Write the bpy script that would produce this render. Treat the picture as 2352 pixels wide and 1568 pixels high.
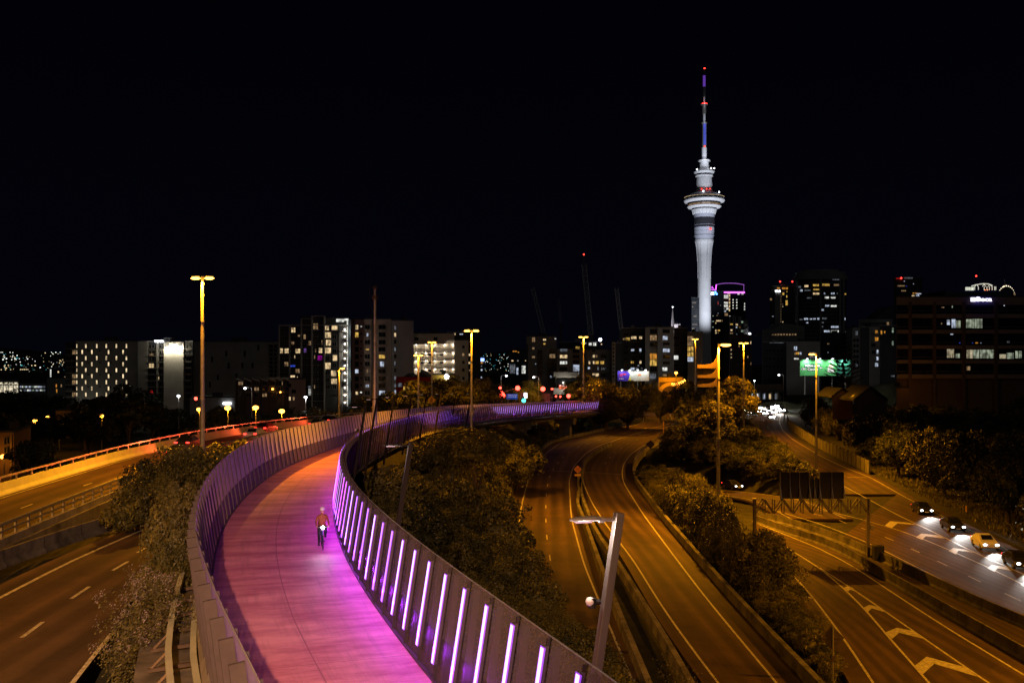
import bpy, bmesh, math, random
import numpy as np
from mathutils import Vector, Matrix
R=math.radians
S=bpy.context.scene
for _o in list(bpy.data.objects): bpy.data.objects.remove(_o)
# ---------------------------------------------------------------- camera
CZ=20.5                      # eye height above the motorway
F,CX,HZ=2250.0,1176.0,830.0  # focal length and principal point in a 2352 px wide survey of the photo
cam=bpy.data.cameras.new('camera'); camo=bpy.data.objects.new('camera',cam); S.collection.objects.link(camo)
camo.location=(0,0,CZ); camo.rotation_euler=(R(90),0,0)
cam.sensor_width=36; cam.lens=36*F/2352; cam.shift_y=(HZ-784)/2352; cam.clip_start=.5; cam.clip_end=12000
S.camera=camo
# ---------------------------------------------------------------- world: a black city night with a trace of glow at the horizon
w=bpy.data.worlds.new('World'); S.world=w; w.use_nodes=True
nt=w.node_tree; nt.nodes.clear()
out=nt.nodes.new('ShaderNodeOutputWorld'); bg=nt.nodes.new('ShaderNodeBackground')
tc=nt.nodes.new('ShaderNodeTexCoord'); sx=nt.nodes.new('ShaderNodeSeparateXYZ'); cr=nt.nodes.new('ShaderNodeValToRGB')
cr.color_ramp.elements[0].position=0.0; cr.color_ramp.elements[0].color=(.0009,.001,.003,1)
cr.color_ramp.elements[1].position=.42; cr.color_ramp.elements[1].color=(.00045,.0005,.0013,1)
nt.links.new(tc.outputs['Generated'],sx.inputs[0]); nt.links.new(sx.outputs['Z'],cr.inputs[0])
nt.links.new(cr.outputs[0],bg.inputs[0]); nt.links.new(bg.outputs[0],out.inputs[0]); bg.inputs[1].default_value=1.0
# very weak soft sun added to lift the building faces, standing in for city glow
sl=bpy.data.lights.new('city_fill','SUN'); sl.energy=.04; sl.angle=R(25); sl.color=(1,.95,.88)
so=bpy.data.objects.new('city_fill',sl); S.collection.objects.link(so); so.rotation_euler=(R(52),0,R(14))
S.view_settings.view_transform='Standard'; S.view_settings.look='None'; S.view_settings.exposure=0; S.view_settings.gamma=1
S.render.engine='CYCLES'; c=S.cycles
c.max_bounces=5; c.diffuse_bounces=2; c.glossy_bounces=2; c.transmission_bounces=3; c.transparent_max_bounces=12
c.sample_clamp_indirect=2; c.sample_clamp_direct=0; c.use_denoising=True; c.caustics_reflective=False; c.caustics_refractive=False
c.use_light_tree=True
SOD=(1.0,.355,.008)
# ---------------------------------------------------------------- survey helpers: a pixel of the photo on a known height or distance
def G(px,py,z=0.0):
    Y=F*(CZ-z)/(py-HZ); return Vector(((px-CX)*Y/F,Y,z))
def AT(px,py,Y): return Vector(((px-CX)*Y/F,Y,CZ-(py-HZ)*Y/F))
def XA(px,Y): return (px-CX)*Y/F
def ZA(py,Y): return CZ-(py-HZ)*Y/F
def c1(x,y): return x*.4144,y*.4144+918.8
def c2(x,y): return x*.4144+367.5,y*.4144+918.8
def c3(x,y): return x*.41433+790.2,y*.41433+918.8
def c4(x,y): return x*.27345+1148.5,y*.27345+872.8
def c5(x,y): return x*.44354+1708.9,y*.44354+872.8
def c6(x,y): return x*.29706+1194.4,y*.29706+1102.5
def a1(x,y): return x*.27368,y*.27368+551.3
def a3(x,y): return x*.27368+1102.5,y*.27368+551.3
def a4(x,y): return x*.27368+1708.9,y*.27368+551.3
def a5(x,y): return x*.32238+1470.1,y*.32238+119.4
def b1(x,y): return x*.17578+918.8,y*.17578+716.6
def b2(x,y): return x*.15646+624.8,y*.15646+698.3
def b3(x,y): return x*.16407+1359.8,y*.16407+808.5
def b4(x,y): return x*.20508,y*.20508+781
def b5(x,y): return x*.15817+514.5,y*.15817+781
def b6(x,y): return x*.17576+1653.8,y*.17576+735
def b7(x,y): return x*.11719+1194.4,y*.11719+716.6
def b8(x,y): return x*.12889+2058,y*.12889+679.9   # 2240,740 zoom
def b9(x,y): return x*.14059+1745.7,y*.14059+606.4  # 1900,660 zoom
# ---------------------------------------------------------------- materials
TLT=[0]
def mat(name,col,rough=.8,metal=0,emit=None,es=0,spec=.3,noise=0,nscale=3,col2=None,bump=0,sample=True,coord='Object'):
    m=bpy.data.materials.new(name); m.use_nodes=True; n=m.node_tree; b=n.nodes['Principled BSDF']
    b.inputs['Base Color'].default_value=(*col,1); b.inputs['Roughness'].default_value=rough; b.inputs['Metallic'].default_value=metal
    b.inputs['Specular IOR Level'].default_value=spec
    if emit:
        b.inputs['Emission Color'].default_value=(*emit,1); b.inputs['Emission Strength'].default_value=es
    if noise or bump or col2:
        t=n.nodes.new('ShaderNodeTexCoord'); no=n.nodes.new('ShaderNodeTexNoise'); no.inputs['Scale'].default_value=nscale; no.inputs['Detail'].default_value=6; no.inputs['Roughness'].default_value=.65
        n.links.new(t.outputs[coord],no.inputs['Vector'])
        if col2 or noise:
            r=n.nodes.new('ShaderNodeValToRGB'); c2_=col2 or tuple(x*(1-noise) for x in col)
            r.color_ramp.elements[0].position=.36; r.color_ramp.elements[0].color=(*c2_,1)
            r.color_ramp.elements[1].position=.64; r.color_ramp.elements[1].color=(*col,1)
            n.links.new(no.outputs['Fac'],r.inputs[0]); n.links.new(r.outputs[0],b.inputs['Base Color'])
        if bump:
            bp=n.nodes.new('ShaderNodeBump'); bp.inputs['Strength'].default_value=bump; bp.inputs['Distance'].default_value=.05
            n.links.new(no.outputs['Fac'],bp.inputs['Height']); n.links.new(bp.outputs[0],b.inputs['Normal'])
    if not sample: m.cycles.emission_sampling='NONE'
    return m
M={}
def asphalt(name,ca,cb,tracks=True):
    m=bpy.data.materials.new(name); m.use_nodes=True; n=m.node_tree; b=n.nodes['Principled BSDF']; L=n.links.new
    uv=n.nodes.new('ShaderNodeUVMap'); mp=n.nodes.new('ShaderNodeMapping'); mp.inputs['Scale'].default_value=(.035,1.0,1); L(uv.outputs[0],mp.inputs[0])
    st=n.nodes.new('ShaderNodeTexNoise'); st.inputs['Scale'].default_value=.85; st.inputs['Detail'].default_value=4; L(mp.outputs[0],st.inputs['Vector'])   # long stains along the lanes
    mo=n.nodes.new('ShaderNodeTexNoise'); mo.inputs['Scale'].default_value=.23; mo.inputs['Detail'].default_value=9; mo.inputs['Roughness'].default_value=.75; L(uv.outputs[0],mo.inputs['Vector'])
    ad=n.nodes.new('ShaderNodeMath'); ad.operation='ADD'; L(st.outputs['Fac'],ad.inputs[0]); L(mo.outputs['Fac'],ad.inputs[1])
    r=n.nodes.new('ShaderNodeValToRGB'); r.color_ramp.elements[0].position=.40; r.color_ramp.elements[1].position=.62
    hf=n.nodes.new('ShaderNodeMath'); hf.operation='MULTIPLY'; hf.inputs[1].default_value=.5; L(ad.outputs[0],hf.inputs[0]); L(hf.outputs[0],r.inputs[0])
    r.color_ramp.elements[0].color=(*cb,1); r.color_ramp.elements[1].color=(*ca,1)
    # square repair patches
    mp2=n.nodes.new('ShaderNodeMapping'); mp2.inputs['Scale'].default_value=(.11,.29,1); L(uv.outputs[0],mp2.inputs[0])
    vo=n.nodes.new('ShaderNodeTexVoronoi'); vo.distance='CHEBYCHEV'; vo.inputs['Scale'].default_value=1.0; vo.inputs['Randomness'].default_value=.9; L(mp2.outputs[0],vo.inputs['Vector'])
    sp=n.nodes.new('ShaderNodeSeparateColor'); L(vo.outputs['Color'],sp.inputs[0]); gt=n.nodes.new('ShaderNodeMath'); gt.operation='GREATER_THAN'; gt.inputs[1].default_value=.86; L(sp.outputs[0],gt.inputs[0])
    ml=n.nodes.new('ShaderNodeMath'); ml.operation='MULTIPLY'; ml.inputs[1].default_value=.3; L(gt.outputs[0],ml.inputs[0])
    mx=n.nodes.new('ShaderNodeMix'); mx.data_type='RGBA'; L(ml.outputs[0],mx.inputs[0]); L(r.outputs[0],mx.inputs[6]); mx.inputs[7].default_value=(*[c_*.5 for c_ in cb],1)
    # wheel tracks polished darker, four per pair of lanes
    sx=n.nodes.new('ShaderNodeSeparateXYZ'); L(uv.outputs[0],sx.inputs[0]); pp=n.nodes.new('ShaderNodeMath'); pp.operation='PINGPONG'; pp.inputs[1].default_value=.88; L(sx.outputs['Y'],pp.inputs[0])
    mr=n.nodes.new('ShaderNodeMapRange'); mr.inputs['From Min'].default_value=.1; mr.inputs['From Max'].default_value=.75; mr.inputs['To Min'].default_value=.0; mr.inputs['To Max'].default_value=.5; mr.interpolation_type='SMOOTHSTEP'; L(pp.outputs[0],mr.inputs[0])
    mx2=n.nodes.new('ShaderNodeMix'); mx2.data_type='RGBA'; L(mr.outputs[0],mx2.inputs[0]); L(mx.outputs[2],mx2.inputs[6]); mx2.inputs[7].default_value=(*[c_*.45 for c_ in cb],1)
    L(mx2.outputs[2],b.inputs['Base Color']); b.inputs['Roughness'].default_value=.8; b.inputs['Specular IOR Level'].default_value=.3
    fn=n.nodes.new('ShaderNodeTexNoise'); fn.inputs['Scale'].default_value=9; fn.inputs['Detail'].default_value=5; L(uv.outputs[0],fn.inputs['Vector']); bp=n.nodes.new('ShaderNodeBump'); bp.inputs['Strength'].default_value=.35; bp.inputs['Distance'].default_value=.03; L(fn.outputs['Fac'],bp.inputs['Height']); L(bp.outputs[0],b.inputs['Normal'])
    return m
M['asphalt']=asphalt('asphalt',(.125,.078,.045),(.05,.032,.021))
M['asphalt2']=asphalt('asphalt_dark',(.07,.045,.03),(.035,.024,.018))
M['paint']=mat('road_paint',(.64,.62,.46),.6,nscale=3.5,col2=(.3,.27,.19))
M['concrete']=mat('concrete',(.3,.28,.25),.85,noise=.5,nscale=.8,bump=.2)
M['concrete_dark']=mat('old_concrete',(.2,.185,.16),.9,noise=.7,nscale=.55,bump=.3)
M['barrier_pale']=mat('pale_barrier',(.5,.52,.36),.8,noise=.2,nscale=.7)
M['galv']=mat('galvanised',(.42,.41,.38),.45,.6,noise=.3,nscale=2)
M['steel']=mat('dark_steel',(.07,.065,.065),.45,.3)
M['corten']=mat('bronze_steel',(.16,.12,.09),.5,.5,noise=.3,nscale=3)
M['soil']=mat('soil_grass',(.05,.05,.02),.95,noise=.6,nscale=.6,col2=(.022,.02,.01),bump=.4)
M['grass']=mat('grass',(.06,.07,.02),.9)
M['bark']=mat('bark',(.09,.07,.05),.9,noise=.4,nscale=6)
M['white']=mat('white_paint',(.75,.75,.73),.5)
M['black']=mat('black_rubber',(.02,.02,.02),.7)
M['sodium']=mat('sodium_lamp',(.9,.5,.1),.5,emit=(1,.5,.07),es=8,sample=False)
M['sod_small']=mat('sodium_bulb',(.9,.5,.1),.5,emit=(1,.36,.045),es=9,sample=False)
M['whitelamp']=mat('white_lamp',(.9,.9,.9),.5,emit=(.9,.93,1),es=8,sample=False)
M['redlamp']=mat('red_lamp',(.5,.02,.02),.5,emit=(1,.03,.02),es=7,sample=False)
M['red_hot']=mat('red_signal',(.5,.02,.02),.5,emit=(1,.05,.03),es=9,sample=False)
M['greenlamp']=mat('green_signal',(.1,.5,.4),.5,emit=(.05,.85,.75),es=5,sample=False)
M['purple_led']=mat('purple_light_bar',(.5,.3,.8),.5,emit=(.5,.25,1),es=4.0,sample=False)
M['tube_halo']=mat('purple_halo',(.3,.15,.6),.5,emit=(.2,.03,.75),es=.9,sample=False)  # weak purple glow, painted halo of the light bars
M['violet_led']=mat('violet_light_bar',(.5,.3,.8),.5,emit=(.36,.12,1),es=3.0,sample=False)
M['magenta_led']=mat('magenta_light_bar',(.5,.3,.8),.5,emit=(.75,.1,.95),es=3.6,sample=False)
M['pale_led']=mat('pale_light_bar',(.5,.3,.8),.5,emit=(.85,.62,.55),es=.7,sample=False)
M['glass_dark']=mat('dark_glass',(.012,.014,.017),.12,0,spec=.5)
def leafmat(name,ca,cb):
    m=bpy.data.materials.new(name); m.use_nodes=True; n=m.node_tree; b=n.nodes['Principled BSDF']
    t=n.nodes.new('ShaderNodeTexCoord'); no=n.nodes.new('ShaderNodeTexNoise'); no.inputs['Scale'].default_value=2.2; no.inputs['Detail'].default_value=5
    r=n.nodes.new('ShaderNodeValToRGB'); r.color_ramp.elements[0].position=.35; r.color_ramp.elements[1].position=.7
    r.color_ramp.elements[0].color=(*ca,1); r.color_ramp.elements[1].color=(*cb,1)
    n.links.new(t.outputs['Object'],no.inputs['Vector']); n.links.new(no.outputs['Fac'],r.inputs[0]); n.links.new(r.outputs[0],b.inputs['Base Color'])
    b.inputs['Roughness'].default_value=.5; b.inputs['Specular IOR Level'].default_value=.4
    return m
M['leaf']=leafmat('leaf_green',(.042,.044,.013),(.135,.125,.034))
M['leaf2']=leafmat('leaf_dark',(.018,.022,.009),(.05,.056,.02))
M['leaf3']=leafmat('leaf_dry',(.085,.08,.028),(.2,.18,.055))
M['flower']=leafmat('pale_flower',(.25,.2,.2),(.42,.36,.36))
# ---------------------------------------------------------------- object helpers
COL=S.collection
def tag(o,label=None,cat=None,group=None,kind=None):
    if label: o['label']=label
    if cat: o['category']=cat
    if group: o['group']=group
    if kind: o['kind']=kind
    return o
def empty(name,loc=(0,0,0),rz=0,label=None,cat=None,group=None):
    o=bpy.data.objects.new(name,None); COL.objects.link(o); o.location=loc; o.rotation_euler=(0,0,rz); o.empty_display_size=.3
    return tag(o,label,cat,group)
class MB:
    def __init__(s): s.v=[];s.f=[];s.mi=[]
    def face(s,pts,m=0):
        k=len(s.v); s.v+= [tuple(p) for p in pts]; s.f.append(tuple(range(k,k+len(pts)))); s.mi.append(m)
    def raw(s,v,f,m=0):
        k=len(s.v); s.v+=[tuple(p) for p in v]; s.f+=[tuple(i+k for i in q) for q in f]; s.mi+=[m]*len(f)
    def box(s,x0,x1,y0,y1,z0,z1,m=0,mx=None):
        v=[(x,y,z) for z in (z0,z1) for y in (y0,y1) for x in (x0,x1)]
        if mx is not None: v=[tuple(mx@Vector(p)) for p in v]
        s.raw(v,[(0,2,3,1),(4,5,7,6),(0,1,5,4),(2,6,7,3),(0,4,6,2),(1,3,7,5)],m)
    def bar(s,a,b,r,m=0,n=6,r2=None,up=None):
        a=Vector(a);b=Vector(b);d=(b-a); L=d.length
        if L<1e-6: return
        d/=L; u=d.orthogonal().normalized() if up is None else (Vector(up)-d*Vector(up).dot(d)).normalized(); w_=d.cross(u); r2=r if r2 is None else r2
        v=[]
        for p,rr in ((a,r),(b,r2)):
            for i in range(n):
                t=2*math.pi*(i+.5)/n; v.append(p+u*math.cos(t)*rr+w_*math.sin(t)*rr)
        f=[(i,(i+1)%n,n+(i+1)%n,n+i) for i in range(n)]+[tuple(range(n-1,-1,-1)),tuple(range(n,2*n))]
        s.raw(v,f,m)
    def beam(s,a,b,wx,wy,m=0,side=(1,0,0)):
        a=Vector(a);b=Vector(b);d=(b-a).normalized(); u=(Vector(side)-d*Vector(side).dot(d)).normalized(); w_=d.cross(u)
        v=[p+u*i*wx/2+w_*j*wy/2 for p in (a,b) for j in (-1,1) for i in (-1,1)]
        s.raw(v,[(0,2,3,1),(4,5,7,6),(0,1,5,4),(2,6,7,3),(0,4,6,2),(1,3,7,5)],m)
    def tube(s,pts,r,m=0,n=6):
        for a,b in zip(pts[:-1],pts[1:]): s.bar(a,b,r,m,n)
    def lathe(s,prof,n=32,m=0,cx=0,cy=0):
        k=len(s.v); 
        for r,z in prof:
            for i in range(n):
                t=2*math.pi*i/n; s.v.append((cx+r*math.cos(t),cy+r*math.sin(t),z))
        for j in range(len(prof)-1):
            for i in range(n):
                a=k+j*n+i;b=k+j*n+(i+1)%n; s.f.append((a,b,b+n,a+n)); s.mi.append(m)
    def ball(s,c,r,m=0,n=10,sc=(1,1,1)):
        prof=[(max(1e-4,math.sin(math.pi*j/(n//2+2)))*r,-math.cos(math.pi*j/(n//2+2))*r) for j in range(n//2+3)]
        k=len(s.v); s.lathe(prof,n,m)
        for i in range(k,len(s.v)):
            x,y,z=s.v[i]; s.v[i]=(c[0]+x*sc[0],c[1]+y*sc[1],c[2]+z*sc[2])
    def mesh(s,name,mats):
        me=bpy.data.meshes.new(name); me.from_pydata(s.v,[],s.f)
        if not isinstance(mats,(list,tuple)): mats=[mats]
        for m_ in mats: me.materials.append(m_)
        if len(mats)>1: me.polygons.foreach_set('material_index',s.mi)
        me.update(); return me
    def build(s,name,mats,parent=None,smooth=False,bevel=0,loc=None):
        me=s.mesh(name,mats)
        if smooth: me.polygons.foreach_set('use_smooth',[True]*len(me.polygons))
        o=bpy.data.objects.new(name,me); COL.objects.link(o)
        if parent: o.parent=parent
        if loc is not None: o.location=loc
        if bevel:
            md=o.modifiers.new('b','BEVEL'); md.width=bevel; md.segments=2; md.limit_method='ANGLE'
        return o
def inst(name,me,parent=None,loc=(0,0,0),rot=(0,0,0),sc=(1,1,1)):
    o=bpy.data.objects.new(name,me); COL.objects.link(o); o.location=loc; o.rotation_euler=rot; o.scale=sc
    if parent: o.parent=parent
    return o
def copy_tree(o,parent=None):
    c_=o.copy(); COL.objects.link(c_)
    if parent: c_.parent=parent
    for ch in o.children: copy_tree(ch,c_)
    return c_
def light(kind,loc,power,col,parent=None,size=.2,target=None,cone=None,blend=.5,name='lamp_light'):
    l=bpy.data.lights.new(name,kind); l.energy=power; l.color=col; l.shadow_soft_size=size
    if kind=='SPOT': l.spot_size=cone or R(60); l.spot_blend=blend
    o=bpy.data.objects.new(name,l); COL.objects.link(o); o.location=loc
    if target is not None: o.rotation_euler=(Vector(target)-Vector(loc)).to_track_quat('-Z','Y').to_euler()
    if parent: o.parent=parent
    return o
# polylines
def resamp(pts,step=None,n=None):
    P=np.array([tuple(p) for p in pts],float); d=np.r_[0,np.cumsum(np.linalg.norm(np.diff(P,axis=0),axis=1))]
    n=n or max(2,int(round(d[-1]/step))+1); t=np.linspace(0,d[-1],n)
    return [Vector((np.interp(x,d,P[:,0]),np.interp(x,d,P[:,1]),np.interp(x,d,P[:,2]))) for x in t]
def smooth(pts,step=2.0,it=3):
    P=resamp(pts,step)
    for _ in range(it):
        P=[P[0]]+[(P[i-1]+P[i]*2+P[i+1])/4 for i in range(1,len(P)-1)]+[P[-1]]
    return P
def ext(pts,a=0,b=0):
    pts=[Vector(p) for p in pts]
    if a: pts=[pts[0]+(pts[0]-pts[1]).normalized()*a]+pts
    if b: pts=pts+[pts[-1]+(pts[-1]-pts[-2]).normalized()*b]
    return pts
def norms(P):
    N=[]
    for i in range(len(P)):
        d=P[min(i+1,len(P)-1)]-P[max(i-1,0)]; d.z=0; d.normalize(); N.append(Vector((d.y,-d.x,0)))  # right hand side
    return N
def offset(P,d):
    return [p+n*d for p,n in zip(P,norms(P))]
def ribbon(name,A,B,m,parent=None,dz=0,thick=0,uv=False):
    n=max(len(A),len(B)); A=resamp(A,n=n);B=resamp(B,n=n); mb=MB(); up=Vector((0,0,dz))
    k=6; v=[];f=[]
    cuts=k
    for a,b in zip(A,B):
        for j in range(cuts+1): v.append(a.lerp(b,j/cuts)+up)
    for i in range(n-1):
        for j in range(cuts):
            q=i*(cuts+1)+j; f.append((q,q+1,q+cuts+2,q+cuts+1))
    mb.raw(v,f); nuv=len(v)
    if thick:
        t=Vector((0,0,-thick))
        for P in (A,B):
            mb.raw([p+up for p in P]+[p+up+t for p in P],[(i,i+1,n+i+1,n+i) for i in range(n-1)])
        mb.raw([p+up+t for p in A]+[p+up+t for p in B],[(i,i+1,n+i+1,n+i) for i in range(n-1)])
        mb.face([A[0]+up,B[0]+up,B[0]+up+t,A[0]+up+t]); mb.face([A[-1]+up,B[-1]+up,B[-1]+up+t,A[-1]+up+t])
    o=mb.build(name,m,parent)
    acc=[0]
    for i in range(1,n): acc.append(acc[-1]+((A[i]+B[i])/2-(A[i-1]+B[i-1])/2).length)
    ul=o.data.uv_layers.new(name='UVMap')
    for lp in o.data.loops:
        vi=lp.vertex_index
        if vi<nuv: i=vi//(cuts+1); ul.data[lp.index].uv=(acc[i],(A[i]-B[i]).length*(vi%(cuts+1))/cuts)
    return o
def stroke(name,P,wd,m,parent=None,dz=.012,mb=None):
    own=mb is None; mb=mb or MB()
    L=offset(P,-wd/2); Rr=offset(P,wd/2); up=Vector((0,0,dz)); n=len(P)
    mb.raw([p+up for p in L]+[p+up for p in Rr],[(i,n+i,n+i+1,i+1) for i in range(n-1)])
    if own: return mb.build(name,m,parent)
def sweep(mb,P,prof,m=0,closed=True):
    N=norms(P); k=len(prof); v=[]
    for p,n in zip(P,N):
        for x,z in prof: v.append(p+n*x+Vector((0,0,z)))
    f=[]
    for i in range(len(P)-1):
        for j in range(k if closed else k-1):
            j2=(j+1)%k; f.append((i*k+j,i*k+j2,(i+1)*k+j2,(i+1)*k+j))
    f.append(tuple(range(k))); f.append(tuple(range((len(P)-1)*k+k-1,(len(P)-1)*k-1,-1)))
    mb.raw(v,f,m)
def text_mesh(txt,size,mats,extr=.05,bold=.0,shear=0,align='CENTER'):
    cu=bpy.data.curves.new('t','FONT'); cu.body=txt; cu.size=size; cu.extrude=extr; cu.offset=bold; cu.shear=shear; cu.align_x=align; cu.align_y='CENTER'; cu.resolution_u=3
    ob=bpy.data.objects.new('t',cu); COL.objects.link(ob); bpy.context.view_layer.update()
    me=bpy.data.meshes.new_from_object(ob); bpy.data.objects.remove(ob); bpy.data.curves.remove(cu)
    me.materials.clear(); me.materials.append(mats); return me
def put_text(name,txt,size,m,parent,loc,rz=0,fit=None,**k):
    me=text_mesh(txt,size,m,**k)
    o=inst(name,me,parent,loc,(R(90),0,rz))
    if fit:
        xs=[v.co.x for v in me.vertices]; ys=[v.co.y for v in me.vertices]
        o.scale=(fit[0]/(max(xs)-min(xs)),fit[1]/(max(ys)-min(ys)),1)
    return o
rnd=random.Random(7)
# ================================================================ PATH GEOMETRY
PR=[(5,5.0,12.1),(12,2.9,12.1),(17,1.1,12.1),(25.6,-2.13,12.1),(35,-5.2,12.1),(42.9,-7.5,12.1),(53.4,-9.85,12.1),(61.3,-11.2,12.1),(75,-12.6,12.1),(93,-13.3,11.6),(113,-13.2,11.1),(130,-12.8,10.7),(143,-12.2,10.3),(165,-10.6,9.6),(185,-8.2,9.0),(205,-4.5,8.4),(225,.8,7.7),(245,8,7.15),(265,16.4,6.6),(285,25,6.1),(305,34,5.6)]
PR=smooth([Vector((x,y,z)) for y,x,z in [(-12,9.5,12.1)]+PR],1.0,60)
PWID=5.5
PL=[p-n*float(np.interp(p.y,[10,17,24.3,33,50],[4.35,4.55,4.95,5.35,5.5])) for p,n in zip(PR,norms(PR))]; PC=[(a+b)/2 for a,b in zip(PL,PR)]
# ================================================================ ROAD LINES (world)
def g(fn,pts,z=0): return [G(*fn(x,y),z) for x,y in pts]
v_=lambda x,y:(x,y)
# C: two-lane carriageway in the middle
C_l=smooth(ext(g(v_,[(1190,1213),(1199,1154),(1217,1088.6),(1246,1047),(1287,1016),(1340,1004),(1422,985),(1460,976)]),a=85),3,4)
C_r=smooth(ext(g(v_,[(1455,1568),(1391,1416),(1341,1295.8),(1312,1188),(1306.8,1105),(1316.3,1072),(1345,1041),(1375.4,1023),(1440,1001),(1504,982),(1530,975)]),a=30),3,4)
# far reach of C swinging left behind the big tree
C2_l=smooth(g(v_,[(1460,976),(1478,968),(1478,957),(1471,951),(1462,945)],0),4,2)
C2_r=smooth(g(v_,[(1530,975),(1545,968),(1540,953),(1514,941.5),(1478,938)],0),4,2)
# D: carriageway right of it, turning right over the underpass
D_l=smooth(ext(g(v_,[(1650,1568),(1601,1505),(1525,1399.5),(1453,1283),(1395,1208.8),(1362,1159),(1341,1113.5),(1337,1084.5),(1345.4,1063.8),(1370,1039),(1411.6,1010),(1449,1001),(1504,985),(1558.6,976.7),(1610,968)]),a=30),3,4)
D_r=smooth(ext(g(v_,[(1784,1568),(1660.8,1420.4),(1610,1358),(1536,1260),(1476.6,1179.8),(1432,1108.5),(1428,1086),(1432.8,1064),(1449,1042),(1476.7,1023),(1512,1009.6),(1542,1001.4),(1590,985),(1640,974)]),a=30),3,4)
# E1 / E2
E1_l=ext(g(c5,[(670,1568),(560,1400),(490,1300),(375,1145),(300,1060),(235,985)]),a=30,b=0); E1_l=smooth(E1_l,3,2)
E1_cl=smooth(ext(g(c5,[(960,1568),(870,1465),(745,1325),(640,1200),(520,1080),(390,970),(235,875)]),a=25),3,1)
E1_cr=smooth(ext(g(c5,[(1270,1568),(1140,1480),(880,1300),(700,1175),(540,1065),(390,970)]),a=25),3,1)
E1_r=smooth(ext(g(c5,[(1450,1525),(1080,1300),(900,1185),(740,1080),(560,960),(390,870),(240,810)]),a=25,b=10),3,1)
E1_far=[p for p in E1_r if p.y>112]
BR1=smooth(ext([G(*c5(x,y),1.0) for x,y in [(1450,1370),(1200,1230),(1050,1150),(900,1065),(750,985),(640,925),(560,870),(400,800),(230,755),(50,690)]],a=35),3,1)
BR2=smooth(ext([G(*c5(x,y),1.0) for x,y in [(1450,1210),(1250,1130),(1100,1060),(900,970),(760,905),(630,850),(520,800),(350,745),(210,700),(60,672)]],a=35),3,1)
E2_l=smooth(ext(g(c5,[(800,920),(630,835),(400,745),(215,690)]),a=70,b=4),3,1)
E2_cl=smooth(ext(g(c5,[(1450,1060),(1300,985),(1090,890),(930,823),(770,765),(660,735),(515,695),(380,668)]),a=50),3,1)
E2_cr=smooth(ext(g(c5,[(1450,1005),(1190,890),(1010,800),(800,700),(660,625),(530,555)]),a=50,b=12),3,1)
E2_r=smooth(ext(g(c5,[(1450,925),(1290,835),(1100,740),(860,620),(650,500),(540,460),(410,400),(250,305),(200,260),(182,215),(190,185),(196,160)]),a=50,b=30),4,2)
E2_lfar=smooth([Vector((p.x-9,p.y,0)) if p.y>150 else p for p in E2_r if p.y>150],5,3)
# A, B on the left
Ac=[(20,-29.3,10.6),(41,-30.9,10.5),(55,-32.4,10.5),(72,-34,10.5),(102,-36.1,10.5),(127,-35.0,10.5),(147,-32.0,10.3),(167,-27.6,10.0),(185,-23.4,9.5),(205,-18.2,8.9),(225,-11.6,8.2),(245,-4.0,7.6),(265,5,7.1),(285,14,6.6),(310,26,6.2),(340,42,6.0)]
Ac=smooth([Vector((x,y,z)) for y,x,z in [(-5,-27.3,10.6)]+Ac],2.0,20)
AWID=7.4
B_l=smooth(ext(g(c1,[(0,1094),(400,888),(810,710)],10),a=40,b=14),3,1)
B_r=smooth([Vector(p) for p in [(-9.5,-5,10),(-11.5,12,10),(-14.2,31,10),(-15.1,36,10),(-17.3,45,10),(-19.2,55,10),(-20.2,65,10),(-20.4,80,10)]],3,2)
Fc=smooth([Vector(p) for p in [(40,128,0),(40.6,150,-.6),(38.5,172,-2.6),(33,195,-4.6),(24,215,-5.5),(8,236,-6),(-12,250,-6)]],3,4)
F_l=offset(Fc,-4.5); F_r=offset(Fc,4.5)
# ================================================================ TERRAIN
ctl=[]
def cs(P,dz=-.3,step=8):
    for p in resamp(P,step): ctl.append((p.x,p.y,p.z+dz))
for P in (C_l,C_r,C2_l,C2_r,D_l,D_r,E1_l,E1_r,E2_l,E2_r,BR1,BR2,E2_lfar): cs([Vector((p.x,p.y,0)) for p in P])
cs(Ac,-1.0); cs(B_l,-.4); cs(B_r,-.4); cs(Fc,-.4)
for p in resamp(offset(PR,2.0),8):
    zz=8.6 if p.y<60 else max(.5,8.6-(p.y-60)*.06); ctl.append((p.x,p.y,zz if p.y<225 else .2))
for p in resamp(offset(PL,-1.5),8):
    if p.y<205: ctl.append((p.x,p.y,9.2 if p.y<70 else max(1,9.2-(p.y-70)*.05)))
for p in resamp([q for q in PC if q.y<212],7):
    ctl.append((p.x,p.y,p.z-1.5 if p.y<140 else p.z-1.5-(p.y-140)*.075))
for y,x,z in [(45,-1.5,3),(70,-3,4),(95,-5,4),(120,-6,3.6),(150,-4,2.5),(180,-1,1.5),(60,-7,7),(90,-9,6.5),(130,-9,4.5)]: ctl.append((x,y,z))
for Y in range(0,420,20):
    ctl.append((-52-Y*.05,Y,3.5)); ctl.append((-75-Y*.1,Y,0)); ctl.append((-120-Y*.3,Y,-1)); ctl.append((-200-Y*.4,Y,-1))
for p in resamp([q for q in E2_r if q.y>20],14):
    ctl.append((p.x+9,p.y,1.2)); ctl.append((p.x+24,p.y,5.5)); ctl.append((p.x+50,p.y,11)); ctl.append((p.x+100,p.y,15)); ctl.append((p.x+180,p.y,18))
for X,Y,z in [(35,240,.5),(45,260,1),(60,290,1),(44,185,1),(46,205,1),(50,230,1),(-30,300,4),(0,320,5),(30,330,5.5),(60,360,4),(10,350,5.5),(-60,330,4),(-100,330,3),(20,400,6),(60,420,6),(100,440,2),(120,440,3),(-100,420,2),(160,430,8),(30,72,.6),(27,90,.6),(24,110,.4)]: ctl.append((X,Y,z))
CT=np.array(ctl)
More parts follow.
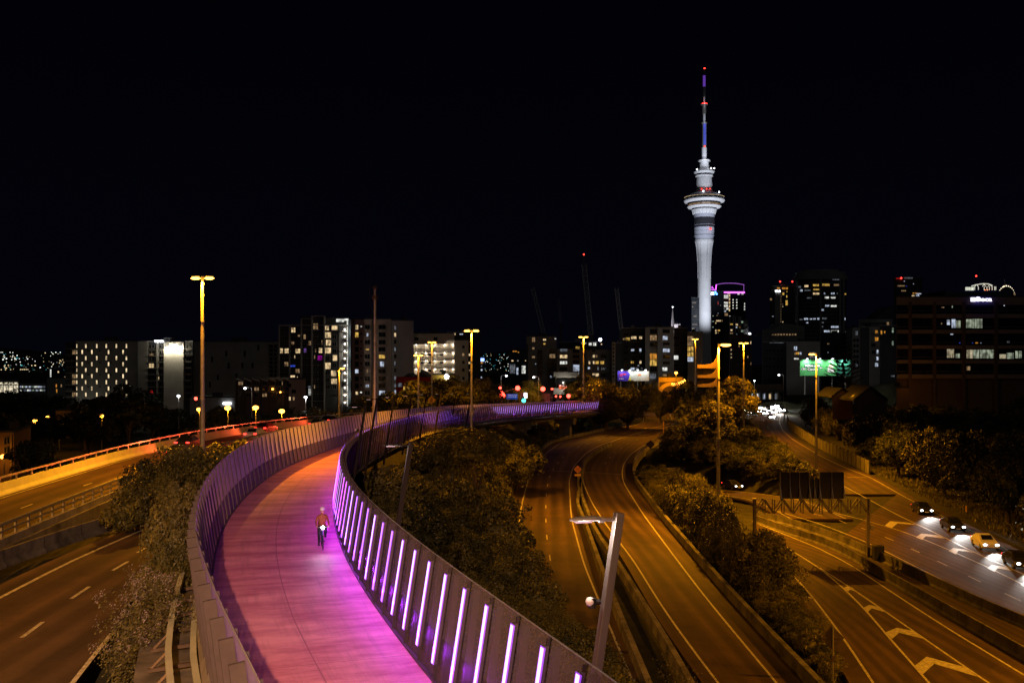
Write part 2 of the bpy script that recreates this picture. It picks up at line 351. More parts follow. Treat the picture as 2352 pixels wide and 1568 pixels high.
def idw(X,Y):
    X=np.atleast_1d(X).astype(float);Y=np.atleast_1d(Y).astype(float); Z=np.empty(len(X))
    for i in range(0,len(X),4000):
        d=(X[i:i+4000,None]-CT[None,:,0])**2+(Y[i:i+4000,None]-CT[None,:,1])**2
        wgt=1/(d+.8)**1.9; Z[i:i+4000]=(wgt*CT[None,:,2]).sum(1)/wgt.sum(1)
    return Z
roads=[]   # (left,right,z-follow)
def addroad(Lp,Rp,pad=1.2,skip=None):
    n=max(len(Lp),len(Rp)); A_=resamp(Lp,n=n);B_=resamp(Rp,n=n)
    for a,b in zip(A_,B_):
        if skip and skip(a): continue
        roads.append(((a.x+b.x)/2,(a.y+b.y)/2,min(a.z,b.z),(a-b).length/2+pad))
A_L=offset(Ac,-AWID/2-.6); A_R=offset(Ac,AWID/2+.5)
addroad(C_l,C_r,3); addroad(C2_l,C2_r,1.5); addroad(D_l,D_r,2.5,skip=lambda a:190<a.y<250)
addroad(E1_l,[p for p in BR1],2.5); addroad(BR2,E2_r,2.5); addroad(E2_lfar,[p for p in E2_r if p.y>150],1.5)
addroad(A_L,A_R,.6,skip=lambda a:a.y>190); addroad(B_l,B_r,1.5); addroad(F_l,F_r,1.0)
RD=np.array(roads); RD[:,2]=np.where(RD[:,2]==1.0,0,RD[:,2])
def terrain_z(X,Y):
    X=np.atleast_1d(X).astype(float);Y=np.atleast_1d(Y).astype(float); Z=idw(X,Y)
    for i in range(0,len(X),4000):
        d=np.hypot(X[i:i+4000,None]-RD[None,:,0],Y[i:i+4000,None]-RD[None,:,1])
        cap=np.where(d<RD[None,:,3]+1.5,RD[None,:,2]-.25,1e3)
        soft=RD[None,:,2]-.25+np.maximum(0,d-RD[None,:,3])*.9
        Z[i:i+4000]=np.minimum(Z[i:i+4000],np.minimum(cap,soft).min(1))
    return Z
gx=np.arange(-170,250.1,2.0); gy=np.arange(-14,470.1,2.0)
GX,GY=np.meshgrid(gx,gy); TZ=terrain_z(GX.ravel(),GY.ravel())
def ground_at(x,y):
    i=(x-gx[0])/2; j=(y-gy[0])/2; i=min(max(i,0),len(gx)-1.001); j=min(max(j,0),len(gy)-1.001)
    a,b=int(i),int(j); fx,fy=i-a,j-b; Tg=TZ.reshape(GX.shape)
    return float(Tg[b,a]*(1-fx)*(1-fy)+Tg[b,a+1]*fx*(1-fy)+Tg[b+1,a]*(1-fx)*fy+Tg[b+1,a+1]*fx*fy)
nx,ny=len(gx),len(gy); bmp=np.random.RandomState(3).rand(nx*ny)*.12
V=np.c_[GX.ravel(),GY.ravel(),TZ-bmp]
idx=np.arange(nx*ny).reshape(ny,nx); FQ=np.stack([idx[:-1,:-1].ravel(),idx[:-1,1:].ravel(),idx[1:,1:].ravel(),idx[1:,:-1].ravel()],1)
me=bpy.data.meshes.new('ground'); me.from_pydata(V.tolist(),[],FQ.tolist()); me.materials.append(M['soil']); me.polygons.foreach_set('use_smooth',[True]*len(me.polygons))
o=bpy.data.objects.new('ground',me); COL.objects.link(o); tag(o,kind='structure')
# the far land beyond: a wide skirt that reaches the horizon, harbour side left
mb=MB(); q=7000
mb.face([(-q,470,-3),(q,470,-3),(q,q,-3),(-q,q,-3)]); mb.face([(-q,-300,-3),(-170,-300,-3),(-170,470,-3),(-q,470,-3)]); mb.face([(250,-300,-3),(q,-300,-3),(q,470,-3),(250,470,-3)])
tag(mb.build('terrain',M['soil']),kind='structure')
mb=MB()  # hills across the harbour
for (xa,xb,Y,hh,sd) in [(-2600,-300,3600,60,1),(-300,900,3900,50,2),(-2600,-1200,2900,38,3)]:
    n=60; rr=random.Random(sd); ph=[rr.random()*6 for _ in range(4)]
    for i in range(n):
        def hz(t): return 22+hh*(.45+.25*math.sin(t*5+ph[0])+.18*math.sin(t*11+ph[1])+.06*math.sin(t*29+ph[2]))
        t0,t1=i/n,(i+1)/n; x0,x1=xa+(xb-xa)*t0,xa+(xb-xa)*t1
        mb.face([(x0,Y-300,-3),(x1,Y-300,-3),(x1,Y,hz(t1)),(x0,Y,hz(t0))]); mb.face([(x0,Y,hz(t0)),(x1,Y,hz(t1)),(x1,Y+600,-3),(x0,Y+600,-3)])
tag(mb.build('hills',M['soil']),kind='structure')
# ================================================================ ROADS
def dashes(parent,segs,wd=.12,name='lane_dash'):
    for P in segs: stroke(name,P,wd,M['paint'],parent)
def line(parent,P,wd=.15): stroke('lane_line',P,wd,M['paint'],parent)
def road(name,Lp,Rp,m='asphalt',dz=0,thick=.3): return tag(ribbon(name,Lp,Rp,M[m],dz=dz,thick=thick),kind='structure')
rc=road('road',offset(C_l,-1.6),offset(C_r,1.2)); line(rc,C_l,.17); line(rc,C_r,.17)
cd=smooth(ext([G(x,y) for x,y in [(1272.7,1326.8),(1263.6,1284),(1257.8,1247),(1254,1213.8),(1253.8,1184.6),(1253.8,1159),(1254.6,1135.9),(1257.3,1114.8),(1262,1095.7),(1270,1078.7),(1281.7,1062.3),(1294.8,1047.3),(1310.7,1034.7),(1355,1016),(1400,1003),(1450,992),(1490,981)]],a=40),1.0,3)
L=len(cd); s=0
while s<L-3: dashes(rc,[cd[s:s+4]],.14); s+=12
rc2=road('road',C2_l,offset(C2_r,1.5),dz=-.02); line(rc2,C2_r); line(rc2,C2_l)
rd=road('road',offset(D_l,-1.0),offset(D_r,1.8),dz=-.01,thick=.9); line(rd,D_l,.17); line(rd,D_r,.17)
dc=[(a+b)/2 for a,b in zip(resamp(D_l,n=90),resamp(D_r,n=90))]; dc=smooth([p for p in dc if p.y>195],1,2)
s=0
while s<len(dc)-3: dashes(rd,[dc[s:s+4]],.12); s+=12
# expansion joint crossing both
jt=MB(); 
for a,b in (((1200,1077.5),(1312,1083)),((1336,1084),(1428,1089))): 
    jt.bar(G(*a)+Vector((0,0,.0)),G(*b)+Vector((0,0,.0)),.05,n=4)
jt.build('expansion_joint',M['galv'],rc)
re=road('road',offset(E1_l,-1.5),[Vector((p.x,p.y,0)) for p in BR1]); 
for P in (E1_l,E1_cl,E1_cr,E1_r): line(re,P,.17)
re2=road('road',[Vector((p.x,p.y,0)) for p in BR2][:-6],offset([p for p in E2_r if p.y<158],1.2))
re3=road('road',[Vector((p.x,p.y,0)) for p in E2_lfar],offset([p for p in E2_r if p.y>150],1.2),dz=-.012)
for P in (E2_l,E2_cl,E2_cr,E2_r): line(re2,P,.17)
def px_seg(fn,a,b): return resamp([G(*fn(*a)),G(*fn(*b))],n=3)
dashes(re2,[px_seg(c5,a,b) for a,b in [((492,725),(530,740)),((608,765),(632,774)),((730,812),(776,831)),((864,872),(910,892)),((1000,935),(1054,961)),((1163,1014),(1226,1044)),((1350,1103),(1434,1143)),((363,692),(408,702)),((1570,1200),(1680,1255))]],.13)
line(re2,px_seg(c5,(535,502),(637,504)),.25)
dashes(re3,[px_seg(c5,a,b) for a,b in [((120,240),(130,250)),((143,266),(155,277)),((100,205),(104,215))]],.13)
def chev(parent,P):
    mb=MB(); q=[G(*c5(x,y))+Vector((0,0,.018)) for x,y in P]; n=len(q); mb.raw(q,[tuple(range(n))[::-1]]); mb.build('chevron',M['paint'],parent)
def chev2(parent,a,b,c_,d,e_,f):   # left foot, apex, far shoulder, right foot, inner shoulder, inner foot
    mb=MB(); q=[G(*c5(*t))+Vector((0,0,.018)) for t in (a,b,c_,d,e_,f)]; mb.raw(q,[(0,5,4,1),(1,4,3,2)]); mb.build('chevron',M['paint'],parent)
for t in [((515,1075),(535,1067),(562,1074),(578,1092),(548,1084),(540,1094)),((616,1178),(650,1163),(692,1172),(740,1203),(662,1181),(641,1200)),((733,1305),(790,1281),(868,1296),(938,1340),(803,1307),(767,1339)),((884,1478),(945,1431),(1140,1484),(1208,1534),(985,1468),(922,1526))]: chev2(re,*t)
for t in [((729,752),(757,730),(845,737),(906,751),(795,741),(765,765)),((889,813),(917,794),(1005,803),(1042,820),(942,807),(922,826)),((1060,884),(1084,868),(1152,878),(1192,893),(1110,882),(1098,902)),((1259,973),(1283,957),(1352,966),(1392,988),(1312,974),(1298,992)),((1432,1058),(1462,1040),(1560,1055),(1620,1085),(1500,1062),(1478,1082))]: chev2(re2,*t)
stroke('chevron',px_seg(c5,(295,1115),(362,1130)),.35,M['paint'],re)
rf=road('road',F_l,F_r,dz=-.02); line(rf,offset(Fc,-3.6)); line(rf,offset(Fc,3.6))
ra=road('road',A_L,A_R,thick=1.1)
line(ra,offset(Ac,-AWID/2+.25),.13); line(ra,offset(Ac,AWID/2-.35),.13)
s=6
while s<len(Ac)-2: dashes(ra,[resamp([Ac[s],Ac[s+1]],n=3)],.12); s+=6
rb=road('road',offset(B_l,-1.2),B_r); line(rb,B_l,.2)
bd=smooth(ext(g(c1,[(120,1315),(238,1228),(393,1100),(495,1033),(625,943),(710,893),(860,800)],10),a=26,b=10),1.0,1)
for a,b in [((120,1315),(238,1228)),((393,1100),(495,1033)),((625,943),(710,893)),((-180,1540),(-40,1430)),((760,845),(830,806))]: dashes(rb,[resamp([G(*c1(*a),10),G(*c1(*b),10)],n=3)],.17)
line(rb,resamp(g(c1,[(400,1568),(500,1440),(620,1290)],10),n=8),.17)
# median strip between BR1 and BR2 and the kerb medians
tag(ribbon('road',[Vector((p.x+.5,p.y,.02)) for p in BR1],[Vector((p.x-.5,p.y,.02)) for p in BR2],M['asphalt2']),kind='structure')
# ================================================================ BARRIERS
JER=[(-.3,0),(-.28,.12),(-.12,.3),(-.08,1.0),(.08,1.0),(.12,.3),(.28,.12),(.3,0)]
def barrier(label,P,prof=JER,m='concrete_dark',base=None,joint=4.0,name='concrete_barrier'):
    mb=MB(); P=[Vector((p.x,p.y,base if base is not None else p.z)) for p in P]
    sweep(mb,P,prof); jm=mb
    for p,n in list(zip(*[(q:=resamp(P,joint)),norms(q)])):
        d=Vector((-n.y,n.x,0)); a=p-d*.03; b=p+d*.03
        jm.raw([c__+n*x*1.03+Vector((0,0,z+(.004 if z>.9 else 0))) for c__ in (a,b) for x,z in prof],[(j,(j+1)%len(prof),len(prof)+(j+1)%len(prof),len(prof)+j) for j in range(len(prof))],1)
    return tag(mb.build(name,[M[m],M['black']]),label,'barrier')
barrier('long stained concrete median barrier nearer the exit lane, running past the gantry post',BR1,base=-.1)
barrier('long stained concrete median barrier beside the two-way lanes with white dashes, behind its twin',BR2,base=-.1)
W1=[(-.25,0),(-.2,.85),(.2,.85),(.25,0)]
cmr=smooth(ext([G(*c6(x,y),.8) for x,y in [(1000,1568),(760,1000),(620,640),(500,300),(440,170)]]+[G(1342,1056,.8),G(1364,1036,.8),G(1402,1016,.8)],a=25),3,3)
barrier('low vertical-faced concrete barrier on the right side of the dashed two-lane curve',cmr,W1,base=0)
dml=smooth(ext([G(*c6(x,y),.8) for x,y in [(1330,1568),(1150,1250),(900,850),(740,600),(640,470),(560,330),(480,120)]]+[G(1331,1090,.8),G(1336,1072,.8)],a=25),3,3)
barrier('low dark concrete wall along the left edge of the empty single carriageway in the centre',dml,W1,base=0)
dmr=[p for p in offset(D_r,2.1) if p.y<198]
barrier('long concrete kerb wall between the central carriageway and the bushy strip',dmr,W1,base=0)
cml=[p for p in offset(C_l,-2.0) if p.y>105]
barrier('curved concrete kerb wall at the outer left edge of the two-lane motorway bend',cml,W1,base=0)
# railing on the underpass bridge (right edge of D)
rp=[p for p in offset(D_r,2.1) if 196<p.y<300]
rail=empty('bridge_parapet',rp[0],label='curved steel parapet with close uprights on the bridge edge over the underpass',cat='parapet'); rp=[p-rp[0] for p in rp]
mb=MB(); sweep(mb,[p+Vector((0,0,-1.1)) for p in rp],[(-.2,0),(-.2,1.5),(.2,1.5),(.2,0)]); mb.build('edge_beam',M['concrete'],rail)
mb=MB(); sweep(mb,[p+Vector((0,0,1.15)) for p in rp],[(-.07,0),(-.07,.12),(.07,.12),(.07,0)]); mb.build('rail',M['galv'],rail)
for p in resamp(rp,2.0)[:60]:
    mb=MB(); mb.beam(p+Vector((0,0,.4)),p+Vector((0,0,1.15)),.12,.12); mb.build('post',M['galv'],rail)
mb=MB(); 
a=[p for p in offset(D_r,1.6) if 190<p.y<203]; b=[p for p in offset(D_r,-5) if 190<p.y<203]
mb.box(20.5,24.5,186,199,-6,-.9); tag(mb.build('bridge_abutment',M['concrete']),'pale concrete abutment wall under the curved bridge beside the underpass','abutment')
mb=MB(); wpts=smooth([Vector(p) for p in [(24.5,199,-1.6),(30,207,-1.8),(38,209,-2.6),(46,205,-3.6)]],2,2)
sweep(mb,[Vector((p.x,p.y,-6)) for p in wpts],[(-.2,0),(-.2,4.0),(.2,4.0),(.2,0)]); tag(mb.build('retaining_wall',M['concrete']),'ribbed concrete retaining wall curving away beneath the bridge by the underpass','wall')
# A: outer pale barrier with rail, inner rail
def rail_fence(label,P,h,m,posts,wall=None,base=0,name='guard_rail',railr=.07,pm='galv',lean=0,maxp=100,cat='guard rail'):
    o0=P[0].copy(); e=empty(name,o0,label=label,cat=cat); Q=[p-o0+Vector((0,0,base)) for p in P]
    if wall:
        mb=MB(); sweep(mb,Q,wall[0]); mb.build('wall',M[wall[1]],e)
    mb=MB(); sweep(mb,[p+Vector((0,0,h)) for p in Q],[(-railr,-railr),(-railr,railr),(railr,railr),(railr,-railr)]); mb.build('rail',M[m],e)
    q=resamp(Q,posts); N=norms(q); extra=MB()
    for i,(p,n) in enumerate(zip(q,N)):
        mb=MB() if i<maxp else extra
        t=n.to_tuple()
        mb.beam(p+n*lean+Vector((0,0,.3 if not wall else wall[0][1][1]-.05)),p+Vector((0,0,h)),.1,.16,side=t)
        if i<maxp: mb.build('post',M[pm],e)
    if extra.v: tag(extra.build('post',M[pm],e),kind='stuff')
    return e
A_out=[p for p in offset(Ac,-AWID/2-.45)]
rail_fence('pale concrete barrier topped by a steel rail, on the outer side of the upper road',[p for p in A_out if p.y<300],1.35,'galv',2.9,wall=([(-.2,-.8),(-.2,.9),(.05,.9),(.1,.35),(.3,.1),(.3,-.8)],'barrier_pale'))
jm=MB()
A_in=[p for p in offset(Ac,AWID/2+.35)]
ri=rail_fence('two-rail steel barrier on stubby curved posts along the near edge of the upper left road',[p for p in A_in if p.y<175],1.0,'galv',1.9,wall=([(-.18,-.9),(-.18,.25),(.18,.25),(.18,-.9)],'concrete'),railr=.09)
mb=MB(); Q=[p-ri.location+Vector((0,0,.62)) for p in A_in if p.y<175]; sweep(mb,Q,[(-.06,-.06),(-.06,.06),(.06,.06),(.06,-.06)]); mb.build('rail',M['galv'],ri)
mb=MB(); Q=[p for p in offset(Ac,AWID/2+.6) if p.y<120]; sweep(mb,[p+Vector((0,0,-2.2)) for p in Q],[(-.1,0),(-.1,2.0),(.1,2.0),(.1,0)]); tag(mb.build('retaining_wall',M['concrete_dark']),'stained dark retaining wall below the upper left road','wall')
bb=ext([G(*c1(x,y),10.9) for x,y in [(0,832),(240,750),(480,672),(700,615),(920,562)]],a=35,b=10)
barrier('weathered concrete barrier between the lower left road and the upper road',smooth(bb,3,2),[(-.3,0),(-.28,.12),(-.12,.3),(-.09,.9),(.09,.9),(.12,.3),(.28,.12),(.3,0)],base=10.0)
# panelled noise wall at the right of the far motorway
nw=smooth([G(*c5(x,y),0) for x,y in [(650,482),(600,455),(480,395),(360,335),(300,296),(262,270),(232,240),(222,215)]],4,2)
e=empty('noise_wall',nw[0],label='panelled sodium-lit noise wall along the right verge of the far motorway',cat='wall')
for a,b in zip(nw[:-1],nw[1:]):
    a=a-nw[0]; b=b-nw[0]
    mb=MB(); mb.beam(a+Vector((0,0,1.0)),b.lerp(a,.04)+Vector((0,0,1.0)),.12,2.4,side=(1,0,0)); mb.build('panel',M['concrete'],e)
    mb=MB(); mb.beam(a+Vector((0,0,-.3)),a+Vector((0,0,2.5)),.22,.22); mb.build('post',M['steel'],e)
# ================================================================ THE PINK PATH
def pink_mat():
    m=bpy.data.materials.new('pink_surface'); m.use_nodes=True; n=m.node_tree; b=n.nodes['Principled BSDF']
    uv=n.nodes.new('ShaderNodeUVMap'); sp=n.nodes.new('ShaderNodeSeparateXYZ'); n.links.new(uv.outputs[0],sp.inputs[0])
    no=n.nodes.new('ShaderNodeTexNoise'); no.inputs['Scale'].default_value=.8; no.inputs['Detail'].default_value=7; no.inputs['Roughness'].default_value=.7
    mp=n.nodes.new('ShaderNodeMapping'); mp.inputs['Scale'].default_value=(1,.28,1); n.links.new(uv.outputs[0],mp.inputs[0]); n.links.new(mp.outputs[0],no.inputs['Vector'])
    r=n.nodes.new('ShaderNodeValToRGB'); r.color_ramp.elements[0].position=.36; r.color_ramp.elements[1].position=.62
    r.color_ramp.elements[0].color=(.47,.11,.2,1); r.color_ramp.elements[1].color=(.82,.35,.42,1)
    n.links.new(no.outputs['Fac'],r.inputs[0])
    n2=n.nodes.new('ShaderNodeTexNoise'); n2.inputs['Scale'].default_value=30; n2.inputs['Detail'].default_value=3; n.links.new(uv.outputs[0],n2.inputs['Vector'])
    def bandmask(src,period,width):
        a=n.nodes.new('ShaderNodeMath'); a.operation='PINGPONG'; a.inputs[1].default_value=period/2; n.links.new(src,a.inputs[0])
        c_=n.nodes.new('ShaderNodeMath'); c_.operation='LESS_THAN'; c_.inputs[1].default_value=width; n.links.new(a.outputs[0],c_.inputs[0]); return c_.outputs[0]
    j=bandmask(sp.outputs['X'],7.0,.02)   # transverse joints
    s_=n.nodes.new('ShaderNodeMath'); s_.operation='SUBTRACT'; s_.inputs[1].default_value=2.6; n.links.new(sp.outputs['Y'],s_.inputs[0])
    ab=n.nodes.new('ShaderNodeMath'); ab.operation='ABSOLUTE'; n.links.new(s_.outputs[0],ab.inputs[0])
    lt=n.nodes.new('ShaderNodeMath'); lt.operation='LESS_THAN'; lt.inputs[1].default_value=.02; n.links.new(ab.outputs[0],lt.inputs[0])
    mx=n.nodes.new('ShaderNodeMath'); mx.operation='MAXIMUM'; n.links.new(j,mx.inputs[0]); n.links.new(lt.outputs[0],mx.inputs[1])
    mul=n.nodes.new('ShaderNodeMath'); mul.operation='MULTIPLY'; mul.inputs[1].default_value=.6; n.links.new(mx.outputs[0],mul.inputs[0])
    mix=n.nodes.new('ShaderNodeMix'); mix.data_type='RGBA'; n.links.new(mul.outputs[0],mix.inputs[0]); n.links.new(r.outputs[0],mix.inputs[6]); mix.inputs[7].default_value=(.25,.06,.1,1)
    # scuffs, tyre marks and damp patches
    n3=n.nodes.new('ShaderNodeTexNoise'); n3.inputs['Scale'].default_value=1.3; n3.inputs['Detail'].default_value=8; n3.inputs['Roughness'].default_value=.8; mp3=n.nodes.new('ShaderNodeMapping'); mp3.inputs['Scale'].default_value=(.09,1.6,1); n.links.new(uv.outputs[0],mp3.inputs[0]); n.links.new(mp3.outputs[0],n3.inputs['Vector'])
    r3=n.nodes.new('ShaderNodeValToRGB'); r3.color_ramp.elements[0].position=.49; r3.color_ramp.elements[0].color=(0,0,0,1); r3.color_ramp.elements[1].position=.72; r3.color_ramp.elements[1].color=(.6,.6,.6,1); n.links.new(n3.outputs['Fac'],r3.inputs[0])
    mix3=n.nodes.new('ShaderNodeMix'); mix3.data_type='RGBA'; n.links.new(r3.outputs[0],mix3.inputs[0]); n.links.new(mix.outputs[2],mix3.inputs[6]); mix3.inputs[7].default_value=(.36,.13,.17,1)
    n.links.new(mix3.outputs[2],b.inputs['Base Color']); b.inputs['Roughness'].default_value=.62; b.inputs['Specular IOR Level'].default_value=.3
    bp=n.nodes.new('ShaderNodeBump'); bp.inputs['Strength'].default_value=.12; bp.inputs['Distance'].default_value=.02; n.links.new(n2.outputs['Fac'],bp.inputs['Height']); n.links.new(bp.outputs[0],b.inputs['Normal'])
    return m
M['pink']=pink_mat()
Q=[p for p in PR]; n=len(Q); v=[];f=[];uvs=[]; K=8; s=0; acc=[]
for i,p in enumerate(Q):
    if i: s+=(p-Q[i-1]).length
    acc.append(s)
for i in range(n):
    for j in range(K+1): v.append(PL[i].lerp(PR[i],j/K)); uvs.append((acc[i],PWID*j/K))
for i in range(n-1):
    for j in range(K): q=i*(K+1)+j; f.append((q,q+1,q+K+2,q+K+1))
me=bpy.data.meshes.new('path'); me.from_pydata([tuple(p) for p in v],[],f); me.materials.append(M['pink'])
ul=me.uv_layers.new(name='UVMap')
for lp in me.loops: ul.data[lp.index].uv=uvs[lp.vertex_index]
path=bpy.data.objects.new('path',me); COL.objects.link(path); tag(path,kind='structure')
# deck under it, with nosing edges
mb=MB()
sweep(mb,[p for p in PC],[(-3.0,-.03),(3.0,-.03),(3.15,-.35),(2.2,-.55),(1.9,-1.5),(-1.9,-1.5),(-2.2,-.55),(-3.15,-.35)])
mb.build('deck',M['concrete'],path)
# viaduct piers
for (yy,lab) in [(268,'square concrete viaduct pier beside the motorway bend, holding the far end of the pink bridge'),(236,'shaded concrete viaduct pier among bushes left of the one at the motorway bend'),(200,'concrete viaduct pier hidden low behind the bushes under the pink bridge'),(292,'last concrete viaduct pier behind the big round tree')]:
    i=min(range(len(PC)),key=lambda k:abs(PC[k].y-yy)); p=PC[i]; nn=norms(PC)[i]
    e=empty('viaduct_pier',(p.x,p.y,-1),math.atan2(nn.y,nn.x),lab,'pier')
    mb=MB(); mb.box(-1.6,1.6,-.8,.8,0,p.z-1.5-.7+1); mb.build('column',M['concrete'],e,bevel=.08)
    mb=MB(); mb.box(-2.7,2.7,-.9,.9,p.z-1.2-.98,p.z-1.5+.96); mb.build('crosshead',M['concrete'],e)
# ---------------------------------------------------------------- fences
def panelmat(name,col,trans,rough=.35,emitless=True):
    m=bpy.data.materials.new(name); m.use_nodes=True; n=m.node_tree; b=n.nodes['Principled BSDF']; b.inputs['Base Color'].default_value=(*col,1); b.inputs['Roughness'].default_value=rough
    o=n.nodes['Material Output']; t=n.nodes.new('ShaderNodeBsdfTransparent'); tl=n.nodes.new('ShaderNodeBsdfTranslucent'); tl.inputs[0].default_value=(*col,1)
    mx0=n.nodes.new('ShaderNodeMixShader'); mx0.inputs[0].default_value=.35 if trans>.45 else .6; n.links.new(b.outputs[0],mx0.inputs[1]); n.links.new(tl.outputs[0],mx0.inputs[2])
    mx=n.nodes.new('ShaderNodeMixShader'); mx.inputs[0].default_value=trans; n.links.new(mx0.outputs[0],mx.inputs[1]); n.links.new(t.outputs[0],mx.inputs[2]); n.links.new(mx.outputs[0],o.inputs[0]); return m
M['pan_up_l']=panelmat('frosted_panel',(.8,.76,.7),.4)
M['pan_lo_l']=panelmat('smoked_mesh_panel',(.2,.16,.17),.35,.5)
M['pan_up_r']=panelmat('clear_panel',(.45,.4,.42),.8,.5)
M['pan_lo_r']=panelmat('perforated_panel',(.16,.12,.16),.5,.6)
M['frame_r']=mat('dark_fence_post_steel',(.035,.028,.03),.6,.2)
M['frame']=mat('fence_post_steel',(.09,.075,.075),.6,.2,noise=.2,nscale=3)
HF=3.0
def make_fence(side,label):
    P=PL if side<0 else PR; leanx=.48
    start=8.0 if side<0 else 9.0
    idx0=next(i for i,p in enumerate(P) if p.y>start)
    q=resamp(P[idx0:],1.75); N=norms(q); root=q[0]
    e=empty('screen_fence',root,label=label,cat='screen fence')
    exP=MB(); exU=MB(); exL=MB(); nq=len(q); bars=[]
    top=[]
    for i,(p,nn) in enumerate(zip(q,N)):
        p=p-root; nn=nn*side; tg=Vector((-nn.y,nn.x,0)); h=HF
        a=p+nn*.05+Vector((0,0,-.5)); b=p+nn*(.05+leanx)+Vector((0,0,h))
        mb=MB() if i<98 else exP
        # deep fin post standing outside the panels
        b2_=a.lerp(b,.93)
        mb.beam(a+nn*.2,b2_+nn*.16,.30 if side<0 else .16,.11 if side<0 else .07,side=nn.to_tuple())
        mb.beam(p+nn*.0+Vector((0,0,-.1)),p+nn*leanx*.98+Vector((0,0,h-.05)),.07,.045,side=nn.to_tuple())
        post=None
        if i<98: post=mb.build('post',M['frame' if side<0 else 'frame_r'],e)
        bars.append((p,nn,post)); top.append(b)
    for i in range(nq-1):
        (p,nn,_),(p2,n2,_)=bars[i],bars[i+1]; d=(p2-p); g_=.06/d.length
        pa=p.lerp(p2,g_);pb=p2.lerp(p,g_)
        def at(pp,n_,z): return pp+n_*(.04+leanx*z/HF)+Vector((0,0,z))
        zz=1.15
        U=[at(pa,nn,zz),at(pb,n2,zz),at(pb,n2,HF),at(pa,nn,HF)]; Lo=[at(pa,nn,.08),at(pb,n2,.08),at(pb,n2,zz-.02),at(pa,nn,zz-.02)]
        for k,(quad,ex,mt) in enumerate(((U,exU,'pan_up'),(Lo,exL,'pan_lo'))):
            mb=MB() if i<98 else ex; t=nn*.02
            mb.raw([x_ for x_ in quad]+[x_+t for x_ in quad],[(0,1,2,3),(7,6,5,4),(0,4,5,1),(3,2,6,7)])
            if i<98: mb.build('panel' if k==0 else 'lower_panel',M[mt+('_l' if side<0 else '_r')],e)
    s_='_l' if side<0 else '_r'
    if exP.v: tag(exP.build('post',M['frame'],e),kind='stuff')
    if exU.v: tag(exU.build('panel',M['pan_up'+s_],e),kind='stuff')
    if exL.v: tag(exL.build('lower_panel',M['pan_lo'+s_],e),kind='stuff')
    mb=MB(); mb.tube([t-Vector((0,0,.02)) for t in top],.018,n=4); mb.build('top_rail',M['galv'],e)
    mb=MB(); sweep(mb,[b_[0]+b_[1]*.02+Vector((0,0,0)) for b_ in bars],[(-.05,0),(-.05,.07),(.05,.07),(.05,0)]); mb.build('kerb_rail',M['steel'],e)
    return e,bars,root
fl,barsL,rootL=make_fence(-1,'curving screen fence of frosted panels and steel fins left of the pink path')
fr,barsR,rootR=make_fence(1,'tall curving screen fence with glowing purple light bars on the right of the pink path')
# purple light bars on the posts of the right fence, each with its own light
r2=random.Random(5); exB=MB()
for i,(p,nn,post) in enumerate(barsR):
    mb=MB() if i<98 else exB
    def at(z): return p+nn*(.48*z/HF-.06)+Vector((0,0,z))
    k=r2.random(); far=i>30
    mt='violet_led' if i>13 and i%4!=0 else 'purple_led'
    if 22<=i<=27: mt='pale_led' if i in (24,25) else 'magenta_led'
    if i<98:
        sl_=MB(); sl_.beam(at(.47)+nn*.02,at(2.82)+nn*.02,.1,.11,side=nn.to_tuple()); hs=sl_.build('light_bar_housing',M['frame'],post)
        sl_=MB(); sl_.beam(at(.48)-nn*.038,at(2.8)-nn*.038,.016,.25,side=nn.to_tuple()); sl_.build('halo_strip',M['tube_halo'],post)  # wide glowing strip stands in for the halo round each bar
        mb.beam(at(.5)-nn*.05,at(2.78)-nn*.05,.02,.13,side=nn.to_tuple()); mb.build('light_bar',M[mt],post)
    else: mb.beam(at(.65)-nn*.035,at(2.64)-nn*.035,.02,.062,side=nn.to_tuple())
    w0=rootR+p
    if w0.y<75 or i%4==0:
        cl=(.5,.03,1.0)
        if w0.y>75: cl=(.42,.1,1.0)
        pw=(30 if w0.y<30 else 40 if w0.y<52 else 20) if w0.y<75 else (45 if w0.y<205 else 130)
        light('POINT',at(.85)-nn*.14,pw,cl,post if i<98 else fr,.03,name='bar_light')
tag(exB.build('light_bar',M['purple_led'],fr),kind='stuff')
# ---------------------------------------------------------------- old crash rails outside the left fence
q=resamp([p for p in offset(PL,-1.35) if 10<p.y<92],2.2); N=norms(q); root=q[0]
e=empty('crash_rail',root,label='twin yellow-lit crash rails on outrigger brackets outside the left fence of the pink path',cat='crash rail')
for off,z in ((0,-.7),(.75,-.95)):
    mb=MB(); sweep(mb,[p-root+n_*off+Vector((0,0,z)) for p,n_ in zip(q,N)],[(-.1,-.06),(-.1,.08),(.1,.08),(.1,-.06)]); mb.build('rail',M['barrier_pale'],e)  # yellowish coat carries the lamplight on the rails in its colour
for p,n_ in zip(q,N):
    p=p-root; mb=MB(); mb.beam(p-n_*.6+Vector((0,0,-1.25)),p+n_*1.6+Vector((0,0,-1.1)),.12,.14,side=(0,0,1)); mb.beam(p-n_*.5+Vector((0,0,-1.2)),p+Vector((0,0,-.7)),.08,.08); mb.beam(p+n_*.75+Vector((0,0,-1.1)),p+n_*.75+Vector((0,0,-.9)),.08,.08); mb.build('bracket',M['corten'],e)
mb=MB(); sweep(mb,[p-root+Vector((0,0,-1.75)) for p in q],[(-1.0,0),(-1.0,.4),(1.3,.4),(1.3,0)]); mb.build('ledge',M['concrete_dark'],e)
